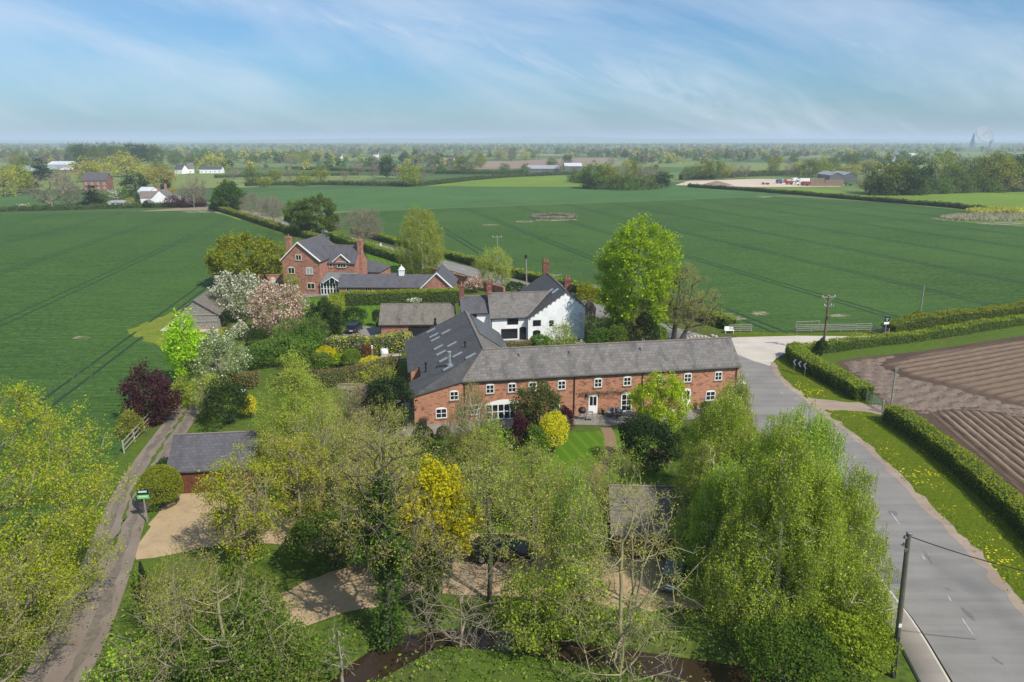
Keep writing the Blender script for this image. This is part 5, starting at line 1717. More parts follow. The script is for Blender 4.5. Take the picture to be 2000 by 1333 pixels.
 window(root, f(-3.8, b0 - .003, .25), f.a, 2.4, 1.45, cols=2, rows=1, **k)
 window(root, f(-1.1, b0 - .003, .05), f.a, .95, 1.75, cols=1, rows=1, arch=.16, name='door', door=True, frame='black', sill=False, bar=.06)
 window(root, f(.75, -.003, 2.2), f.a, 1.15, .85, cols=2, rows=1, **k)
 window(root, f(.75, -.003, .35), f.a, 1.1, 1.05, cols=2, rows=1, arch=.16, **k)
 window(root, f(3.15, -.003, 2.1), f.a, .65, .85, cols=1, rows=1, **k)
 window(root, f(-8.4, b1 - .003, 2.75), f.a, 1.15, 1.05, cols=2, rows=1, **k)
 up = (f(aA, 0, zA) - f(-.15, 0, zL - .05)).normalized()
 n2 = f.b.cross(up) if f.b.cross(up).z > 0 else up.cross(f.b)
 for b, s in ((4.6, 4.6), (2.9, 5.2), ):
  c = f(-.15, b, zL - .05) + up * s
  m = MB()
  m.box(c, up * 1.15, f.b * .6, n2 * .08)
  m.build('rooflight', MT['glass_sky'], root)
 m = MB()
 for i in range(9):
  t = (i + .5) / 9
  for (a0, z0, a1, z1) in ((0, zL, aA, zA), (aA, zA, W1, zR)):
   if (a0 == aA) and i > 4:
    continue
   a, z = a0 + (a1 - a0) * (t if a0 == 0 else (i + .5) / 5), z0 + (z1 - z0) * (t if a0 == 0 else (i + .5) / 5)
   m.cbox(f(a, -.08, z - .34), .15, .14, .12, R(f.deg))
 m.build('purlin_end', MT['oldwood'], root)
 rng = np.random.default_rng(8)
 st = np.array([f(8.2, -.06, 0.2 + 3.8 * rng.uniform() ** .8) - f.a * abs(rng.normal()) * 1.1 for _ in range(240)])
 LV, LF = leaf_quads(rng, st + rng.normal(size=st.shape) * [.1, .02, .1], .2, .35, .1)
 raw('creeper', LV - np.array(f(0, 0)), LF, LEAF['dead_leaf'], parent=root)
 return f
WF = white_house()
def simple_house(name, label, cat, f, L, D, ev, rg, wall, roof, oh=0.2, hip=0, parts=True, group=None, wallname='wall', both_gables=True, thick=.12):
 root = thing(name, label, cat, f(0, 0), group)
 w = MB()
 w.poly([f(0, 0), f(L, 0), f(L, 0, ev), f(0, 0, ev)])
 w.poly([f(L, 0), f(L, D), f(L, D, ev), f(L, D / 2, rg - .06), f(L, 0, ev)] if not hip else [f(L, 0), f(L, D), f(L, D, ev), f(L, 0, ev)])
 w.poly([f(L, D), f(0, D), f(0, D, ev), f(L, D, ev)])
 w.poly([f(0, D), f(0, 0), f(0, 0, ev), f(0, D / 2, rg - .06), f(0, D, ev)] if not hip else [f(0, D), f(0, 0), f(0, 0, ev), f(0, D, ev)])
 w.build(wallname, MT[wall], root)
 s = (rg - ev) / (D / 2)
 r = MB()
 ez = ev - oh * s
 if hip:
  roof_slab(r, [f(-oh, -oh, ez), f(L + oh, -oh, ez), f(L - hip, D / 2, rg), f(hip, D / 2, rg)], thick)
  roof_slab(r, [f(hip, D / 2, rg), f(L - hip, D / 2, rg), f(L + oh, D + oh, ez), f(-oh, D + oh, ez)], thick)
  roof_slab(r, [f(-oh, D + oh, ez), f(-oh, -oh, ez), f(hip, D / 2, rg)], thick)
  roof_slab(r, [f(L + oh, -oh, ez), f(L + oh, D + oh, ez), f(L - hip, D / 2, rg)], thick)
 else:
  roof_slab(r, [f(-oh, -oh, ez), f(L + oh, -oh, ez), f(L + oh, D / 2, rg), f(-oh, D / 2, rg)], thick)
  roof_slab(r, [f(-oh, D / 2, rg), f(L + oh, D / 2, rg), f(L + oh, D + oh, ez), f(-oh, D + oh, ez)], thick)
 r.build('roof', MT[roof], root)
 if parts:
  q = MB()
  ridge_line(q, f(-oh + hip, D / 2, rg), f(L + oh - hip, D / 2, rg), .09)
  q.build('ridge', MT['ridge'], root)
 return root
# ---- outbuilding with big slate roof, left of the white house -----------------------------
def outbuilding():
 x, y, _ = at(744, 662)
 f = Fr(x, y - 0.2, 2.0)
 root = simple_house('brick_outbuilding', 'low brick outbuilding with mossy slate roof left of the white house', 'outbuilding', f, 10.6, 6.2, 2.35, 4.6, 'brick2', 'slate_brown')
 m = MB()
 m.box(f(4.1, -.03, .1), f.a * 3.2, -f.b * -.02, (0, 0, 1.75))
 m.build('doorway', MT['black'], root)
 g = MB()
 gutter(g, f(-.1, -.28, 2.1), f(10.6, -.28, 2.1))
 g.tube(f(.1, -.1, 0), f(.1, -.1, 2.1), .045, .045, 6)
 g.build('gutter', MT['black'], root)
outbuilding()
# ---- garage bottom left, garage bottom right ----------------------------------------------
def garage_doors(root, f, a0, n, w, h, b=-.03, mat='redwood'):
 for k in range(n):
  d = MB()
  q = 8
  for i in range(q):
   d.box(f(a0 + k * (w + .15) + i * w / q + .01, b - .03, .06), f.a * (w / q - .02), f.b * .05, (0, 0, h))
  o = d.build('garage_door', MT[mat], root)
  s = MB()
  s.box(f(a0 + k * (w + .15) + w * .48, b - .07, 1.0), f.a * .05, f.b * .04, (0, 0, .18))
  s.build('handle', MT['black'], o, loc=parent_loc(root))
def garages():
 f = Fr(-27.9, 53.4, 7.0)
 root = simple_house('timber_garage', 'stained timber garage with grey slate roof beside the left lane', 'garage', f, 6.4, 5.6, 2.3, 4.1, 'redwood', 'slate_blue', .3)
 garage_doors(root, f, .3, 2, 2.75, 2.0)
 x, y, _ = at(1199, 1090)
 f = Fr(x, y, -3.0)
 root = simple_house('timber_garage', 'brown timber garage with slate roof half hidden by the bare yellowish tree', 'garage', f, 5.6, 5.4, 2.2, 4.2, 'redwood', 'slate_brown', .3)
 garage_doors(root, f, .3, 2, 2.4, 1.95)
garages()
# ---- open timber barn at the field edge ------------------------------------------------------
def timber_barn():
 x, y, _ = at(348, 645)
 f = Fr(x, y, 6.0)
 root = thing('timber_barn', 'silvery weathered timber shed with pale slate roof at the wheat field edge', 'shed', f(0, 0))
 L, D, ev, rg = 6.1, 8.5, 2.35, 4.7
 c = L / 2 - .25
 w = MB()
 n = 13
 for i in range(n):
  z0, z1 = .3 + i * (rg - .35) / n, .3 + (i + 1) * (rg - .35) / n - .02
  def lim(z):
   if z <= ev:
    return 0, L
   t = (z - ev) / (rg - ev)
   return c * t, L - (L - c) * t
  l0, r0_ = lim(z0)
  l1, r1_ = lim(z1)
  w.poly([f(l0, 0, z0), f(r0_, 0, z0), f(r1_, -.02, z1), f(l1, -.02, z1)])
  w.poly([f(l0, 0, z0), f(l0, 0.06, z0), f(r0_, 0.06, z0), f(r0_, 0, z0)])
 w.poly([f(L, 0), f(L, D), f(L, D, ev), f(L, 0, ev)])
 w.poly([f(L, D), f(0, D), f(0, D, ev), f(c, D, rg - .1), f(L, D, ev)])
 w.poly([f(L, .05, 0), f(0, .05, 0), f(0, .05, ev), f(c, .05, rg - .1), f(L, .05, ev)])
 w.build('wall', MT['oldwood'], root)
 p = MB()
 for a in (0, L / 3, 2 * L / 3, L):
  p.box(f(a - .06, -.10, 0), f.a * .13, f.b * .08, (0, 0, ev - .05))
 p.box(f(0, -.10, 1.2), f.a * L, f.b * .07, (0, 0, .12))
 p.box(f(0, -.11, ev - .1), f.a * L, f.b * .08, (0, 0, .16))
 for b in (.1, 2.9, 5.7, 8.4):
  p.box(f(-.02, b - .07, 0), f.a * .14, f.b * .14, (0, 0, ev))
 p.build('post', MT['oldwood'], root)
 b_ = MB()
 b_.box(f(0, -.06, 0), f.a * L, f.b * .1, (0, 0, .3))
 b_.build('plinth', MT['brick2'], root)
 r = MB()
 roof_slab(r, [f(-.75, -.25, ev - .55), f(c, -.25, rg), f(c, D + .2, rg), f(-.75, D + .2, ev - .55)], .1)
 roof_slab(r, [f(c, -.25, rg), f(L + .35, -.25, ev - .1), f(L + .35, D + .2, ev - .1), f(c, D + .2, rg)], .1)
 r.build('roof', MT['slate_brown'], root)
 m = MB()
 x, y = at2(343, 638)
 m.cbox((x + .6, y, 0.04), 1.6, .9, .5, .2)
 m.cbox((x + .2, y, .54), .5, .7, .5, .2)
 for dx in (-.4, 1.4):
  m.tube((x + dx, y - .5, .3), (x + dx, y - .7, .3), .3, .3, 12)
 tag(m.build('ride_on_mower', MT['plastic'], loc=(x, y, 0)), 'dark ride-on mower parked under the timber shed eaves', 'mower')
timber_barn()
# ---- red brick house ----------------------------------------------------------------------------
def red_house():
 f = Fr(-43.4, 134.4, -8.5)
 root = thing('brick_house', 'tall red brick house with slate gables, white bargeboards and two high chimneys', 'house', f(0, 0))
 W1, D1, ev, rg = 7.4, 11.5, 6.5, 9.75
 w = MB()
 c = W1 / 2 - .3
 w.poly([f(0, 0), f(W1, 0), f(W1, 0, ev), f(c, 0, rg - .1), f(0, 0, ev)])
 w.poly([f(W1, 0), f(W1, D1), f(W1, D1, ev), f(W1, 0, ev)])
 w.poly([f(W1, D1), f(0, D1), f(0, D1, ev), f(c, D1, rg - .1), f(W1, D1, ev)])
 w.poly([f(0, D1), f(0, 0), f(0, 0, ev), f(0, D1, ev)])
 b0, e2, r2 = 3.6, 5.6, 8.4
 W2 = 13.0
 w.poly([f(W1, b0), f(W2, b0), f(W2, b0, e2), f(W1, b0, e2)])
 w.poly([f(W2, b0), f(W2, b0 + 6.5), f(W2, b0 + 6.5, e2), f(W2, b0 + 3.2, r2 - .1), f(W2, b0, e2)])
 w.poly([f(W2, b0 + 6.5), f(W1, b0 + 6.5), f(W1, b0 + 6.5, e2), f(W2, b0 + 6.5, e2)])
 w.poly([f(8.8, b0 - .06, 4.6), f(11.8, b0 - .06, 4.6), f(11.8, b0 - .06, 5.75), f(10.3, b0 - .06, 6.95), f(8.8, b0 - .06, 5.75)])
 w.build('wall', MT['brick2'], root)
 r = MB()
 roof_slab(r, [f(-.3, -.25, ev - .25), f(c, -.25, rg), f(c, D1 + .2, rg), f(-.3, D1 + .2, ev - .25)])
 roof_slab(r, [f(c, -.25, rg), f(W1 + .3, -.25, ev - .25), f(W1 + .3, D1 + .2, ev - .25), f(c, D1 + .2, rg)])
 roof_slab(r, [f(4.9, b0 + 3.2, r2), f(W1 + .05, b0 - .25, e2 - .2), f(W2 + .1, b0 - .25, e2 - .2), f(W2 + .1, b0 + 3.2, r2)])
 roof_slab(r, [f(W1 + .1, b0 + 3.2, r2), f(W2 + .1, b0 + 3.2, r2), f(W2 + .1, b0 + 6.7, e2 - .2), f(W1 + .1, b0 + 6.7, e2 - .2)])
 roof_slab(r, [f(8.55, b0 - .2, 5.65), f(10.3, b0 - .2, 7.1), f(10.3, b0 + 1.9, 7.1), f(8.55, b0 + .3, 5.65)], .1)
 roof_slab(r, [f(10.3, b0 - .2, 7.1), f(12.05, b0 - .2, 5.65), f(12.05, b0 + .3, 5.65), f(10.3, b0 + 1.9, 7.1)], .1)
 r.build('roof', MT['slate_blue'], root)
 q = MB()
 ridge_line(q, f(c, -.25, rg), f(c, D1 + .2, rg), .09)
 ridge_line(q, f(c + 1.5, b0 + 3.2, r2), f(W2 + .1, b0 + 3.2, r2), .09)
 for b in (-.2, D1):
  q.lathe(f(c, b, rg), [(.09, 0), (.12, .2), (.05, .3), (.1, .5), (.02, .8)], 6)
 q.build('ridge', MT['ridge'], root)
 v = MB()
 n = -f.b
 for a0, z0, a1, z1 in ((-.32, ev - .25, c, rg), (W1 + .32, ev - .25, c, rg)):
  A, B = f(a0, -.28, z0), f(a1, -.28, z1)
  v.tube(A, B, .14, .14, 4)
 for a0, z0, a1, z1 in ((8.5, 5.6, 10.3, 7.1), (12.1, 5.6, 10.3, 7.1)):
  v.tube(f(a0, b0 - .24, z0), f(a1, b0 - .24, z1), .12, .12, 4)
 v.build('bargeboard', MT['white'], root)
 p = f(-.35, 4.2)
 chimney(root, (p.x, p.y), .8, 1.1, .5, 10.2, f.deg, 1)
 p = f(W2 + .25, b0 + 2.5)
 chimney(root, (p.x, p.y), .8, 1.1, .5, 9.7, f.deg, 1)
 k = dict(frame='cream', bar=.09, edge=.12)
 window(root, f(c - .65, -.003, 6.35), f.a, 1.2, 1.1, cols=2, rows=1, **k)
 window(root, f(1.0, -.003, 3.75), f.a, 1.4, 1.25, cols=2, rows=1, arch=.1, **k)
 window(root, f(4.6, -.003, 3.75), f.a, 1.4, 1.25, cols=2, rows=1, arch=.1, pane='glass_sky', **k)
 window(root, f(1.0, -.003, .9), f.a, 1.4, 1.2, cols=2, rows=1, arch=.1, **k)
 window(root, f(4.6, -.003, .9), f.a, 1.6, 1.2, cols=2, rows=1, arch=.1, **k)
 window(root, f(9.4, b0 - .063, 4.55), f.a, 1.8, 1.2, cols=3, rows=1, **k)
 window(root, f(7.75, b0 - .003, 4.55), f.a, .7, .8, cols=1, rows=1, **k)
 gw = MB()
 gz0, gz1, gb = 2.35, 3.6, -.4
 n_ = 9
 for i in range(n_):
  a = W1 + .05 + i * (W2 - W1 - .1) / n_
  wd = (W2 - W1 - .1) / n_
  window(root, f(a, gb, .05), f.a, wd, 2.25, cols=1, rows=2, frame='white', sill=False, bar=.08, edge=.1)
 r = MB()
 roof_slab(r, [f(W1 + .02, gb - .15, gz0), f(W2 + .3, gb - .15, gz0), f(W2 + .3, b0 - .1, gz1), f(W1 + .02, b0 - .1, gz1)], .06)
 r.build('conservatory_roof', MT['glass_roof'], root)
 r = MB()
 for i in range(13):
  a = W1 + .1 + i * (W2 - W1 + .1) / 12
  r.tube(f(a, gb - .16, gz0 + .02), f(a, b0 - .12, gz1 + .02), .05, .05, 4)
 r.build('rafter', MT['lead'], root)
 r = MB()
 ac = 10.0
 for s in (-1, 1):
  roof_slab(r, [f(ac, gb - .5, 3.55), f(ac + s * 1.9, gb - .5, 2.3), f(ac + s * 1.9, gb + .2, 2.3), f(ac, b0 - 1.3, 3.55)], .07)
 r.build('portico_roof', MT['lead'], root)
 r = MB()
 r.poly([f(ac - 1.5, gb - .42, 2.38), f(ac + 1.5, gb - .42, 2.38), f(ac, gb - .42, 3.36)])
 r.build('portico_pane', MT['glass'], root)
 r = MB()
 for s in (-1, 1):
  r.tube(f(ac, gb - .5, 3.5), f(ac + s * 1.9, gb - .5, 2.3), .09, .09, 4)
  r.tube(f(ac + s * .5, gb - .46, 2.4), f(ac + s * .5, gb - .46, 3.1), .05, .05, 4)
 r.build('portico_frame', MT['white'], root)
 x, y, _ = at(684, 556)
 g = Fr(x, y + 1, -8)
 lk = simple_house('brick_outbuilding', 'brick garden range with hipped slate roof right of the conservatory', 'outbuilding', g, 6.0, 7.5, 2.6, 4.2, 'brick2', 'slate_blue', .2, hip=2.4)
 x, y, _ = at(663, 581)
 g = Fr(x, y, -1.5)
 lg = thing('garage_range', 'long low brick garage range with slate roof, white cupola and gabled right end', 'garage', g(0, 0))
 Lg, Dg, eg, zg = 17.0, 5.6, 2.1, 3.9
 w = MB()
 w.poly([g(0, 0), g(Lg, 0), g(Lg, 0, eg), g(0, 0, eg)])
 w.poly([g(0, Dg), g(0, 0), g(0, 0, eg), g(0, Dg / 2, zg - .1), g(0, Dg, eg)])
 w.poly([g(Lg, Dg), g(0, Dg), g(0, Dg, eg), g(Lg, Dg, eg)])
 g0, g1, gd, ga = 15.6, 21.0, 9.0, 4.75
 gc = (g0 + g1) / 2
 w.poly([g(g0, -.5), g(g1, -.5), g(g1, -.5, eg), g(gc, -.5, ga - .1), g(g0, -.5, eg)])
 w.poly([g(g1, -.5), g(g1, gd), g(g1, gd, eg), g(g1, -.5, eg)])
 w.poly([g(g1, gd), g(g0, gd), g(g0, gd, eg), g(gc, gd, ga - .1), g(g1, gd, eg)])
 w.poly([g(g0, gd), g(g0, -.5), g(g0, -.5, eg), g(g0, gd, eg)])
 w.build('wall', MT['brick2'], lg)
 r = MB()
 roof_slab(r, [g(-.2, -.25, eg - .15), g(g0 - .1, -.25, eg - .15), g(gc - .9, Dg / 2, zg), g(-.2, Dg / 2, zg)])
 roof_slab(r, [g(-.2, Dg / 2, zg), g(gc - .9, Dg / 2, zg), g(g0, Dg + .25, eg - .15), g(-.2, Dg + .25, eg - .15)])
 roof_slab(r, [g(g0 - .3, -.75, eg - .2), g(gc, -.75, ga), g(gc, gd, ga), g(g0 - .3, gd, eg - .2)])
 roof_slab(r, [g(gc, -.75, ga), g(g1 + .3, -.75, eg - .2), g(g1 + .3, gd, eg - .2), g(gc, gd, ga)])
 r.build('roof', MT['slate_blue'], lg)
 v = MB()
 for s, a in ((1, g0 - .32), (-1, g1 + .32)):
  v.tube(g(a, -.78, eg - .2), g(gc, -.78, ga), .13, .13, 4)
 v.build('bargeboard', MT['white'], lg)
 q = MB()
 q.lathe(g(gc, -.6, ga), [(.08, 0), (.1, .2), (.04, .35), (.02, .9)], 6)
 q.lathe(g(gc, gd - .2, ga), [(.08, 0), (.1, .2), (.04, .35), (.02, .9)], 6)
 q.build('finial', MT['lead'], lg)
 cu = MB()
 cp = g(11.3, Dg / 2, zg - .25)
 cu.cbox(cp, .95, .95, 1.05, R(-1.5))
 cu.cbox(cp + Vector((0, 0, 1.05)), 1.15, 1.15, .1, R(-1.5))
 cu.lathe(cp + Vector((0, 0, 1.15)), [(.62, 0), (.4, .35), (.08, .6), (.05, .95)], 8)
 cu.build('cupola', MT['white'], lg)
 for a in (1.4, 4.9, 12.0):
  window(lg, g(a, -.003, 1.0), g.a, 1.3, .85, cols=3, rows=1, frame='cream', bar=.08)
 x, y, _ = at(506, 563)
 x2, y2, _ = at(556, 562)
 m = MB()
 d = Vector((x2 - x, y2 - y, 0))
 L = d.length
 d.normalize()
 n = Vector((-d.y, d.x, 0))
 m.box(Vector((x, y, 0)), d * L, n * .35, (0, 0, 2.5))
 m.box(Vector((x, y, 2.5)) - n * .05, d * L, n * .45, (0, 0, .12))
 wl = thing('garden_wall', 'high brick garden wall with pale arched gate left of the red brick house', 'wall', (x, y, 0))
 m.build('brickwork', MT['brick2'], wl)
 window(wl, Vector((x, y, .05)) + d * 2.3, d, 1.0, 1.75, cols=1, rows=1, frame='cream', pane='glass_sky', arch=.35, sill=False, name='gate', edge=.12, solid=.9)
 return f
RF = red_house()
def roadside_wall():
 line, L = resample(smooth_line(np.array([at2(*p) for p in [(838, 538), (870, 546), (905, 556), (940, 566), (985, 580)]]), 1), 1.2)
 m = MB()
 for a, b in zip(line, line[1:]):
  d = Vector((b[0] - a[0], b[1] - a[1], 0))
  n = Vector((-d.y, d.x, 0)).normalized()
  o = Vector((a[0], a[1], -.05)) - n * .17
  m.box(o, d, n * .34, (0, 0, 1.75))
  m.box(o + Vector((0, 0, 1.75)) - n * .04, d, n * .42, (0, 0, .1))
 for k in range(0, len(line), 4):
  m.cbox((line[k][0], line[k][1], 0), .5, .5, 1.95, .4)
 tag(m.build('roadside_wall', MT['brick2'], loc=(line[0][0], line[0][1], 0)), 'dark red brick wall along the near side of the road behind the garage range', 'wall')
roadside_wall()
# ---- far buildings ----------------------------------------------------------------------------------
MT['far_white'] = M('far_white_render', (0.80, 0.80, 0.79), (0.74, 0.74, 0.72), .3)
MT['far_brick'] = M('far_brick', (0.27, 0.13, 0.09), (0.22, 0.11, 0.08), .3)
MT['sheet_grey'] = M('fibre_cement', (0.30, 0.31, 0.33), (0.24, 0.25, 0.27), .1, rough=.7)
MT['sheet_dark'] = M('dark_cladding', (0.10, 0.10, 0.105), (0.13, 0.13, 0.13), .2, rough=.7)
MT['sheet_pale'] = M('pale_sheet', (0.52, 0.54, 0.55), (0.44, 0.46, 0.48), .1, rough=.6)
def far_house(name, label, cat, bx, by, wpx, hpx, deg, D, wall, roof, rise=.8, nwin=3, chim=True, group=None, frame='white'):
 x, y, _ = at(bx, by)
 s = px_per_m(x, y)
 L, ev = wpx / s, hpx / s
 f = Fr(x - L / 2, y, deg)
 root = simple_house(name, label, cat, f, L, D, ev, ev + rise * D / 2, wall, roof, .25, group=group)
 for i in range(nwin):
  a = L * (i + .5) / nwin - .55
  for z in ((.9, 3.3) if ev > 4.4 else (.9,)):
   window(root, f(a, -.003, z), f.a, 1.1, 1.2, cols=2, rows=1, frame=frame, sill=False, bar=.12, edge=.12, proud=.06)
 if chim:
  p = f(L - .6, D / 2)
  chimney(root, (p.x, p.y), .9, .7, ev, ev + rise * D / 2 + 1.5, deg, 1)
 return root
def far_buildings():
 x, y, _ = at(293, 405)
 f = Fr(x, y, 62)
 root = thing('white_cottage', 'bright white gabled cottage with brown roofs beside the far field hedge', 'house', f(0, 0))
 x, y, _ = at(298, 404)
 g = Fr(x, y, 12)
 W_, D_, ev, rg = 7.0, 13.0, 3.6, 7.0
 w = MB()
 w.poly([g(0, 0), g(W_, 0), g(W_, 0, ev), g(W_ / 2, 0, rg), g(0, 0, ev)])
 w.poly([g(0, D_), g(0, 0), g(0, 0, ev), g(0, D_, ev)])
 w.poly([g(W_, 0), g(W_, D_), g(W_, D_, ev), g(W_, 0, ev)])
 w.poly([g(W_, D_), g(0, D_), g(0, D_, ev), g(W_ / 2, D_, rg), g(W_, D_, ev)])
 w.poly([g(-6, 5), g(0, 5), g(0, 5, 3.6), g(-6, 5, 3.6)])
 w.poly([g(-6, 11), g(-6, 5), g(-6, 5, 3.6), g(-6, 8, 6.2), g(-6, 11, 3.6)])
 w.build('wall', MT['far_white'], root)
 r = MB()
 roof_slab(r, [g(-.2, -.2, ev - .1), g(W_ / 2, -.2, rg + .1), g(W_ / 2, D_, rg + .1), g(-.2, D_, ev - .1)])
 roof_slab(r, [g(W_ / 2, -.2, rg + .1), g(W_ + .2, -.2, ev - .1), g(W_ + .2, D_, ev - .1), g(W_ / 2, D_, rg + .1)])
 roof_slab(r, [g(-6.2, 4.8, 3.5), g(2, 4.8, 3.5), g(2, 8, 6.3), g(-6.2, 8, 6.3)])
 roof_slab(r, [g(-6.2, 8, 6.3), g(2, 8, 6.3), g(2, 11.2, 3.5), g(-6.2, 11.2, 3.5)])
 r.build('roof', MT['ridge'], root)
 p = g(W_ / 2, D_ - 1)
 chimney(root, (p.x, p.y), 1, .8, 6, 9, 12, 2)
 p = g(W_ / 2 - .3, .8)
 chimney(root, (p.x, p.y), 1, .8, 6, 8.6, 12, 1)
 window(root, g(-4.5, 4.997, 1), g.a, 1.2, 1.2, frame='black', sill=False)
 for args in [
  ('farmhouse', 'grey roofed brick house among trees left of the white cottage', 'house', 186, 373, 44, 20, 8, 9, 'far_brick', 'slate_blue', .9, 4, True),
  ('white_outhouse', 'low white flat outhouse behind the far field hedge', 'outhouse', 229, 405, 36, 9, 4, 6, 'far_white', 'sheet_grey', .25, 2, False),
  ('white_bungalow', 'small pale bungalow behind the white gabled cottage', 'house', 283, 384, 26, 10, -8, 8, 'far_white', 'sheet_pale', .5, 2, False),
  ('white_villa', 'white black trimmed villa left of the bright yellow tree on the far plain', 'house', 350, 340, 18, 9, -15, 8, 'far_white', 'slate_dark', .9, 2, True),
  ('white_villa', 'pale villa with steep gable between the white villas on the far plain', 'house', 372, 339, 12, 9, 20, 10, 'far_white', 'slate_grey', 1.0, 1, False),
  ('white_villa', 'long dark roofed white villa right of the other far white houses', 'house', 411, 339, 42, 8, 3, 8, 'far_white', 'slate_dark', .6, 5, False),
  ('glasshouse_shed', 'long pale roofed shed at the far left among trees', 'shed', 116, 331, 46, 9, -6, 18, 'sheet_pale', 'sheet_pale', .35, 0, False),
  ('low_shed', 'low reddish shed below the long pale roofed shed', 'shed', 130, 338, 26, 6, -6, 10, 'far_brick', 'sheet_pale', .35, 0, False),
  ('pale_shed', 'small grey shed left edge below the dark conifer belt', 'shed', 52, 334, 20, 6, -4, 10, 'sheet_pale', 'sheet_grey', .3, 0, False),
  ('farm_shed', 'long low grey farm shed between bare trees left of the copse', 'barn', 1062, 338, 62, 8, 3, 16, 'sheet_dark', 'sheet_grey', .35, 0, False),
  ('farm_shed', 'pale roofed farm shed just left of the copse', 'barn', 1120, 333, 34, 8, 3, 16, 'sheet_dark', 'sheet_pale', .35, 0, False),
  ('brick_farmhouse', 'red brick farmhouse left of the brown ploughed field', 'house', 877, 322, 24, 8, 6, 9, 'far_brick', 'slate_brown', .8, 3, True),
  ('white_farmhouse', 'tiny white farmhouse under the far left horizon', 'house', 660, 313, 14, 7, 0, 9, 'far_white', 'slate_dark', .8, 2, False),
  ('white_farmhouse', 'tiny white farmhouse near the horizon above the lone yellow green oak', 'house', 734, 308, 9, 6, 0, 9, 'far_white', 'slate_dark', .8, 1, False),
  ('factory_shed', 'wide white flat shed in the haze left of the right wood', 'shed', 1775, 307, 34, 4, 0, 30, 'sheet_pale', 'sheet_pale', .2, 0, False),
  ('factory_shed', 'grey hazy sheds between the far trees left of the right wood', 'shed', 1745, 316, 30, 5, 0, 20, 'sheet_pale', 'sheet_grey', .3, 0, False),
 ]:
  far_house(*args)
 x, y, _ = at(1620, 356)
 s = px_per_m(x, y)
 for k in range(2):
  f = Fr(x + k * 21 / s * 1.25, y, -6)
  root = thing('dark_barn', 'dark clad barn with shallow gable ' + ('on the left of the pair' if k == 0 else 'on the right of the pair touching the right wood'), 'barn', f(0, 0), 'twin dark barns by the far yard')
  Wd, Dp, ev, rg = 26 / s, 30, 13 / s, 18 / s
  w = MB()
  w.poly([f(0, 0), f(Wd, 0), f(Wd, 0, ev), f(Wd / 2, 0, rg), f(0, 0, ev)])
  w.poly([f(0, Dp), f(0, 0), f(0, 0, ev), f(0, Dp, ev)])
  w.poly([f(Wd, 0), f(Wd, Dp), f(Wd, Dp, ev), f(Wd, 0, ev)])
  w.build('wall', MT['sheet_dark'], root)
  r = MB()
  roof_slab(r, [f(-.3, -.3, ev), f(Wd / 2, -.3, rg + .2), f(Wd / 2, Dp, rg + .2), f(-.3, Dp, ev)], .2)
  roof_slab(r, [f(Wd / 2, -.3, rg + .2), f(Wd + .3, -.3, ev), f(Wd + .3, Dp, ev), f(Wd / 2, Dp, rg + .2)], .2)
  r.build('roof', MT['sheet_grey'], root)
 MT['crate'] = M('crate_timber', (0.26, 0.19, 0.13), (0.19, 0.14, 0.10), .8)
 m = MB()
 for px0, n, hh in ((1584, 6, 5), (1613, 8, 4)):
  for i in range(n):
   for j in range(hh):
    x, y, _ = at(px0 + i * 4.4, 364)
    m.cbox((x, y, j * 1.0), 1.62, 1.3, .93, .05 * ((i + j) % 3 - 1))
 x, y, _ = at(1610, 364)
 tag(m.build('crate_stack', MT['crate'], loc=(x, y, 0)), 'long brown wall of stacked wooden crates in front of the dark barns', 'crates', kind='stuff')
 x, y, _ = at(1402, 363)
 m = MB()
 rng = random.Random(4)
 pr = []
 for k in range(24):
  a = k * 2 * PI / 24
  pr.append((a, rng.uniform(.85, 1.1)))
 rings = [[Vector((x + math.cos(a) * 11 * q * t, y + 4 + math.sin(a) * 6 * q * t, 2.6 * (1 - t ** 1.3) * q)) for a, q in pr] for t in (1, .75, .5, .25, .05)]
 for A, B in zip(rings, rings[1:]):
  for k in range(24):
   m.poly([A[k], A[(k + 1) % 24], B[(k + 1) % 24], B[k]])
 tag(m.build('soil_heap', M('heap', (0.22, 0.16, 0.12), (0.16, 0.12, 0.09), .5), loc=(x, y, 0)), 'brown soil heap at the left end of the sandy far yard', 'soil heap')
 cols = {'red': (0.28, 0.06, 0.045), 'blue': (0.07, 0.10, 0.20), 'white': (0.75, 0.75, 0.74), 'green': (0.05, 0.16, 0.07)}
 for k, v in cols.items():
  MT['v_' + k] = M('vehicle_' + k, v, rough=.4, spec=.5)
 def lorry(px, py, wpx, hpx, cab, body, label, cat='lorry', name='lorry'):
  x, y, _ = at(px, py)
  s = px_per_m(x, y)
  L, H = wpx / s, hpx / s
  root = thing(name, label, cat, (x, y, .05))
  b = MB()
  b.cbox((x + L * .12, y, .7), L * .72, 2.4, H - .7)
  b.cbox((x + L * .12, y, H - .02), L * .7, 2.2, .06)
  b.build('body', MT[body], root)
  c = MB()
  c.cbox((x - L * .38, y, .6), L * .2, 2.3, H * .62)
  c.cbox((x - L * .36, y, .6 + H * .62), L * .15, 2.1, H * .12)
  c.build('cab', MT[cab], root)
  g = MB()
  g.box((x - L * .47, y - 1.18, .6 + H * .35), (L * .15, 0, 0), (0, .02, 0), (0, 0, H * .22))
  g.build('window', MT['glass'], root)
  for dx in (-.36, .1, .3):
   w = MB()
   w.tube((x + L * dx, y - 1.25, .5), (x + L * dx, y - .95, .5), .5, .5, 12)
   w.build('wheel', MT['rubber'], root)
 lorry(1567, 362, 27, 13, 'v_white', 'v_white', 'white topped long lorry in the far sandy yard', )
 lorry(1572, 363, 16, 8, 'v_red', 'v_red', 'red tanker lorry nose to the white lorry in the far yard')
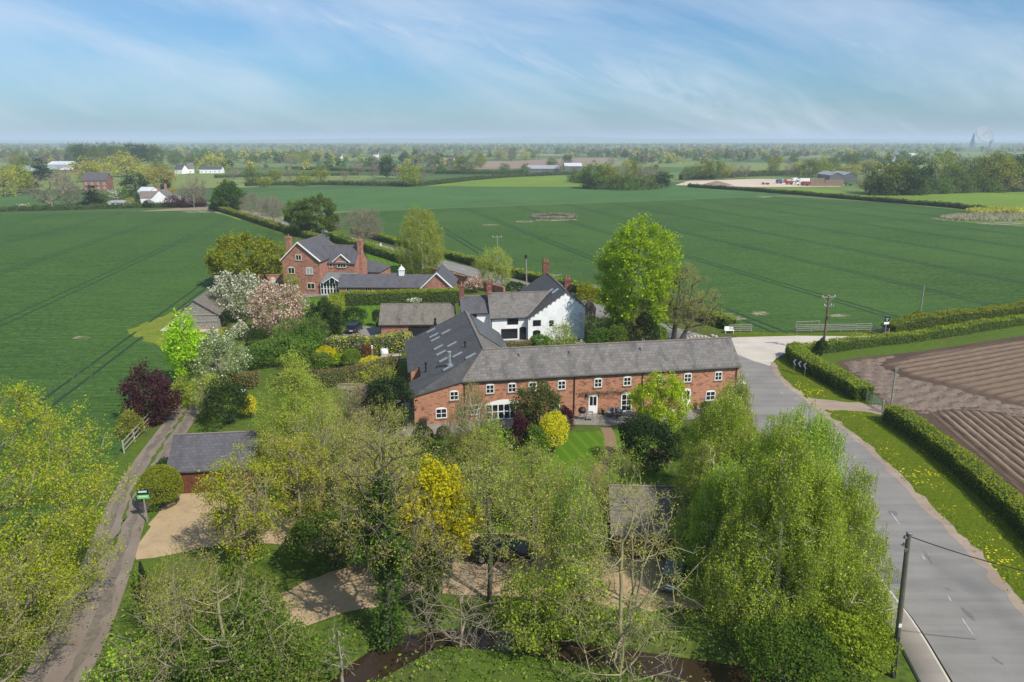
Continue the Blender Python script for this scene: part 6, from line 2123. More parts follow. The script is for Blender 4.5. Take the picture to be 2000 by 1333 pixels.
 lorry(1541, 361, 13, 7, 'v_red', 'v_red', 'small red truck left of the white lorry in the far yard', 'truck', 'truck')
 lorry(1521, 359, 11, 8, 'v_blue', 'v_blue', 'blue machine left end of the row of far yard vehicles', 'truck', 'truck')
 lorry(1656, 363, 16, 7, 'v_green', 'v_green', 'green trailer right of the stacked crates', 'trailer', 'trailer')
 lorry(1531, 357, 9, 7, 'v_white', 'v_red', 'white cabbed truck behind the blue machine in the far yard', 'truck', 'truck')
 lorry(1551, 356, 10, 8, 'v_white', 'v_white', 'small white van behind the red truck in the far yard', 'van', 'van')
 lorry(1495, 361, 14, 3.2, 'v_red', 'sheet_dark', 'flat dark trailer with red front at the left of the far yard', 'trailer', 'trailer')
 D = 3050.0
 x = (1916 - 1000) / FPX * (D * CP + CH * SP)
 root = thing('radio_telescope', 'giant white dish radio telescope faint in the haze on the right horizon', 'telescope', (x, D, 0))
 m = MB()
 for s in (-1, 1):
  m.hexa([Vector((x + s * 40 - 4, D - 6, 0)), Vector((x + s * 40 + 4, D - 6, 0)), Vector((x + s * 40 + 4, D + 6, 0)), Vector((x + s * 40 - 4, D + 6, 0)),
    Vector((x + s * 38 - 2, D - 3, 56)), Vector((x + s * 38 + 2, D - 3, 56)), Vector((x + s * 38 + 2, D + 3, 56)), Vector((x + s * 38 - 2, D + 3, 56))])
  for q in (-1, 1):
   m.tube((x + s * 40 + q * 14, D, 0), (x + s * 38, D, 54), 1.2, 1.0, 5)
 m.build('tower', MT['sheet_grey'], root)
 d = MB()
 ax = Vector((.15, -.85, .5)).normalized()
 u = ax.orthogonal().normalized()
 v = ax.cross(u)
 c = Vector((x, D, 52))
 pr = [(r, 9 * (r / 38) ** 2) for r in (0.5, 10, 20, 30, 38)]
 rings = [[c + (u * math.cos(a) + v * math.sin(a)) * r + ax * z for a in np.arange(28) * 2 * PI / 28] for r, z in pr]
 for A, B in zip(rings, rings[1:]):
  for k in range(28):
   d.poly([A[k], A[(k + 1) % 28], B[(k + 1) % 28], B[k]])
 rings = [[p - ax * (2 + 6 * (1 - i / 4)) for p in rg] for i, rg in enumerate(rings)]
 for A, B in zip(rings, rings[1:]):
  for k in range(28):
   d.poly([A[k], B[k], B[(k + 1) % 28], A[(k + 1) % 28]])
 d.build('dish', MT['sheet_grey'], root)
 m = MB()
 m.tube(c, c + ax * 24, 1.2, .8, 6)
 m.build('aerial', MT['sheet_grey'], root)
far_buildings()
# ------------------------------------------------------------------ poles, wires, fences, signs
WIRES = []
def pole(label, bx, by, tx, ty, r=.15, mat='pole', arms=(), name='telegraph_pole', group=None, top='cap', steps=False):
 x, y, _ = at(bx, by)
 h = height_to(y, ty)
 v = (ty - 666.5) / FPX
 zc = y * CP - (h - CH) * SP
 tx_ = (tx - 1000) / FPX * zc
 root = thing(name, label, 'utility pole', (x, y, 0), group)
 T = Vector((tx_, y, h))
 B = Vector((x, y, -.3))
 m = MB()
 for i in range(4):
  a, b = B.lerp(T, i / 4), B.lerp(T, (i + 1) / 4)
  m.tube(a, b, r * (1 - .25 * i / 4), r * (1 - .25 * (i + 1) / 4), 10, caps=(i == 3))
 m.build('shaft', MT[mat], root)
 return root, T, h
def insulator(m, p, h=.22, r=.06):
 m.lathe(p, [(r * .5, 0), (r, h * .3), (r * .7, h * .45), (r, h * .6), (r * .5, h)], 8)
def crossarm(root, c, d, L, pins, up=.06):
 d = Vector(d).normalized()
 m = MB()
 n = Vector((-d.y, d.x, 0))
 m.box(Vector(c) - d * L / 2 - n * .06, d * L, n * .12, (0, 0, .12))
 a = m.build('crossarm', MT['oldwood'], root)
 q = MB()
 for k in range(pins):
  insulator(q, Vector(c) + d * (L * (k / (pins - 1) - .5) * .92) + Vector((0, 0, .12)))
 q.build('insulator', MT['porcelain'], a, loc=parent_loc(root))
def wire(label, a, b, sag=.5, r=.018):
 m = MB()
 P = []
 n = 14
 for i in range(n + 1):
  t = i / n
  P.append(Vector(a).lerp(Vector(b), t) - Vector((0, 0, sag * 4 * t * (1 - t))))
 for p, q in zip(P, P[1:]):
  m.tube(p, q, r, r, 4, caps=False)
 tag(m.build('cable', MT['black'], loc=tuple(a)), label, 'cable')
def poles():
 root, T, h = pole('tall mossy telegraph pole leaning at the kerb of the near road', 1745, 1322, 1775, 1042, .155)
 m = MB()
 m.lathe(T - Vector((0, 0, .02)), [(.13, 0), (.14, .05), (.09, .09)], 10)
 m.build('cap', MT['lead'], root)
 m = MB()
 for k, (z, a) in enumerate(((-.15, .4), (-.28, 3.2), (-.45, 1.2), (-.75, 2.6), (-.95, 4.1))):
  p = T + Vector((0, 0, z)) + Vector((math.cos(a) * .15, math.sin(a) * .15, 0))
  m.cbox(p, .10, .16, .12, a)
  m.tube(p, p + Vector((math.cos(a) * .12, math.sin(a) * .12, .02)), .025, .025, 5)
 m.build('bracket', MT['lead'], root)
 m = MB()
 b = Vector((root.location.x, root.location.y, 0))
 ax = (T - b)
 side = Vector((-.11, -.12, 0))
 m.tube(b + side, b + ax * .36 + side, .035, .035, 6)
 m.tube(b + side + Vector((.12, -.02, 0)), b + ax * .30 + side + Vector((.12, -.02, 0)), .03, .03, 6)
 m.build('cable_guard', MT['plastic'], root)
 m = MB()
 p = b + ax * .37 + Vector((-.02, -.15, 0))
 m.cbox(p, .16, .02, .22)
 m.build('number_plate', MT['white'], root)
 e = Vector(at(2200, 1152, 6.2))
 wire('thick black cable running from the leaning roadside pole to the right', T - Vector((-.14, 0, .2)), e, .35, .028)
 root, T, h = pole('reddish electricity pole with two tiers of white insulators behind the lane hedge', 1607, 690, 1619, 578, .16, 'polered')
 crossarm(root, T - Vector((0, 0, .25)), (1, .12, 0), 1.9, 3)
 crossarm(root, T - Vector((0, 0, 1.45)), (1, .12, 0), 1.0, 2)
 m = MB()
 for s in (-1, 1):
  m.tube(T - Vector((0, 0, 1.05)), T + Vector((s * .75, s * .09, -.22)), .035, .035, 5)
 for k in range(3):
  p = T + Vector((.2 + k * .25, -.1, -1.55 + .04 * k))
  insulator(m, p, .28, .08)
 m.build('stay', MT['steel'], root)
 m = MB()
 m.tube(T - Vector((.02, .17, 1.7)), T - Vector((.05, .17, 4.6)), .03, .03, 5)
 m.cbox(T - Vector((-.02, .22, 3.2)), .22, .12, .35)
 m.build('cable_guard', MT['plastic'], root)
 T1 = T
 root, T, h = pole('plain pale pole leaning right beyond the upper lane hedge', 1795, 629, 1805, 558, .13, 'oldwood')
 m = MB()
 m.lathe(T, [(.12, -.05), (.13, .08), (.06, .14)], 8)
 m.build('cap', MT['lead'], root)
 root, T, h = pole('short pole with a small metal top box beside the plough field gate', 1740, 797, 1749, 724, .10, 'oldwood')
 m = MB()
 m.cbox(T - Vector((0, 0, .1)), .4, .3, .3, .3)
 m.lathe(T + Vector((0, 0, .2)), [(.22, 0), (.12, .1), (.02, .16)], 8)
 m.build('top_box', MT['lead'], root)
 root, T, h = pole('grey pole with dark round top between the road and the white house', 1029, 566, 1027, 498, .14, 'oldwood')
 m = MB()
 m.lathe(T - Vector((0, 0, .7)), [(.2, 0), (.27, .1), (.27, .6), (.15, .75)], 10)
 m.build('transformer', MT['plastic'], root)
 x, y, _ = at(972, 508)
 root, T, h = pole('slim pole with pale horizontal crossarm above the half bare tree', 972, 520, 971, 463, .12, 'oldwood')
 crossarm(root, T - Vector((0, 0, .1)), (1, .1, 0), 2.2, 3)
 for tx, ty, by, lab in ((1987 - 0, 0, 0, ''),):
  pass
 for bx, by, ty, lab in ((1336, 362, 345, 'thin far pole at the left end of the sandy yard'), (1445, 440, 409, '')):
  if lab:
   root, T, h = pole(lab, bx, by, bx, ty, .16, 'oldwood')
   crossarm(root, T - Vector((0, 0, .5)), (1, 0, 0), 2.4, 2)
poles()
def rail_fence(name, label, pxs, h, rails, every, mat='fencewood', rw=.10, post=.11, group=None):
 line, L = resample(np.array([at2(*p) for p in pxs]), every)
 root = thing(name, label, 'fence', (line[0][0], line[0][1], 0), group)
 rng = random.Random(len(label))
 for q in line:
  m = MB()
  m.cbox((q[0], q[1], -.1), post, post, h + .12 + rng.uniform(-.03, .05), rng.uniform(-.2, .2))
  m.build('post', MT[mat], root)
 for k in range(rails):
  m = MB()
  z = h * (.25 + .72 * k / max(1, rails - 1))
  for a, b in zip(line, line[1:]):
   d = Vector((b[0] - a[0], b[1] - a[1], 0))
   n = Vector((d.y, -d.x, 0)).normalized() * .07
   m.box(Vector((a[0], a[1], z + rng.uniform(-.03, .03))) + n, d, n * .5, (0, 0, rw))
  m.build('rail', MT[mat], root)
 return root
rail_fence('post_and_rail_fence', 'pale two rail timber fence between the left wheat field and the lane', [(243, 886), (268, 858), (300, 822), (330, 782), (349, 756)], 1.25, 3, 2.4)
rail_fence('post_and_rail_fence', 'long silvery post and rail fence behind the pale apron', [(1555, 650), (1630, 649), (1700, 648)], 1.25, 4, 2.3, 'oldwood')
rail_fence('post_and_rail_fence', 'loose leaning top rail section at the left end of the silvery fence', [(1553, 648), (1598, 646)], 1.55, 2, 2.6, 'oldwood')
rail_fence('post_and_rail_fence', 'short silvery fence beside the white chair at the field gateway', [(1424, 650), (1467, 649)], 1.2, 4, 1.5, 'oldwood')
rail_fence('field_gate', 'timber gate between the silvery fence and the sale board hedge', [(1702, 652), (1735, 658)], 1.2, 5, 2.9, 'oldwood', .07)
rail_fence('wire_fence', 'thin post fence at the left edge of the far pasture', [(10, 384), (60, 385), (110, 386)], 1.3, 2, 6, 'oldwood', .06)
def metal_gate():
 a, b = Vector(at(1684, 778)), Vector(at(1722, 806))
 d = (b - a)
 L = d.length
 d.normalize()
 root = thing('field_gate', 'galvanised bar gate between the chevron hedge and the roadside hedge', 'gate', tuple(a))
 n = Vector((-d.y, d.x, 0))
 for k in range(2):
  g = MB()
  s0 = a + d * (L * .5 * k + .1)
  gl = L * .5 - .15
  sk = n * (.25 if k else -.1)
  for i in range(6):
   z = .18 + i * .19
   g.tube(s0 + Vector((0, 0, z)), s0 + d * gl + sk + Vector((0, 0, z)), .028, .028, 6)
  for t in (0, .5, 1):
   p = s0 + (d * gl + sk) * t
   g.tube(p + Vector((0, 0, .15)), p + Vector((0, 0, 1.16)), .03, .03, 6)
  g.tube(s0 + Vector((0, 0, .18)), s0 + d * gl + sk + Vector((0, 0, 1.13)), .022, .022, 6)
  g.build('gate_leaf', MT['steel'], root)
 for p in (a, b + d * .1):
  m = MB()
  m.cbox(p, .16, .16, 1.45)
  m.build('post', MT['oldwood'], root)
metal_gate()
def chevron_sign():
 a = Vector(at(1549, 706, 1.35))
 b = Vector(at(1579.5, 716, 1.35))
 d = b - a
 d.z = 0
 L = d.length
 d.normalize()
 n = Vector((d.y, -d.x, 0))
 o = a + n * 0.18
 root = thing('chevron_board', 'black board with white left pointing chevrons set in the hedge at the bend', 'road sign', (o.x, o.y, 0))
 z0, H = 1.0, .8
 m = MB()
 m.box(Vector((o.x, o.y, z0)), d * L, n * .03, (0, 0, H))
 m.build('board', MT['black'], root)
 q = MB()
 cw = L / 3
 for k in range(3):
  x0 = cw * (k + .22)
  pw, th = .30, .22
  base = Vector((o.x, o.y, z0)) + n * .034
  for s in (0, 1):
   za, zm = (.03 if s == 0 else H - .03), H / 2
   p = [base + d * (x0 + pw) + Vector((0, 0, za)), base + d * (x0 + pw + th) + Vector((0, 0, za)), base + d * (x0 + th) + Vector((0, 0, zm)), base + d * x0 + Vector((0, 0, zm))]
   q.poly(p if s == 0 else p[::-1])
 q.build('chevron', MT['white'], root)
 for t in (.15, .85):
  m = MB()
  m.tube(Vector((o.x, o.y, 0)) + d * L * t - n * .05, Vector((o.x, o.y, z0 + H)) + d * L * t - n * .05, .035, .035, 6)
  m.build('post', MT['steel'], root)
chevron_sign()
def board_sign(name, label, px, py, ty, w, h, cols, texts, face_deg=0.0, cat='sign', post_h=0):
 """post with a two coloured board; texts are (string, size, z, material)"""
 x, y, _ = at(px, py)
 H = height_to(y, ty)
 root = thing(name, label, cat, (x, y, 0))
 m = MB()
 m.cbox((x, y, -.1), .09, .09, H + .1, R(face_deg))
 m.build('post', MT['oldwood'], root)
 d = Vector((math.cos(R(face_deg)), math.sin(R(face_deg)), 0))
 n = Vector((d.y, -d.x, 0))
 z = H
 for mat, frac in cols:
  hh = h * frac
  b = MB()
  b.box(Vector((x, y, z - hh)) - d * w / 2 + n * .05, d * w, n * .025, (0, 0, hh - .003))
  b.build('board', MT[mat], root)
  z -= hh
 for s, size, zz, mat in texts:
  cu = bpy.data.curves.new('lettering', 'FONT')
  cu.body = s
  cu.size = size
  cu.align_x = 'CENTER'
  cu.extrude = .002
  o = bpy.data.objects.new('lettering', cu)
  COL.objects.link(o)
  o.data.materials.append(MT[mat])
  o.parent = root
  p = Vector((0, 0, zz)) + n * .08
  o.location = p
  o.rotation_euler = (PI / 2, 0, R(face_deg))
 return root, H
MT['navy'] = M('sign_navy', (0.008, 0.022, 0.022), rough=.5)
MT['signgreen'] = M('sign_green', (0.16, 0.52, 0.10), rough=.5)
root, H = board_sign('sale_board', 'dark sale board with white lower panel by the field gate', 1727.5, 656, 619, .85, 1.15, [('navy', .68), ('white', .32)], [], 12)
MT['signpale'] = M('sign_pale', (0.45, 0.62, 0.62), rough=.5)
m = MB()
x, y = root.location.x, root.location.y
for k, (dx, z, w) in enumerate(((0, H - .28, .5), (.02, H - .42, .34), (0, H - .60, .26))):
 d = Vector((math.cos(R(12)), math.sin(R(12)), 0))
 n = Vector((d.y, -d.x, 0))
 m.box(Vector((x, y, z)) + d * (dx - w / 2) + n * .078, d * w, n * .004, (0, 0, .055))
m.build('lettering', MT['signpale'], root)
root, H = board_sign('sale_board', 'white and green sale board in front of the round clipped golden shrub', 288, 1020, 956, .85, .75, [('navy', .58), ('signgreen', .42)], [], 8)
m = MB()
x, y = root.location.x, root.location.y
d = Vector((math.cos(R(8)), math.sin(R(8)), 0))
n = Vector((d.y, -d.x, 0))
m.box(Vector((x, y, H - .25)) - d * .3 + n * .078, d * .6, n * .004, (0, 0, .16))
m.box(Vector((x, y, H - .62)) - d * .3 + n * .078, d * .6, n * .004, (0, 0, .10))
m.build('lettering', MT['signpale'], root)
# ------------------------------------------------------------------ cars
MT['car_black'] = M('black_car_paint', (0.010, 0.010, 0.012), rough=.18, spec=.7)
MT['car_navy'] = M('navy_car_paint', (0.018, 0.024, 0.042), rough=.2, spec=.7)
MT['car_grey'] = M('grey_car_paint', (0.10, 0.12, 0.14), rough=.22, spec=.7)
MT['car_white'] = M('white_car_paint', (0.72, 0.73, 0.74), rough=.22, spec=.6)
MT['lamp'] = M('lamp_glass', (0.70, 0.72, 0.74), rough=.1, spec=.6)
MT['redlamp'] = M('tail_lamp', (0.35, 0.015, 0.012), rough=.2, spec=.6)
def car(label, x, y, deg, paint, L=4.5, Wd=1.82, H=1.46, name='parked_car', cat='car', group=None, estate=True):
 root = thing(name, label, cat, (x, y, 0.03), group, R(deg))
 F = L / 2
 secs = [(-F, .60, .42, .72), (-F + .06, .80, .30, .86), (-F + .55, .90, .22, .94), (-F * .25, .91, .20, .93), (F * .35, .91, .20, .90),
   (F - .65, .88, .22, .80), (F - .18, .78, .26, .68), (F, .56, .36, .56)]
 sc = Wd / 1.82
 b = MB()
 rings = []
 for xx, hw, z0, z1 in secs:
  hw *= sc
  rings.append([(xx, -hw * .92, z0), (xx, -hw, z0 + (z1 - z0) * .45), (xx, -hw * .95, z1 - .05), (xx, -hw * .78, z1), (xx, hw * .78, z1), (xx, hw * .95, z1 - .05), (xx, hw, z0 + (z1 - z0) * .45), (xx, hw * .92, z0)])
 for A, B in zip(rings, rings[1:]):
  for k in range(8):
   j = (k + 1) % 8
   b.poly([A[k], B[k], B[j], A[j]])
 b.poly(rings[0])
 b.poly(rings[-1][::-1])
 b.build('body', MT[paint], root, loc=(0, 0, 0), smooth=False)
 xr0, xr1, xw0, xw1 = (-F + .25 if estate else -F * .50), F * .10, (-F + .10 if estate else -F * .78), F * .50
 zt = H
 g = MB()
 hb, ht = .80 * sc, .62 * sc
 low = [(xw0, -hb, .90), (xw1, -hb, .88), (xw1, hb, .88), (xw0, hb, .90)]
 top = [(xr0, -ht, zt - .06), (xr1, -ht, zt - .06), (xr1, ht, zt - .06), (xr0, ht, zt - .06)]
 g.hexa([Vector(p) for p in low + top])
 g.build('window', MT['glass'], root, loc=(0, 0, 0))
 r = MB()
 r.hexa([Vector((xr0 - .04, -ht - .03, zt - .07)), Vector((xr1 + .04, -ht - .03, zt - .07)), Vector((xr1 + .04, ht + .03, zt - .07)), Vector((xr0 - .04, ht + .03, zt - .07)),
   Vector((xr0 + .1, -ht * .85, zt)), Vector((xr1 - .1, -ht * .85, zt)), Vector((xr1 - .1, ht * .85, zt)), Vector((xr0 + .1, ht * .85, zt))])
 for s in (-1, 1):
  for t, (lx, tx) in enumerate(((xw0, xr0), (xw1, xr1), ((xw0 + xw1) / 2, (xr0 + xr1) / 2))):
   r.tube((lx, s * hb, .88), (tx, s * ht, zt - .05), .045, .045, 5)
 r.build('roof', MT[paint], root, loc=(0, 0, 0))
 for sx in (-1, 1):
  for s in (-1, 1):
   w = MB()
   cx = sx * L * .29 + .02
   w.tube((cx, s * (.70 * sc), .32), (cx, s * .90 * sc, .32), .325, .325, 16)
   wh = w.build('wheel', MT['rubber'], root, loc=(0, 0, 0))
   w = MB()
   w.tube((cx, s * .90 * sc, .32), (cx, s * .925 * sc, .32), .21, .19, 12)
   w.build('rim', MT['steel'], wh, loc=(0, 0, 0))
 for s in (-1, 1):
  h = MB()
  h.box((F - .24, s * .52 * sc - .14, .60), (.20, 0, -.03), (0, .28, 0), (-.05, 0, .12))
  h.build('headlight', MT['lamp'], root, loc=(0, 0, 0))
  h = MB()
  h.box((-F + .0, s * .62 * sc - .12, .66), (.10, 0, 0), (0, .24, 0), (.03, 0, .16))
  h.build('tail_light', MT['redlamp'], root, loc=(0, 0, 0))
  h = MB()
  h.box((xw1 - .25, s * .93 * sc - .07, .92), (.12, 0, 0), (0, .16, 0), (0, 0, .12))
  h.build('mirror', MT[paint], root, loc=(0, 0, 0))
 p = MB()
 p.box((-F - .012, -.26, .52), (.02, 0, 0), (0, .52, 0), (0, 0, .11))
 p.build('number_plate', MT['white'], root, loc=(0, 0, 0))
 return root
def cars():
 x, y = at2(690, 651)
 car('dark estate car parked on the yard between clipped shrubs, rear to viewer', x, y + 1.2, 88, 'car_navy', estate=True)
 x, y = at2(978, 1088)
 car('glossy black saloon on the gravel behind thin trunks', x, y, 3, 'car_black', estate=False, L=4.7)
 x, y = at2(842, 1082)
 car('black car nearly hidden by the twiggy trees left of the black saloon', x, y, -4, 'car_black', L=4.3)
 x, y = at2(1322, 1140)
 car('grey blue hatchback at the right end of the gravel under the weeping birches', x, y + .5, 68, 'car_grey', L=4.2)
 x, y = at2(1385, 1128)
 car('navy car beside the grey blue hatchback mostly behind birch shoots', x, y + .5, 74, 'car_navy', L=4.3)
 x, y = at2(884, 586)
 car('white car behind the golden hedge near the garage range', x - .5, y, 4, 'car_white', L=4.4)
 x, y = at2(1446, 792)
 root = thing('lamp_post', 'pale hooded lantern on a slim post by the right end of the barn', 'lamp', (x, y, 0))
 m = MB()
 m.tube((x, y, 0), (x, y, 2.25), .05, .04, 8)
 m.build('post', MT['black'], root)
 m = MB()
 m.lathe((x, y, 2.2), [(.10, 0), (.2, .35), (.2, .38)], 8)
 m.build('lantern', MT['glass'], root)
 m = MB()
 m.lathe((x, y, 2.58), [(.42, 0), (.40, .05), (.12, .24), (.04, .36)], 10)
 m.build('hood', MT['white'], root)
 x, y = at2(1229, 672)
 car('white car behind the barn ridge under the bright green tree', x, y, 6, 'car_white', L=4.4)
 x, y = at2(1424, 645)
cars()
# ------------------------------------------------------------------ garden furniture and small things
def garden_things():
 f = BF
 p = f(12.2, -1.5)
 root = thing('barbecue', 'black covered barbecue with steel side shelf on the patio by the first door', 'barbecue', (p.x, p.y, .035))
 m = MB()
 m.lathe((p.x, p.y, .75), [(.05, 0), (.33, .08), (.42, .25), (.42, .32)], 14)
 m.build('bowl', MT['black'], root)
 m = MB()
 m.lathe((p.x, p.y, 1.06), [(.43, 0), (.42, .12), (.30, .30), (.10, .38), (.04, .44)], 14)
 m.build('lid', MT['black'], root)
 for a in (0.5, 2.1, 3.7, 5.3):
  m = MB()
  m.tube((p.x + .42 * math.cos(a), p.y + .42 * math.sin(a), .03), (p.x + .28 * math.cos(a), p.y + .28 * math.sin(a), .85), .025, .025, 5)
  m.build('leg', MT['steel'], root)
 m = MB()
 m.cbox((p.x + .75, p.y - .1, .9), .75, .5, .05, .1)
 m.cbox((p.x + .75, p.y - .1, .3), .7, .45, .04, .1)
 for sx in (-.3, .3):
  for sy in (-.2, .2):
   m.cbox((p.x + .75 + sx, p.y - .1 + sy, .03), .05, .05, .87)
 m.build('side_shelf', MT['steel'], root)
 def tub_chair(q, deg, label):
  root = thing('rattan_chair', label, 'chair', (q.x, q.y, .035), 'rattan chairs on the patio', R(deg))
  m = MB()
  n = 16
  for i in range(n):
   a0, a1 = 2 * PI * i / n, 2 * PI * (i + 1) / n
   def hh(a):
    return .55 + .32 * max(0, -math.cos(a)) ** .6 if math.cos(a) < .25 else .50
   for r0, r1 in ((.36, .44),):
    A = [(r0 * math.cos(a0), r0 * math.sin(a0), .12), (r0 * math.cos(a1), r0 * math.sin(a1), .12), (r1 * math.cos(a1), r1 * math.sin(a1), hh(a1)), (r1 * math.cos(a0), r1 * math.sin(a0), hh(a0))]
    m.poly(A)
    m.poly([(x * .86, y * .86, z) for x, y, z in A][::-1])
    m.poly([A[3], A[2], (A[2][0] * .86, A[2][1] * .86, A[2][2]), (A[3][0] * .86, A[3][1] * .86, A[3][2])])
  m.build('shell', MT['lead'], root, loc=(0, 0, 0))
  m = MB()
  m.lathe((0, 0, .36), [(.31, 0), (.33, .05), (.30, .11)], 14)
  m.build('cushion', MT['sheet_grey'], root, loc=(0, 0, 0))
  for k in range(4):
   a = k * PI / 2 + .78
   m = MB()
   m.tube((.28 * math.cos(a), .28 * math.sin(a), 0), (.30 * math.cos(a), .30 * math.sin(a), .14), .025, .025, 5)
   m.build('leg', MT['black'], root, loc=(0, 0, 0))
 tub_chair(f(15.35, -1.0), 215, 'left grey rattan tub chair on the patio')
 tub_chair(f(16.35, -0.95), 320, 'right grey rattan tub chair on the patio beside the glazed door')
 q = f(15.9, -1.7)
 root = thing('side_table', 'small round table between the two rattan tub chairs', 'table', (q.x, q.y, .035))
 m = MB()
 m.lathe((q.x, q.y, .48), [(.26, 0), (.27, .02), (.26, .04)], 14)
 m.build('table_top', MT['lead'], root)
 m = MB()
 m.lathe((q.x, q.y, .03), [(.17, 0), (.03, .05), (.03, .45)], 8)
 m.build('leg', MT['black'], root)
 def pot(q, r, h, label, leaf, seed, mat='terracotta'):
  root = thing('plant_pot', label, 'plant pot', (q.x, q.y, .035))
  m = MB()
  m.lathe((q.x, q.y, .03), [(r * .65, 0), (r, h), (r * 1.1, h), (r * 1.1, h + .06)], 12)
  m.build('pot', MT[mat], root)
  rng = np.random.default_rng(seed)
  P = rng.normal(size=(160, 3)) * [r * .7, r * .7, r * .6] + [0, 0, h + r * .8]
  V, F = leaf_quads(rng, P, .12, .6, .6)
  raw('plant', V, F, LEAF[leaf], parent=root)
 pot(f(25.15, -.55), .2, .38, 'terracotta pot with a green plant right of the third door', 'green', 1)
 pot(f(14.75, -.45), .16, .3, 'small dark pot at the first door step', 'dark', 2, 'plastic')
 pot(f(-6.2, -1.2), .2, .35, 'pale pot beside the white frame left of the brick gable', 'green', 3, 'white')
 q = f(-4.2, -.75)
 root = thing('dustbin', 'black plastic bin against the brick gable', 'bin', (q.x, q.y, .035))
 m = MB()
 m.lathe((q.x, q.y, .03), [(.33, 0), (.40, .2), (.42, .62), (.40, .75)], 14)
 m.build('tub', MT['plastic'], root)
 m = MB()
 m.lathe((q.x, q.y, .77), [(.44, 0), (.44, .06), (.25, .13), (.05, .17)], 14)
 m.build('lid', MT['plastic'], root)
 q = f(-6.6, -1.4)
 root = thing('garden_swing', 'white leaning tubular garden frame left of the brick gable', 'garden frame', (q.x, q.y, .035))
 m = MB()
 for dx, dy, ex in ((-.7, 0, .1), (.6, .2, .12), (-.2, -.6, .1), (.25, .5, .1)):
  m.tube((q.x + dx, q.y + dy, .03), (q.x + ex, q.y, 2.1), .035, .035, 6)
 m.tube((q.x - .35, q.y, 1.0), (q.x + .4, q.y + .1, 1.0), .03, .03, 6)
 m.build('frame', MT['white'], root)
 m = MB()
 m.cbox((q.x, q.y, .45), .7, .4, .06, .3)
 m.build('seat', MT['white'], root)
 x, y = at2(751, 696)
 root = thing('bulk_bag', 'white bulging bulk bag beside the wooden trailer', 'bag', (x, y, 0))
 m = MB()
 m.lathe((x, y, 0), [(.36, 0), (.52, .15), (.55, .5), (.50, .85), (.40, .98), (.15, 1.02)], 12)
 m.build('sack', MT['white'], root)
 for a in (.7, 2.3, 3.9, 5.4):
  m = MB()
  m.tube((x + .4 * math.cos(a), y + .4 * math.sin(a), .9), (x + .5 * math.cos(a), y + .5 * math.sin(a), 1.15), .03, .03, 5)
  m.build('strap', MT['white'], root)
 x, y = at2(764, 705)
 root = thing('flat_trailer', 'small flat wooden trailer with black wheels left of the barn roof', 'trailer', (x, y, 0))
 m = MB()
 m.cbox((x, y, .5), 2.6, 1.3, .12, .1)
 for s in (-1, 1):
  m.cbox((x - s * 0.02, y + s * .62, .62), 2.6, .05, .16, .1)
 m.build('bed', MT['fencewood'], root)
 for s in (-1, 1):
  m = MB()
  m.tube((x - .4, y + s * .55 - .09, .32), (x - .4, y + s * .55 + .09, .32), .32, .32, 14)
  m.build('wheel', MT['rubber'], root)
 m = MB()
 m.tube((x + 1.2, y, .5), (x + 2.1, y + .15, .45), .04, .04, 6)
 m.build('drawbar', MT['black'], root)
 x, y = at2(728, 705)
 root = thing('white_post', 'white painted post among the shrubs left of the white bag', 'post', (x, y, 0))
 m = MB()
 m.cbox((x, y, -.1), .17, .17, 2.1)
 m.cbox((x, y, 2.0), .24, .24, .08)
 m.build('shaft', MT['white'], root)
 x, y = at2(781, 707)
 root = thing('cold_frame', 'pale square metal frame against the barn left slope', 'frame', (x, y, 0))
 m = MB()
 for a, b in (((0, 0), (1.0, 0)),):
  m.tube((x, y, 0), (x, y, 1.5), .04, .04, 6)
  m.tube((x + 1, y, 0), (x + 1, y, 1.5), .04, .04, 6)
  m.tube((x, y, 1.5), (x + 1, y, 1.5), .04, .04, 6)
  m.tube((x, y, .1), (x + 1, y, .1), .04, .04, 6)
 m.build('frame', MT['steel'], root)
 for k, (px, py, w, lab) in enumerate(((683, 757, 2.6, 'left timber raised bed on the grass below the brown beech hedge'), (697, 768, 2.2, 'nearer timber raised bed on the grass below the brown beech hedge'), (720, 760, 2.0, 'right timber raised bed beside the dark conifer shrub'))):
  x, y = at2(px, py)
  root = thing('raised_bed', lab, 'raised bed', (x, y, 0))
  m = MB()
  for dx, dy, lx, ly in ((0, -.55, w, .05), (0, .55, w, .05), (-w / 2, 0, .05, 1.1), (w / 2, 0, .05, 1.1)):
   m.cbox((x + dx, y + dy, 0), lx, ly, .32)
  m.build('boards', MT['fencewood'], root)
  m = MB()
  m.cbox((x, y, 0), w - .08, 1.0, .26)
  m.build('soil', MT['soil'], root)
 x, y = at2(472, 790)
 root = thing('beehive', 'grey stacked wooden hive with pale lid beside the dark evergreen left of the olive birch', 'beehive', (x, y, 0))
 for i in range(3):
  m = MB()
  m.cbox((x, y, .2 + i * .42), .75 - .02 * i, .75 - .02 * i, .40)
  m.build('box', MT['oldwood'], root)
 m = MB()
 m.cbox((x, y, 1.46), .85, .85, .14)
 m.build('lid', MT['signpale'], root)
 m = MB()
 for sx in (-.3, .3):
  for sy in (-.3, .3):
   m.cbox((x + sx, y + sy, 0), .08, .08, .2)
 m.build('stand', MT['oldwood'], root)
 x, y = at2(448, 622)
 root = thing('garden_arbour', 'grey timber garden arbour right of the weathered timber shed', 'arbour', (x, y, 0))
 m = MB()
 for dx in (-.6, .6):
  for dy in (-.4, .4):
   m.cbox((x + dx, y + dy, 0), .1, .1, 2.1)
 m.build('post', MT['oldwood'], root)
 m = MB()
 for s in (-1, 1):
  m.box((x - .75, y, 2.6), (1.5, 0, 0), (0, s * .6, -.5), (0, 0, .05))
 m.build('roof', MT['oldwood'], root)
 x, y = at2(622, 570)
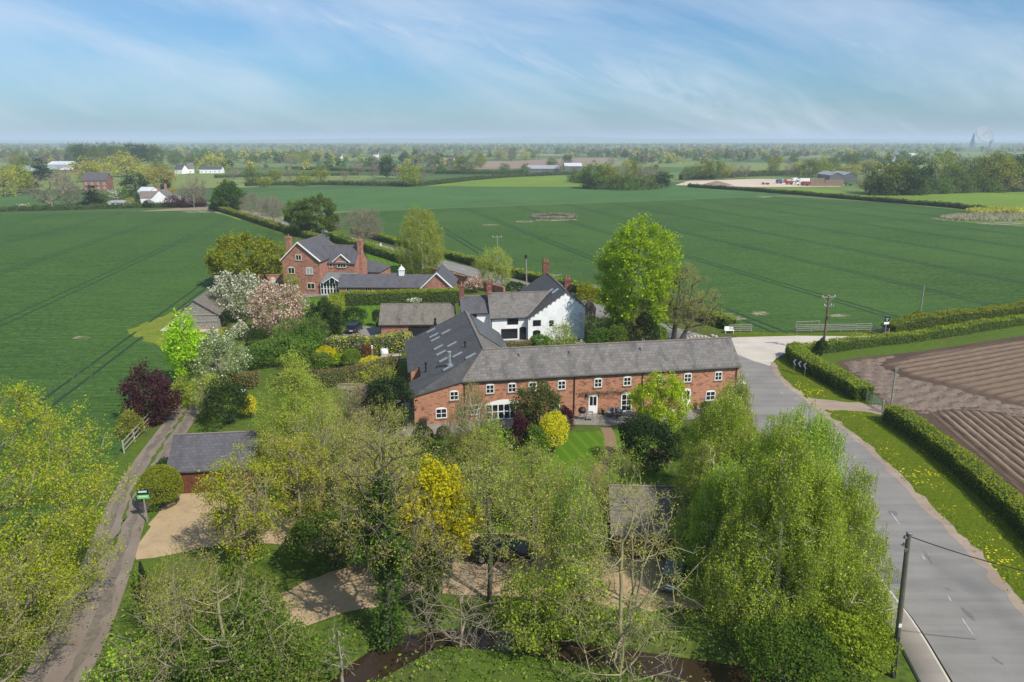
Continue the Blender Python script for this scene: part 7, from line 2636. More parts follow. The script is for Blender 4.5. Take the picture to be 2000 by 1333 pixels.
 root = thing('garden_table', 'long pale outdoor table on the terrace of the red brick house', 'table', (x, y, .03))
 m = MB()
 m.cbox((x, y, .72), 2.6, 1.1, .06, -.1)
 m.build('table_top', MT['oldwood'], root)
 for dx in (-1.1, 1.1):
  for dy in (-.4, .4):
   m = MB()
   m.cbox((x + dx, y + dy, .03), .09, .09, .7)
   m.build('leg', MT['oldwood'], root)
 rootc = None
 for k, (dx, dy, a) in enumerate(((-.8, -.9, 180), (0, -.95, 180), (.8, -.9, 180), (-.8, .95, 0), (0, .9, 0), (.8, .95, 0))):
  lab = ('pale garden chair on the viewer side of the terrace table', 'pale garden chair on the house side of the terrace table')[k > 2]
  if rootc is None:
   rootc = thing('garden_chair', lab, 'chair', (x + dx, y + dy, .03), 'chairs round the terrace table', R(a))
   m = MB()
   m.cbox((0, 0, .42), .5, .5, .05)
   m.build('seat', MT['oldwood'], rootc, loc=(0, 0, 0))
   m = MB()
   m.cbox((0, .23, .47), .5, .05, .5)
   m.build('backrest', MT['oldwood'], rootc, loc=(0, 0, 0))
   for sx in (-.2, .2):
    for sy in (-.2, .2):
     m = MB()
     m.cbox((sx, sy, 0), .05, .05, .42)
     m.build('leg', MT['oldwood'], rootc, loc=(0, 0, 0))
  else:
   c = copy_tree(rootc)
   c.location = (x + dx, y + dy, .03)
   c.rotation_euler = (0, 0, R(a))
   c['label'] = lab
 x, y = at2(1424, 651)
 root = thing('bench', 'white slatted garden seat at the end of the short field fence', 'seat', (x, y, 0))
 m = MB()
 m.cbox((x, y, .42), 1.4, .5, .06, .1)
 m.build('seat', MT['white'], root)
 m = MB()
 m.cbox((x, y + .27, .5), 1.4, .06, .5, .1)
 m.build('backrest', MT['white'], root)
 for dx in (-.6, .6):
  m = MB()
  m.cbox((x + dx, y, 0), .07, .5, .42)
  m.build('leg', MT['white'], root)
 for k, (px, py, lab) in enumerate(((744, 484, 'small white marker post on the far verge behind the red brick house'), (825, 532, ''))):
  if lab:
   x, y = at2(px, py)
   root = thing('marker_post', lab, 'post', (x, y, 0))
   m = MB()
   m.cbox((x, y, 0), .35, .3, 1.2)
   m.build('shaft', MT['white'], root)
 x, y = at2(885, 1010)
garden_things()
# ------------------------------------------------------------------ trees and shrubs near to far
def planting():
 T = tree_px
 plant('sparse', 'yellowgreen', 'oak_tree', 'wide budding oak with yellow green outer leaves filling the lower left corner', 'tree', -28.9, 36.0, 14.4, 13.2, 101, bark='twig', dens=1.7, ls=1.2, cb=.16, tw=5)
 plant('sparse', 'olive', 'oak_tree', 'twiggy olive tree left of the lane at the bottom left edge', 'tree', -26.4, 30.0, 9.0, 7.4, 103, bark='twig', dens=1.1, cb=.2, tw=4)
 plant('willow', 'yellowgreen', 'willow_tree', 'upright yellow green willow shoots in front of the left garage', 'tree', -18.0, 43.0, 8.2, 6.5, 104, bark='twig', dens=1.2, cb=.16, stems=5)
 plant('willow', 'yellowgreen', 'willow_tree', 'smaller willow with tan shoots right of the left garage doors', 'tree', -15.2, 46.5, 7.2, 5.0, 105, bark='twig', dens=1.0, cb=.18, stems=4)
 plant('bare', 'ivy', 'dead_tree', 'broken pale dead tree with twisting limbs and an ivy sleeve near the lane', 'tree', -14.5, 30.5, 7.6, 6.0, 106, bark='lichen', ivy=.62, tw=2, r0=.17, cb=.35, na=60)
 plant('bare', 'ivy', 'dead_tree', 'fallen pale limbs tangled over the lane edge', 'tree', -18.3, 31.5, 4.6, 5.5, 107, bark='pale', ivy=.0, tw=2, r0=.11, cb=.25, na=46)
 plant('sparse', 'olive', 'thicket_tree', 'scrubby half leafed tree between the lane and the broken dead tree', 'tree', -17.6, 33.0, 5.4, 5.0, 1061, bark='twig', dens=1.0, cb=.15, stems=2)
 plant('sparse', 'yellowgreen', 'thicket_tree', 'yellow green scrub tree on the lawn edge below the slim cypress', 'tree', -19.6, 36.6, 4.6, 4.6, 1062, bark='twig', dens=.8, cb=.15, stems=2)
 plant('loose', 'fresh', 'thicket_tree', 'low leafy scrub beside the lane at the bottom edge', 'shrub', -19.2, 30.8, 3.0, 4.4, 1063, bark='twig', dens=.9)
 plant('loose', 'ivybright', 'ivy_mound', 'bright ivy mound under the broken dead tree', 'shrub', -13.6, 31.2, 5.0, 6.5, 108, bark='pale', dens=2.0, tw=5)
 plant('loose', 'ivybright', 'ivy_mound', 'lower ivy mound right of the broken dead tree', 'shrub', -11.8, 31.2, 3.4, 4.0, 109, bark='pale', dens=1.8, tw=5)
 plant('loose', 'ivybright', 'ivy_mound', 'ivy covered stump between the gravel and the willow shoots', 'shrub', -15.6, 36.0, 4.0, 5.0, 110, bark='pale', dens=1.8, tw=5)
 bush('green', 'laurel_shrub', 'glossy mid green laurel above the gravel bend', 'shrub', -12.2, 43.2, 3.4, 6.0, 111, ls=.18, dep=4)
 bush('green', 'laurel_shrub', 'second glossy laurel left of the ivy clad trunk', 'shrub', -9.4, 44.4, 3.0, 4.2, 112, ls=.18)
 bush('conifer', 'cypress', 'slim dark cypress at the lane edge', 'conifer', -23.0, 39.0, 3.0, .9, 113, shape='cone', ls=.13)
 plant('sparse', 'bud', 'ivy_clad_tree', 'tall tree with a thick dark ivy sleeve left of centre', 'tree', -7.3, 35.5, 12.0, 5.8, 114, bark='dark', ivy=.80, dens=.7, r0=.34, cb=.5, trunk_top=.8)
 plant('sparse', 'bud', 'ivy_clad_tree', 'second shorter ivy sleeved trunk near the stream', 'tree', -4.9, 37.5, 6.6, 3.6, 115, bark='dark', ivy=.9, dens=.4, r0=.22, cb=.5)
 plant('sparse', 'bud', 'alder_tree', 'twiggy alder with a dark bare trunk left of the black saloon', 'tree', -8.2, 41.6, 10.2, 6.2, 116, bark='dark', dens=.5, ivy=.18, r0=.24, cb=.5, na=150)
 plant('sparse', 'olive', 'alder_tree', 'spreading olive alder in front of the black saloon', 'tree', -1.4, 39.3, 9.2, 5.2, 117, bark='dark', dens=.95, r0=.16, cb=.46)
 plant('thin', 'olive', 'larch_tree', 'tall thin straight tree just right of the black saloon', 'tree', 1.3, 40.5, 9.4, 4.2, 118, bark='brown', dens=1.2, trunk_top=.95, r0=.16, cb=.3)
 plant('birch', 'birch', 'birch_tree', 'slender white birch in the middle of the gravel', 'tree', 3.9, 41.0, 8.6, 4.4, 119, bark='white', dens=.40, r0=.12)
 plant('sparse', 'olive', 'ash_tree', 'large pale bare tree with yellowish limbs at the bottom centre right', 'tree', 6.0, 33.6, 10.5, 8.0, 120, bark='lichen', dens=.25, r0=.17, cb=.14, rise=.15, tw=2, na=130)
 plant('sparse', 'bud', 'ash_tree', 'double stemmed twiggy tree in front of the right garage', 'tree', 7.6, 38.8, 8.2, 4.6, 121, bark='twig', dens=.4, r0=.13, stems=2, cb=.4, tw=2, na=110)
 plant('loose', 'fresh', 'young_tree', 'low fresh green tree on the stream bank', 'tree', 1.3, 35.0, 4.6, 4.6, 122, bark='brown', dens=1.3)
 plant('loose', 'birch', 'young_tree', 'pale green sapling right of the low fresh green tree', 'tree', 4.0, 36.5, 4.4, 3.6, 123, bark='brown', dens=.9)
 plant('bare', 'ivy', 'fallen_branches', 'tangle of yellowish bare boughs arching at the bottom edge', 'branches', 5.6, 31.6, 4.6, 8.0, 124, bark='lichen', tw=2, rise=-.1, cb=.2, r0=.11, na=90)
 plant('bare', 'ivy', 'fallen_branches', 'grey bare boughs hanging over the stream left of the low green tree', 'branches', -3.0, 35.0, 4.0, 6.5, 125, bark='twig', tw=3, rise=-.1, cb=.25, r0=.10, na=90)
 plant('bare', 'ivy', 'dead_sapling', 'pale leafless snag rising from the stream bank', 'tree', -8.9, 31.5, 4.2, 1.4, 126, bark='pale', tw=2, r0=.10, cb=.4, na=14)
 B = dict(bark='white', dens=1.2, shape='weep', cb=.03)
 plant('birch', 'birch', 'birch_tree', 'tall weeping birch with a white trunk left in the right hand group', 'tree', 14.9, 46.8, 11.6, 8.2, 130, **B)
 plant('birch', 'birch', 'birch_tree', 'broad weeping birch brushing the road in the right hand group', 'tree', 18.2, 42.4, 11.6, 9.0, 131, **B)
 plant('birch', 'birch', 'birch_tree', 'nearest weeping birch hanging down to the bottom edge', 'tree', 16.0, 37.4, 11.4, 9.4, 132, **B)
 plant('birch', 'birch', 'birch_tree', 'low weeping birch above the footway by the leaning pole', 'tree', 19.2, 37.0, 9.4, 6.4, 133, **B)
 plant('birch', 'birch', 'birch_tree', 'half leafed birch with leaning white limb at the back of the right hand group', 'tree', 16.9, 51.0, 10.4, 6.0, 134, bark='white', dens=.8, shape='weep', cb=.05)
 plant('birch', 'birch', 'birch_tree', 'thin leaning birch left edge of the right hand group', 'tree', 13.3, 44.0, 8.4, 4.2, 135, bark='white', dens=.6)
 plant('birch', 'birch', 'birch_tree', 'birch filling the middle of the right hand group', 'tree', 13.7, 41.0, 8.6, 6.2, 136, **B)
 bush('fresh', 'roadside_shrub', 'bright green shrub at the foot of the nearest birch beside the footway', 'shrub', 18.6, 33.3, 3.4, 4.6, 137, ls=.15)
 bush('green', 'roadside_shrub', 'dark leafy shrub at the bottom edge left of the footway shrub', 'shrub', 14.8, 32.0, 3.2, 5.5, 138, ls=.15)
 bush('fresh', 'roadside_shrub', 'leafy shrub against the footway behind the leaning pole', 'shrub', 20.3, 36.2, 2.2, 2.2, 139, ls=.15)
 plant('haze', 'olive', 'birch_tree', 'large olive birch in soft young leaf left of the barn', 'tree', -18.3, 57.0, 10.2, 7.8, 140, bark='twig', dens=1.9, cb=.08, shape='birch')
 plant('haze', 'bud', 'hornbeam_tree', 'pale twiggy tree above the right end of the left garage', 'tree', -15.0, 50.5, 8.0, 8.0, 141, bark='pale', dens=.45, stems=3)
 plant('haze', 'olive', 'hornbeam_tree', 'olive twiggy tree between the big birch and the ivy sleeves', 'tree', -10.2, 52.0, 8.0, 7.5, 142, bark='twig', dens=.55, stems=2)
 plant('sparse', 'pink_blossom', 'cherry_tree', 'small pinkish budding tree below the brick gable', 'tree', -12.9, 57.0, 5.4, 4.2, 143, bark='twig', dens=.5, leafsig=.8)
 plant('haze', 'bud', 'thicket_tree', 'straw coloured twiggy tree left of the yellow flowering shrub', 'tree', -9.0, 47.5, 6.4, 5.5, 144, bark='twig', dens=.35, stems=2, na=130)
 plant('haze', 'olive', 'thicket_tree', 'olive twiggy tree right of the yellow flowering shrub', 'tree', -2.2, 48.5, 7.4, 6.0, 145, bark='twig', dens=.7, stems=2)
 plant('haze', 'birch', 'thicket_tree', 'fresh green open tree below the mown lawn', 'tree', 1.6, 48.5, 6.4, 5.2, 146, bark='twig', dens=.5, stems=2)
 plant('haze', 'olive', 'thicket_tree', 'yellowish open tree left of the right garage', 'tree', 4.6, 46.5, 5.6, 5.6, 147, bark='twig', dens=.7, stems=2)
 plant('haze', 'birch', 'thicket_tree', 'small open green tree beyond the right garage roof', 'tree', 8.2, 52.2, 4.6, 4.6, 148, bark='twig', dens=.7, stems=2)
 plant('birch', 'olive', 'white_birch', 'white multi stemmed birch with few leaves before the arched windows', 'tree', -3.5, 58.5, 7.6, 4.6, 149, bark='white', dens=.16, stems=4, r0=.13, cb=.3)
 plant('loose', 'fresh', 'hawthorn_tree', 'leafy hawthorn in front of the brown shrubs before the barn', 'tree', -2.0, 56.6, 4.6, 4.6, 150, bark='brown', dens=.9)
 plant('loose', 'yellow', 'laburnum', 'bright yellow flowering shrub among twiggy trees left of centre', 'shrub', -4.7, 40.0, 8.9, 4.4, 151, bark='brown', dens=4.0, ls=1.25, cb=.44)
 bush('boxball', 'golden_shrub', 'lime green rounded shrub behind the bright yellow flowering shrub', 'shrub', -7.2, 51.0, 4.2, 3.6, 152)
 bush('purple', 'purple_shrub', 'dull plum shrub left of the bright yellow flowering shrub', 'shrub', -9.0, 53.5, 4.4, 3.0, 153)
 bush_px('topiary', 'clipped_yew', 'large round clipped golden yew beside the left garage', 'topiary', 308, 1004, 922, 82, 154, ls=.12, round_=True, dens=1.3)
 bush('green', 'garden_shrub', 'leafy green shrub behind the left garage gable', 'shrub', -28.0, 60.5, 2.9, 3.2, 155, ls=.18)
 bush('dark', 'garden_shrub', 'dark laurel hedge shrub against the left end of the left garage', 'shrub', -29.3, 55.5, 2.3, 1.7, 156, ls=.16, dep=4.0)
 plant('shrub', 'photinia', 'evergreen_tree', 'dense dark photinia tree in front of the barn wall', 'tree', *at2(1052, 848), 5.2, 4.6, 160, bark='dark', dens=1.5, shape='oval', cb=.08)
 bush_px('purple', 'purple_shrub', 'small wine red shrub on the left of the patio', 'shrub', 1104, 858, 795, 31, 161, ls=.12)
 bush_px('gold', 'golden_shrub', 'bright yellow shrub between the lawn and the wine red shrub', 'shrub', 1078, 893, 819, 56, 162, ls=.12)
 bush_px('purple', 'purple_shrub', 'dark plum shrub left of the bright yellow shrub', 'shrub', 1020, 890, 815, 46, 163, ls=.14)
 bush_px('mid', 'garden_shrub', 'rounded olive shrub beneath the dark photinia', 'shrub', 1050, 900, 840, 60, 164, ls=.14)
 bush_px('green', 'garden_shrub', 'low shrub under the arched garden windows', 'shrub', 965, 880, 842, 60, 165, ls=.14)
 for i, (px, py, ty, w, lab) in enumerate(((825, 873, 838, 42, 'largest clipped box ball below the brick gable'), (865, 862, 836, 26, 'smaller clipped box ball right of the largest one'), (908, 880, 852, 38, 'clipped box ball nearest the white stemmed birch'))):
  bush_px('dark', 'box_ball', lab, 'topiary', px, py, ty, w, 170 + i, ls=.10, round_=True, group='clipped balls below the brick gable')
 plant('shrub', 'acid', 'maple_tree', 'brilliant yellow green maple in front of the barn doors', 'tree', *at2(1286, 842), 5.6, 5.3, 175, bark='brown', dens=1.25, ls=1.0, cb=.22, shape='round')
 bush_px('conifer', 'spreading_yew', 'wide dark feathery yew right of the lawn path', 'shrub', 1266, 930, 842, 112, 176, ls=.2)
 bush_px('dead_leaf', 'brown_shrub', 'brown withered shrub at the front of the dark feathery yew', 'shrub', 1285, 930, 884, 56, 177, ls=.14)
 bush_px('mid', 'garden_shrub', 'green shrubs right of the dark feathery yew', 'shrub', 1345, 905, 842, 60, 178, ls=.16)
 bush_px('green', 'garden_shrub', 'low leafy plants at the right end of the barn wall', 'shrub', 1385, 812, 790, 34, 179, ls=.15)
 plant('shrub', 'conifer', 'conifer_tree', 'soft dark conifer shrub against the barn left wall', 'tree', *at2(764, 838), 5.6, 4.6, 180, bark='dark', shape='oval', cb=.03, dens=1.3)
 plant('bare', 'bud', 'bare_shrub', 'mauve grey leafless shrub left of the dark conifer shrub', 'shrub', *at2(722, 835), 4.2, 3.6, 181, bark='pinktwig', tw=8, cb=.1, stems=3)
 plant('loose', 'yellowgreen', 'garden_shrub', 'lime green leafy plants behind the dark conifer shrub', 'shrub', *at2(735, 745), 1.9, 4.2, 182, dens=.8)
 plant('sparse', 'bud', 'garden_tree', 'thin twiggy tree below the raised beds', 'tree', *at2(690, 840), 4.6, 4.0, 183, bark='twig', dens=.9, cb=.1)
 bush_px('dark', 'dark_evergreen', 'big dark evergreen left of the olive birch', 'shrub', 440, 838, 758, 82, 190, ls=.2)
 plant('loose', 'olive', 'garden_tree', 'bronze green tree at the lane bend left of the dark evergreen', 'tree', *at2(414, 812), 4.6, 3.6, 191, dens=.9)
 bush_px('gold', 'golden_shrub', 'yellow green shrub behind the dark evergreen', 'shrub', 485, 822, 780, 30, 192, ls=.16)
 plant('shrub', 'sparse_blossom', 'apple_tree', 'rounded apple tree speckled with white blossom', 'tree', *at2(432, 752), 6.2, 6.8, 193, dens=1.0, cb=.05)
 plant('dense', 'acid', 'lime_tree', 'upright vivid lime green young tree at the field edge', 'tree', *at2(369, 758), 8.2, 4.2, 194, dens=1.1, ls=.85, shape='oval', cb=.14, bark='brown')
 plant('loose', 'lime', 'garden_shrub', 'lime green shrub at the foot of the vivid young tree', 'shrub', *at2(356, 792), 2.6, 3.0, 195, dens=1.5)
 plant('dense', 'purple', 'copper_beech', 'deep purple copper beech beside the post and rail fence', 'tree', *at2(300, 826), 5.7, 4.7, 196, dens=1.6, ls=.75, cb=.03, bark='dark', shape='oval')
 plant('loose', 'oak', 'field_shrub', 'orange green shrub by the fence below the copper beech', 'shrub', *at2(258, 850), 2.2, 2.4, 197, dens=.8)
 bush_px('white_blossom', 'blossom_shrub', 'sprawling white flowered shrub behind the vivid young tree', 'shrub', 420, 700, 660, 55, 199, ls=.18)
 bush_px('white_blossom', 'blossom_shrub', 'small white flowered bush below the pink blossom tree', 'shrub', 468, 668, 630, 36, 200, ls=.18)
 bush_px('dark', 'garden_shrub', 'dark dome shrub below the white flowered bush', 'shrub', 498, 685, 645, 48, 201, ls=.2)
 bush_px('mid', 'garden_shrub', 'wide feathery green shrub below the dark dome shrub', 'shrub', 545, 722, 675, 130, 202, ls=.24)
 bush_px('green', 'garden_shrub', 'mid green shrub left of the yellow azalea', 'shrub', 585, 700, 655, 95, 203, ls=.22)
 plant('loose', 'mid', 'garden_shrub', 'broad layered green maple in front of the dark laurel', 'shrub', *at2(590, 688), 4.6, 7.4, 204, dens=1.6, ls=1.1)
 bush_px('green', 'garden_shrub', 'mid green shrubs left of the apple tree top', 'shrub', 480, 728, 690, 80, 205, ls=.24)
 bush_px('mid', 'garden_shrub', 'sage green bush beside the big birch crown', 'shrub', 625, 732, 695, 46, 206, ls=.2)
 bush_px('yellow', 'azalea', 'brilliant yellow azalea in the flower border', 'shrub', 636, 713, 681, 36, 207, ls=.16)
 bush_px('pink_blossom', 'azalea', 'small peach azalea touching the yellow azalea', 'shrub', 620, 712, 690, 15, 208, ls=.16)
 bush('boxball', 'box_ball', 'bright clipped ball on a short stem in the flower border', 'topiary', *at2(688, 722), 2.7, 2.3, 209, ls=.12, round_=True, stem=.7)
 bush_px('redshrub', 'red_shrub', 'rusty red shrub right of the bright clipped ball', 'shrub', 717, 707, 676, 26, 210, ls=.14)
 bush_px('lime', 'garden_shrub', 'lime perennials left of the bright clipped ball', 'shrub', 665, 720, 692, 34, 211, ls=.16)
 bush_px('gold', 'golden_shrub', 'yellow flowers at the foot of the white post', 'shrub', 722, 716, 702, 44, 212, ls=.14)
 bush_px('green', 'garden_shrub', 'green shrub against the barn eaves beside the trailer', 'shrub', 775, 690, 660, 36, 213, ls=.16)
 plant('shrub', 'dark', 'laurel_tree', 'big glossy dark laurel dome left of the parked estate car', 'tree', *at2(633, 658), 5.4, 5.9, 214, bark='dark', dens=1.3, ls=1.1)
 bush_px('dark', 'laurel_hedge', 'square dark laurel directly behind the parked estate car', 'shrub', 690, 638, 605, 50, 215, ls=.2)
 bush_px('dark', 'laurel_hedge', 'narrow dark laurel at the left corner of the brick outbuilding', 'shrub', 736, 640, 604, 20, 216, ls=.2)
 bush_px('mixed', 'garden_shrub', 'mottled yellow shrub in front of the brick outbuilding', 'shrub', 775, 672, 655, 60, 217, ls=.18)
 plant('dense', 'white_blossom', 'cherry_tree', 'white blossom tree beside the weathered timber shed', 'tree', *at2(470, 625), 7.6, 7.6, 218, dens=.8, cb=.12)
 plant('dense', 'pink_blossom', 'cherry_tree', 'large pink blossom tree left of the dark laurel dome', 'tree', *at2(547, 655), 8.0, 8.6, 219, dens=.75, cb=.08)
 plant('loose', 'fresh', 'garden_tree', 'small fresh tree against the red brick gable', 'tree', *at2(572, 578), 3.6, 3.4, 220, dens=.9)
 bush_px('dark', 'garden_shrub', 'dark ivy on the garden wall of the red brick house', 'shrub', 519, 563, 535, 22, 221, ls=.22)
 bush_px('white_blossom', 'blossom_shrub', 'white rose bush in front of the golden hedge', 'shrub', 808, 596, 582, 30, 222, ls=.18)
 bush_px('green', 'garden_shrub', 'low shrub beside the golden short hedge', 'shrub', 634, 600, 582, 18, 223, ls=.18)
 bush_px('conifer', 'garden_shrub', 'dark shrub between the pink blossom tree and the timber shed', 'shrub', 440, 640, 610, 22, 224, ls=.22)
 plant('loose', 'fresh', 'garden_shrub', 'pale green flowering shrub against the white gable', 'shrub', *at2(1092, 684), 3.4, 5.4, 230, dens=1.2, two=('white_blossom', .35))
 bush_px('green', 'garden_shrub', 'green shrub left of the pale flowering shrub by the white house', 'shrub', 1055, 692, 660, 50, 231, ls=.18)
 bush_px('white_blossom', 'blossom_shrub', 'white flowering tuft at the barn ridge near the white gable', 'shrub', 1134, 694, 668, 26, 232, ls=.18)
 plant('haze', 'green', 'young_tree', 'thin young trees right of the white gable', 'tree', *at2(1172, 672), 3.8, 3.6, 233, bark='pale', dens=.7)
 bush_px('pink_blossom', 'blossom_shrub', 'mauve pink shrub at the right corner of the white gable', 'shrub', 1152, 650, 592, 24, 234, ls=.2)
 bush_px('oak', 'garden_shrub', 'yellow green shrub behind the right slope of the white house', 'shrub', 1143, 612, 560, 50, 235, ls=.26)
 bush_px('conifer', 'spreading_conifer', 'dark layered conifer under the bright green tree', 'shrub', 1228, 672, 612, 74, 236, ls=.26)
 bush_px('green', 'garden_shrub', 'low green shrubs at the right foot of the white gable', 'shrub', 1176, 694, 650, 54, 243, ls=.2)
 bush_px('mid', 'garden_shrub', 'olive shrub in front of the dark layered conifer', 'shrub', 1206, 696, 640, 46, 244, ls=.2)
 bush_px('conifer', 'spreading_conifer', 'dark conifer between the bright green tree and the leafless tree', 'shrub', 1262, 690, 618, 55, 237, ls=.26)
 plant('sparse', 'bud', 'alder_tree', 'brownish twiggy shrub tree in front of the dark conifers', 'tree', *at2(1245, 682), 6.2, 4.2, 238, bark='twig', dens=.8, cb=.1)
 plant('dense', 'lime', 'lime_tree', 'tall vivid green tree towering over the barn roof', 'tree', *at2(1236, 672), 16.4, 10.0, 239, bark='brown', dens=.95, ls=1.05, cb=.06, shape='column')
 plant('sparse', 'bud', 'gnarled_tree', 'gnarled almost leafless tree with a forked trunk right of the vivid green tree', 'tree', *at2(1312, 672), 11.2, 8.0, 240, bark='dark', dens=.5, r0=.33, cb=.30, lean=(1.0, 0))
 plant('sparse', 'olive', 'gnarled_tree', 'low curved limb of a twiggy tree reaching right over the lane', 'tree', *at2(1326, 672), 7.2, 7.6, 241, bark='dark', dens=.5, r0=.26, cb=.35, lean=(3.6, .5))
 bush_px('lime', 'garden_shrub', 'bright sapling between the vivid tree and the leafless tree', 'shrub', 1288, 676, 640, 34, 242, ls=.2)
 m = MB()
 rng = np.random.default_rng(77)
 for k in range(9):
  px = 1342 + k * 7
  x, y = at2(px, 660 + rng.uniform(-3, 4))
  m.lathe((x, y, -.05), [(.28, 0), (.33, .15), (.26, .32), (.1, .4)], 7)
 x, y = at2(1370, 660)
 tag(m.build('stone_edging', M('pale_stone', (0.42, 0.38, 0.32), (0.30, 0.27, 0.22), 2), loc=(x, y, 0)), 'row of pale rounded stones at the lane corner behind the barn ridge', 'stones', kind='stuff')
 plant('dense', 'oak', 'oak_tree', 'broad yellow green oak left of the red brick house', 'tree', *at2(480, 556), 9.2, 13.6, 250, dens=.85, ls=1.35, cb=.06, leafsig=1.2, na=220)
 plant('birch', 'birch', 'birch_tree', 'tall drooping birch beside the road right of the red brick house', 'tree', *at2(826, 535), 13.5, 10.0, 251, bark='white', dens=.36, ls=1.7, shape='round', cb=.08)
 plant('sparse', 'olive', 'roadside_tree', 'half bare olive tree beside the brick roadside wall', 'tree', *at2(968, 566), 8.2, 7.6, 252, bark='twig', dens=1.2, ls=1.4, cb=.06)
 bush_px('pink_blossom', 'roadside_shrub', 'pinkish twiggy shrub in front of the brick roadside wall', 'shrub', 925, 575, 543, 40, 253, ls=.26)
 bush_px('dark', 'roadside_shrub', 'dark shrubs right of the half bare olive tree', 'shrub', 1008, 580, 553, 40, 254, ls=.26)
 bush_px('olive', 'roadside_shrub', 'straw coloured shrub behind the white house middle roof', 'shrub', 1045, 584, 560, 36, 255, ls=.26)
 plant('bare', 'bud', 'bare_tree', 'rounded leafless grey tree beside the road left of the drooping birch', 'tree', *at2(713, 480), 10.2, 11.0, 256, bark='twig', tw=9)
 plant('bare', 'bud', 'bare_tree', 'pale leafless tree right of the pair of dark green roadside trees', 'tree', *at2(656, 459), 6.2, 5.0, 257, bark='pale', tw=7)
 plant('dense', 'mid', 'maple_tree', 'larger of the two dark green trees beside the road', 'tree', *at2(621, 462), 11.5, 13.0, 258, dens=.65, ls=1.5, leafsig=1.3, cb=.14, na=130)
 plant('dense', 'mid', 'maple_tree', 'smaller left one of the two dark green roadside trees', 'tree', *at2(584, 452), 9.8, 8.5, 259, dens=.65, ls=1.5, leafsig=1.3, cb=.2, na=90)
 plant('bare', 'bud', 'bare_tree', 'pinkish leafless tree beside the road left of the dark green pair', 'tree', *at2(535, 437), 9.2, 10.0, 260, bark='pinktwig', tw=9)
 plant('bare', 'bud', 'bare_tree', 'grey leafless tree beside the road right of the dark oak', 'tree', *at2(493, 424), 8.4, 8.4, 261, bark='twig', tw=9)
 plant('dense', 'green', 'oak_tree', 'dark green oak at the far bend of the road', 'tree', *at2(448, 412), 10.2, 12.5, 262, dens=.8, ls=2.0, leafsig=1.9, cb=.12)
 bush_px('oak', 'field_shrub', 'small yellowish shrub at the foot of the leaning pale pole', 'shrub', 1793, 631, 610, 24, 263, ls=.2)
 bush_px('oak', 'hedge_shrub', 'taller tuft at the near end of the chevron hedge', 'shrub', 1551, 700, 672, 28, 264, ls=.17)
 bush_px('dark', 'hedge_shrub', 'ivy shrub wrapping the foot of the reddish electricity pole', 'shrub', 1606, 697, 663, 22, 265, ls=.17)
 rng = np.random.default_rng(5)
 for lab, pxs, n, h, leaf in (('pale dry reed bed round the pond in the big wheat field', (1082, 424, 46, 5.5), 2200, .9, 'reed'), ('straw coloured reed bank at the right edge of the big wheat field', (1935, 426, 100, 7), 3600, 1.2, 'reed'),
                                 ('green rushes behind the straw coloured reed bank', (1960, 416, 75, 4.5), 2000, 2.0, 'haze_yellow')):
  c = np.array(at2(pxs[0], pxs[1]))
  e1 = np.array(at2(pxs[0] + pxs[2], pxs[1])) - c
  e2 = np.array(at2(pxs[0], pxs[1] + pxs[3])) - c
  a = rng.uniform(0, 6.28, n)
  r = (rng.uniform(.45 if 'pond' in lab else 0, 1, n)) ** .5
  P = c + np.cos(a)[:, None] * r[:, None] * e1 + np.sin(a)[:, None] * r[:, None] * e2
  P3 = np.c_[P, h * rng.uniform(.2, .6, n)]
  V, F = leaf_quads(rng, P3 - np.r_[c, 0], h * .9, .5, .1, down=-1.5)
  tag(raw('reeds', V, F, LEAF[leaf], loc=(c[0], c[1], 0)), lab, 'reeds', kind='stuff')
 n = 40000
 P = np.stack([rng.uniform(-38, 20, n), rng.uniform(27, 56, n)], 1)
 d = np.full(n, 1e9)
 for s in STREAM[::2]:
  d = np.minimum(d, np.hypot(P[:, 0] - s[0], P[:, 1] - s[1]))
 grav = inside([at2(*p) for p in [(355, 950), (500, 950), (690, 1000), (830, 1030), (1190, 1050), (1430, 1100), (1400, 1205), (1200, 1198), (1040, 1185), (920, 1178), (830, 1166), (690, 1208), (530, 1275), (480, 1210), (250, 1110), (290, 1020)]], P)
 ln = smooth_line(np.array([at2(*p) for p in LANE]), 2)
 dl = np.full(n, 1e9)
 for s in ln:
  dl = np.minimum(dl, np.hypot(P[:, 0] - s[0], P[:, 1] - s[1]))
 lane = (dl < 1.35 + .5 * rng.uniform(size=n)) | (inside([at2(*p) for p in [(345, 945), (500, 940), (560, 1000), (400, 1080), (280, 1110)]], P))
 dens = 0.5 + 0.5 * np.sin(P[:, 0] * .9 + 1.3 * np.sin(P[:, 1] * .6)) * np.sin(P[:, 1] * 1.1 + np.sin(P[:, 0] * .5))
 keep = (~grav) & (~lane) & (d > 1.15) & (rng.uniform(0, 1, n) < np.where(d < 3.2, .95, np.where(P[:, 0] < -12, .35 + dens * .6, dens * .75)))
 P = P[keep]
 V, F = leaf_quads(rng, np.c_[P, rng.uniform(.05, .5, len(P)) ** 1.3], .19, .5, .4)
 tag(raw('undergrowth', V, F, [LEAF['ivy'], LEAF['fresh'], LEAF['dead_leaf']], midx=rng.choice([0, 1, 2], len(F), p=[.45, .43, .12])), 'low weeds and ivy covering the stream banks and garden floor', 'undergrowth', kind='stuff')
 n = 9000
 pts = []
 for line, off in ((er, 1.2), (er, .7)):
  q, L = resample(line, .12)
  tg = unit(np.gradient(q, axis=0))
  nr = np.stack([-tg[:, 1], tg[:, 0]], 1)
  nr[nr[:, 0] < 0] *= -1
  pts.append(q + nr * (off + rng.normal(size=(len(q), 1)) * .3))
 P = np.concatenate(pts)
 P = P[(P[:, 1] < 95) & (P[:, 1] > 25)]
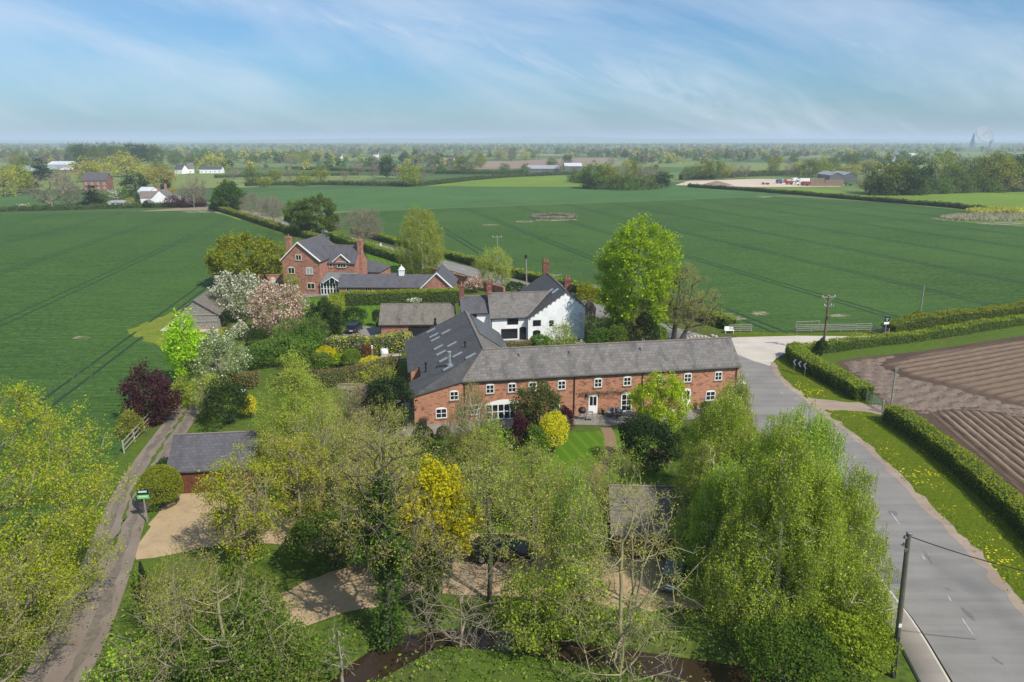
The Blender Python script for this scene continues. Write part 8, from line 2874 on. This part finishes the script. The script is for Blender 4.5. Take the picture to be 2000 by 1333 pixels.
 bad = inside([at2(*p) for p in [(1560, 765), (1740, 785), (1740, 815), (1600, 812)]], P)
 P = P[~bad]
 V, F = leaf_quads(rng, np.c_[P, rng.uniform(.04, .16, len(P))], .2, .3, .1, down=-1)
 tag(raw('verge_grass_tufts', V, F, [LEAF['fresh'], LEAF['hedge']], midx=rng.choice([0, 1], len(F))), 'ragged grass tufts along the verge edge of the near road', 'grass', kind='stuff')
planting()
# ------------------------------------------------------------------ the plain behind
def countryside():
 protos()
 FT = lambda kd, name, label, *r: far_tree(kd, name, label, 'shrub' if name == 'shrub' else 'tree', *r)
 G1 = 'trees round the hamlet at the left'
 for a in [
  ('yellow', 'tree', 'yellow green tree at the far left edge above the pasture', 12, 383, 326, 62),
  ('oak', 'tree', 'yellow green oak second from the far left edge', 45, 378, 325, 48),
  ('dark', 'tree', 'dark small tree between the far left oaks and the black conifer', 62, 372, 350, 30),
  ('fir', 'conifer_tree', 'black green bushy conifer above the big bare tree at left', 80, 352, 311, 40),
  ('bare', 'tree', 'big brownish leafless tree in front of the far left pasture hedge', 103, 405, 338, 100),
  ('bare', 'tree', 'leafless tree right of the big brownish tree', 138, 402, 352, 56),
  ('bare', 'tree', 'grey leafless tree behind the pale long shed', 122, 372, 322, 52),
  ('fir', 'conifer_tree', 'dense black green conifer left of the white cottage', 184, 404, 364, 44),
  ('green', 'tree', 'light green bush right of the dense black conifer', 208, 404, 376, 26),
  ('blossom', 'shrub', 'whitish flowering bush between the conifer and the cottage', 222, 392, 374, 26),
  ('bush', 'shrub', 'green shrub above the low white outhouse', 242, 394, 370, 26),
  ('yellow', 'shrub', 'orange yellow round shrub beside the low white outhouse', 256, 405, 386, 18),
  ('dark', 'shrub', 'dark shrub left of the white gable', 266, 402, 372, 24),
  ('dark', 'shrub', 'dark clipped shrub in front of the white gable', 291, 406, 390, 22),
  ('yellow', 'poplar_tree', 'tall straw yellow tree behind the grey roofed brick house', 172, 356, 307, 58),
  ('yellow', 'poplar_tree', 'straw yellow tree right of the tall straw yellow tree', 205, 352, 312, 48),
  ('yellow', 'tree', 'golden round tree below the dark far wood', 250, 346, 297, 62),
  ('yellow', 'tree', 'pale yellow tree right of the golden round tree', 287, 358, 322, 50),
  ('yellow', 'tree', 'big pale yellow tree above the dark conifer of the cottage', 316, 366, 318, 56),
  ('dark', 'tree', 'dark round tree in front of the pale yellow trees', 265, 374, 337, 44),
  ('fir', 'conifer_tree', 'dark conifer behind the white cottage', 326, 376, 352, 26),
  ('yellow', 'shrub', 'yellow bush beside the dark conifer behind the white cottage', 338, 382, 364, 20),
  ('bare', 'tree', 'tall leafless tree right of the white cottage', 378, 406, 334, 48),
  ('bare', 'tree', 'pale leafless tree behind the tall leafless tree at the road bend', 392, 402, 340, 44),
  ('bare', 'tree', 'leafless brown tree over the purple shrubs', 358, 404, 364, 40),
  ('purple', 'shrub', 'dark purple shrub right of the white gable', 337, 405, 384, 34),
  ('purple', 'shrub', 'purple brown shrub at the road bend hedge', 366, 405, 386, 34),
  ('purple', 'shrub', 'plum coloured shrub at the end of the far hedge', 393, 404, 386, 26),
  ('blossom', 'shrub', 'pale blossom bush on the far hedge at left', 48, 410, 400, 24),
  ('dark', 'tree', 'dark tree left of the pale shed roof', 212, 366, 340, 14),
  ('green', 'tree', 'dark green round tree left of the white villas', 341, 322, 300, 30),
  ('yellow', 'tree', 'bright yellow tree above the white villas', 415, 336, 303, 48),
  ('green', 'tree', 'green tree between the round dark tree and the bright yellow tree', 378, 328, 305, 34),
  ('dark', 'tree', 'dark slim tree right of the bright yellow tree', 446, 332, 310, 20),
  ('bare', 'tree', 'grey leafless trees right of the long white villa', 458, 350, 324, 42),
  ('green', 'oak_tree', 'rounded green oak alone in the pasture', 495, 358, 326, 40),
  ('oak', 'oak_tree', 'small yellow oak right of the lone rounded green oak', 538, 354, 332, 30),
  ('oak', 'oak_tree', 'small olive oak in front of the lone rounded green oak', 516, 366, 346, 28),
  ('oak', 'oak_tree', 'olive oak alone on the hedge line', 593, 364, 336, 34),
  ('bare', 'tree', 'brown leafless tree behind the olive oak on the hedge line', 567, 352, 326, 32),
  ('oak', 'oak_tree', 'brownish oak right of the brown leafless tree', 627, 353, 328, 36),
  ('bare', 'tree', 'faint leafless tree left of the row of grey trees', 675, 352, 331, 24),
  ('bare', 'tree', 'grey leafless tree at the left of the far grey row', 702, 348, 308, 34),
  ('bare', 'tree', 'low leafless tree in the middle of the far grey row', 730, 350, 320, 30),
  ('dark', 'tree', 'dark bare tree in the far grey row', 757, 349, 308, 32),
  ('bare', 'tree', 'pinkish leafless tree at the right of the far grey row', 776, 351, 322, 26),
  ('oak', 'oak_tree', 'sunlit yellow green oak at the head of the bright field', 800, 365, 326, 42),
  ('bare', 'tree', 'pale leafless tree touching the sunlit yellow green oak', 825, 363, 327, 22),
  ('bare', 'tree', 'tall slim grey tree right of the sunlit oak', 845, 342, 318, 16),
  ('green', 'tree', 'grey green bulky tree right of the red brick farmhouse', 910, 340, 304, 44),
  ('bare', 'tree', 'grey tree left of the bulky grey green tree', 888, 338, 314, 30),
  ('green', 'tree', 'small green tree left of the grey farm sheds', 1026, 340, 320, 20),
  ('green', 'tree', 'tree behind the long low grey shed', 1078, 332, 309, 26),
  ('bare', 'tree', 'brownish tree between the two farm sheds', 1096, 338, 316, 26),
  ('bare', 'tree', 'leafless tree behind the pale farm shed', 1106, 326, 306, 30),
  ('green', 'tree', 'small round tree on the far brown field edge', 985, 334, 320, 24),
  ('yellow', 'tree', 'hazy yellow tree above the brown field', 978, 313, 292, 24),
  ('green', 'tree', 'hazy green tree above the brown field', 1000, 312, 290, 20),
  ('yellow', 'tree', 'hazy yellow green tree right of the far pair above the brown field', 1026, 313, 292, 22),
 ]:
  FT(*a)
 for k in range(11):
  FT(FRND.choice(['green', 'dark', 'green']), 'tree', 'tall dark tree of the pine wood on the rise below the left horizon', 150 + k * 15.5 + FRND.uniform(-3, 3), 322 + FRND.uniform(-3, 3), 281 + FRND.uniform(-1, 3) + (3 if k > 7 else 0), 30, 'dark pine wood below the left horizon')
 for k, (px, by, ty, w, kd) in enumerate([(1122, 356, 332, 30, 'bush'), (1138, 358, 330, 28, 'bush'), (1160, 368, 317, 44, 'green'), (1190, 369, 322, 40, 'oak'), (1210, 367, 316, 44, 'bare'), (1236, 366, 318, 40, 'oak'),
                                             (1258, 368, 309, 44, 'bare'), (1278, 367, 320, 42, 'bare'), (1292, 368, 336, 34, 'dark'), (1172, 370, 340, 44, 'bush'), (1225, 371, 342, 50, 'bush'), (1262, 370, 344, 48, 'bush'), (1205, 371, 345, 40, 'bush'), (1150, 369, 340, 36, 'dark')]):
  FT(kd, 'shrub' if kd in ('bush', 'blossom') else 'tree', ('low undergrowth bush in the copse at the middle of the plain' if kd in ('bush', 'blossom') else 'tree of the isolated copse at the middle of the plain'), px, by, ty, w,
           'bushes of the copse' if kd in ('bush', 'blossom') else 'trees of the copse')
 for k, (px, by, ty, w, kd) in enumerate([(1690, 376, 333, 50, 'bare'), (1705, 379, 338, 44, 'green'), (1734, 381, 312, 76, 'green'), (1768, 381, 330, 60, 'dark'), (1752, 378, 318, 50, 'oak'), (1790, 378, 313, 58, 'dark'), (1808, 378, 318, 44, 'bare'),
                                             (1838, 372, 296, 58, 'oak'), (1832, 375, 318, 46, 'bare'), (1855, 376, 320, 46, 'green'), (1880, 375, 312, 62, 'green'), (1900, 374, 330, 48, 'bush'), (1920, 373, 306, 60, 'green'), (1945, 374, 302, 70, 'oak'),
                                             (1966, 373, 318, 46, 'bare'), (1985, 372, 305, 54, 'dark'), (2010, 372, 303, 56, 'green'), (1790, 381, 345, 50, 'bush'), (1836, 378, 350, 50, 'bush'), (1875, 377, 348, 46, 'bush'), (1935, 376, 350, 44, 'bush'), (2030, 372, 310, 56, 'oak'), (1986, 375, 345, 44, 'bare'), (1722, 381, 350, 50, 'bush'), (2060, 372, 305, 60, 'green')]):
  FT(kd, 'shrub' if kd == 'bush' else 'tree', 'understorey bush at the foot of the right hand wood' if kd == 'bush' else 'big rounded tree of the wood at the right edge', px, by, ty, w, 'bushes of the right wood' if kd == 'bush' else 'trees of the right wood')
 for k, (px, by, ty, w, kd) in enumerate([(1342, 352, 326, 26, 'green'), (1358, 351, 322, 30, 'green'), (1376, 351, 314, 34, 'oak'), (1392, 351, 310, 36, 'green'), (1412, 350, 318, 32, 'oak'), (1434, 348, 312, 30, 'bare'), (1455, 349, 318, 28, 'bare'), (1512, 340, 307, 28, 'oak'), (1541, 346, 311, 32, 'bare'),
                                             (1560, 346, 316, 26, 'yellow'), (1580, 347, 312, 40, 'green'), (1606, 346, 314, 40, 'oak'), (1630, 344, 318, 30, 'green'), (1662, 345, 318, 36, 'yellow'), (1690, 340, 318, 40, 'green'), (1664, 330, 298, 24, 'green'), (1625, 332, 305, 24, 'green'), (1700, 332, 312, 36, 'yellow')]):
  FT(kd, 'tree', 'tree of the belt behind the sandy yard and its lorries', px, by, ty, w, 'trees behind the sandy yard')
 FT('poplar', 'poplar_tree', 'dark narrow poplar standing up above the hazy plain', 1418, 312, 290, 9)
 FT('poplar', 'poplar_tree', 'second dark narrow conifer right of the narrow poplar', 1458, 313, 294, 9)
 regions = [(0, 340, 'left of the white villas'), (340, 660, 'beyond the lone pasture oaks'), (660, 960, 'between the sunlit oak and the horizon'), (960, 1320, 'beyond the brown ploughed field'), (1320, 1680, 'beyond the sandy yard'), (1680, 2010, 'below the radio telescope')]
 n = 0
 for x0, x1, where in regions:
  for k in range(22):
   px = FRND.uniform(x0, x1)
   by = 293 + 40 * FRND.random() ** 1.7
   if x0 >= 1320:
    by = min(by, 318)
   x, y, _ = at(px, by)
   kd = FRND.choice(['green', 'yellow', 'bare', 'bare', 'oak', 'green', 'dark'])
   H = FRND.uniform(9, 15)
   far_place(kd, 'tree', 'hazy hedgerow tree ' + where, 'tree', x, y, H, H * FRND.uniform(.75, 1.1), 'hazy hedgerow trees ' + where)
   n += 1
 drop_protos()
 rng = np.random.default_rng(9)
 P, S_, C = [], [], []
 for k in range(150):
  D = 900 * (9000 / 900) ** rng.uniform(0, 1) ** .8
  half = D * .80
  cx = rng.uniform(-half, half)
  L = rng.uniform(80, 420) * (D / 2200) ** .5
  ang = rng.normal() * .22
  m = int(L / 7)
  t = rng.uniform(-.5, .5, m)
  c0 = rng.integers(0, 4)
  w = rng.uniform(2, 26)
  P.append(np.stack([cx + t * L * math.cos(ang), D + t * L * math.sin(ang) + rng.normal(size=m) * w], 1))
  S_.append(rng.uniform(7, 14.5, m))
  C.append(np.where(rng.uniform(size=m) < .6, c0, rng.integers(0, 4, m)))
 for k in range(90):
  D = 600 * (5000 / 600) ** rng.uniform(0, 1)
  half = D * .78
  cx = rng.uniform(-half, half)
  L = rng.uniform(120, 500)
  ang = rng.normal() * .3 if rng.uniform() < .75 else 1.3
  m = int(L / 5)
  t = rng.uniform(-.5, .5, m)
  P.append(np.stack([cx + t * L * math.cos(ang), D + t * L * math.sin(ang)], 1))
  S_.append(np.where(rng.uniform(size=m) < .16, rng.uniform(6, 12, m), rng.uniform(2, 3.6, m)))
  C.append(rng.integers(0, 4, m))
 m = 7000
 D = 2900 * (9500 / 2900) ** rng.uniform(0, 1, m)
 P.append(np.stack([rng.uniform(-.8, .8, m) * D, D], 1))
 S_.append(rng.uniform(9, 17, m))
 C.append(rng.integers(0, 4, m))
 P, S_, C = np.concatenate(P), np.concatenate(S_), np.concatenate(C)
 pxl = np.stack([1000 + FPX * P[:, 0] / (P[:, 1] * CP + CH * SP), 666.5 + FPX * (CH * CP - P[:, 1] * SP) / (P[:, 1] * CP + CH * SP)], 1)
 free = (pxl[:, 1] < 339) & ~((pxl[:, 0] > 1300) & (pxl[:, 1] > 322)) & ~((pxl[:, 0] > 900) & (pxl[:, 0] < 1230) & (pxl[:, 1] > 309) & (S_ > 4)) & ~((pxl[:, 0] > 900) & (pxl[:, 0] < 1230) & (pxl[:, 1] > 313)) & ~((abs(pxl[:, 0] - 1916) < 40) & (pxl[:, 1] > 285) & (S_ > 5))
 P, S_, C = P[free], S_[free], C[free]
 nl = np.clip((S_ * FPX / P[:, 1]) ** 1.5 * 2.2, 16, 90).astype(int)
 idx = np.repeat(np.arange(len(P)), nl)
 d = unit(rng.normal(size=(len(idx), 3)))
 d[:, 2] = np.abs(d[:, 2])
 s = S_[idx]
 r = rng.uniform(.55, 1, len(idx))
 wd = np.where(s > 4.5, .48, .75) * s
 Q = np.c_[P[idx], np.zeros(len(idx))] + np.stack([d[:, 0] * wd * r, d[:, 1] * wd * r, (0.08 + d[:, 2] * r * .92) * s], 1)
 V, F = leaf_quads(rng, Q, 1.0, .9, 1.0)
 V = V.reshape(-1, 4, 3)
 cen = V.mean(1, keepdims=True)
 sc = (s * .34 * (16 / nl[idx]) ** .25)[:, None, None]
 V = (cen + (V - cen) * sc).reshape(-1, 3)
 V[:, 2] = np.maximum(V[:, 2], -.2)
 tag(raw('far_woodland', V, F, [LEAF['haze_green'], LEAF['haze_yellow'], LEAF['haze_bare'], LEAF['mid']], midx=C[idx]), 'hazy belts of woodland and hedges stretching to the horizon', 'woodland', kind='stuff')
 xs = np.linspace(-9000, 13000, 90)
 hz = np.maximum(0, 12 + 55 * np.exp(-((xs + 300) / 2200) ** 2) * (1 + .3 * np.sin(xs / 500)) + 30 * np.exp(-((xs - 3500) / 1800) ** 2) + 8 * np.sin(xs / 700))
 n = len(xs)
 V = np.concatenate([np.c_[xs, np.full(n, 9800), np.full(n, -2)], np.c_[xs, np.full(n, 11500), hz + 24], np.c_[xs, np.full(n, 13500), np.full(n, -2)]])
 i = np.arange(n - 1)
 F = np.concatenate([np.stack([i + a * n, i + 1 + a * n, i + 1 + (a + 1) * n, i + (a + 1) * n], 1) for a in (0, 1)])
 tag(raw('hills', V, F, MT['garden'], smooth=True), kind='structure')
countryside()
# ------------------------------------------------------------------ haze
def haze():
 m = bpy.data.materials.new('haze_air')
 m.use_nodes = True
 t = m.node_tree
 t.nodes.clear()
 out = nd(t, 'ShaderNodeOutputMaterial')
 v = nd(t, 'ShaderNodeVolumePrincipled')
 v.inputs['Color'].default_value = (0.68, 0.80, 1.0, 1)
 v.inputs['Density'].default_value = HAZE_D
 v.inputs['Anisotropy'].default_value = 0.0
 t.links.new(v.outputs[0], out.inputs['Volume'])
 mb = MB()
 B = 15500
 mb.box((-B, -580, -2.2), (2 * B, 0, 0), (0, B + 300, 0), (0, 0, 98))
 tag(mb.build('haze', m, loc=(0, 0, 0)), kind='stuff')
HAZE_D = 0.00018
haze()
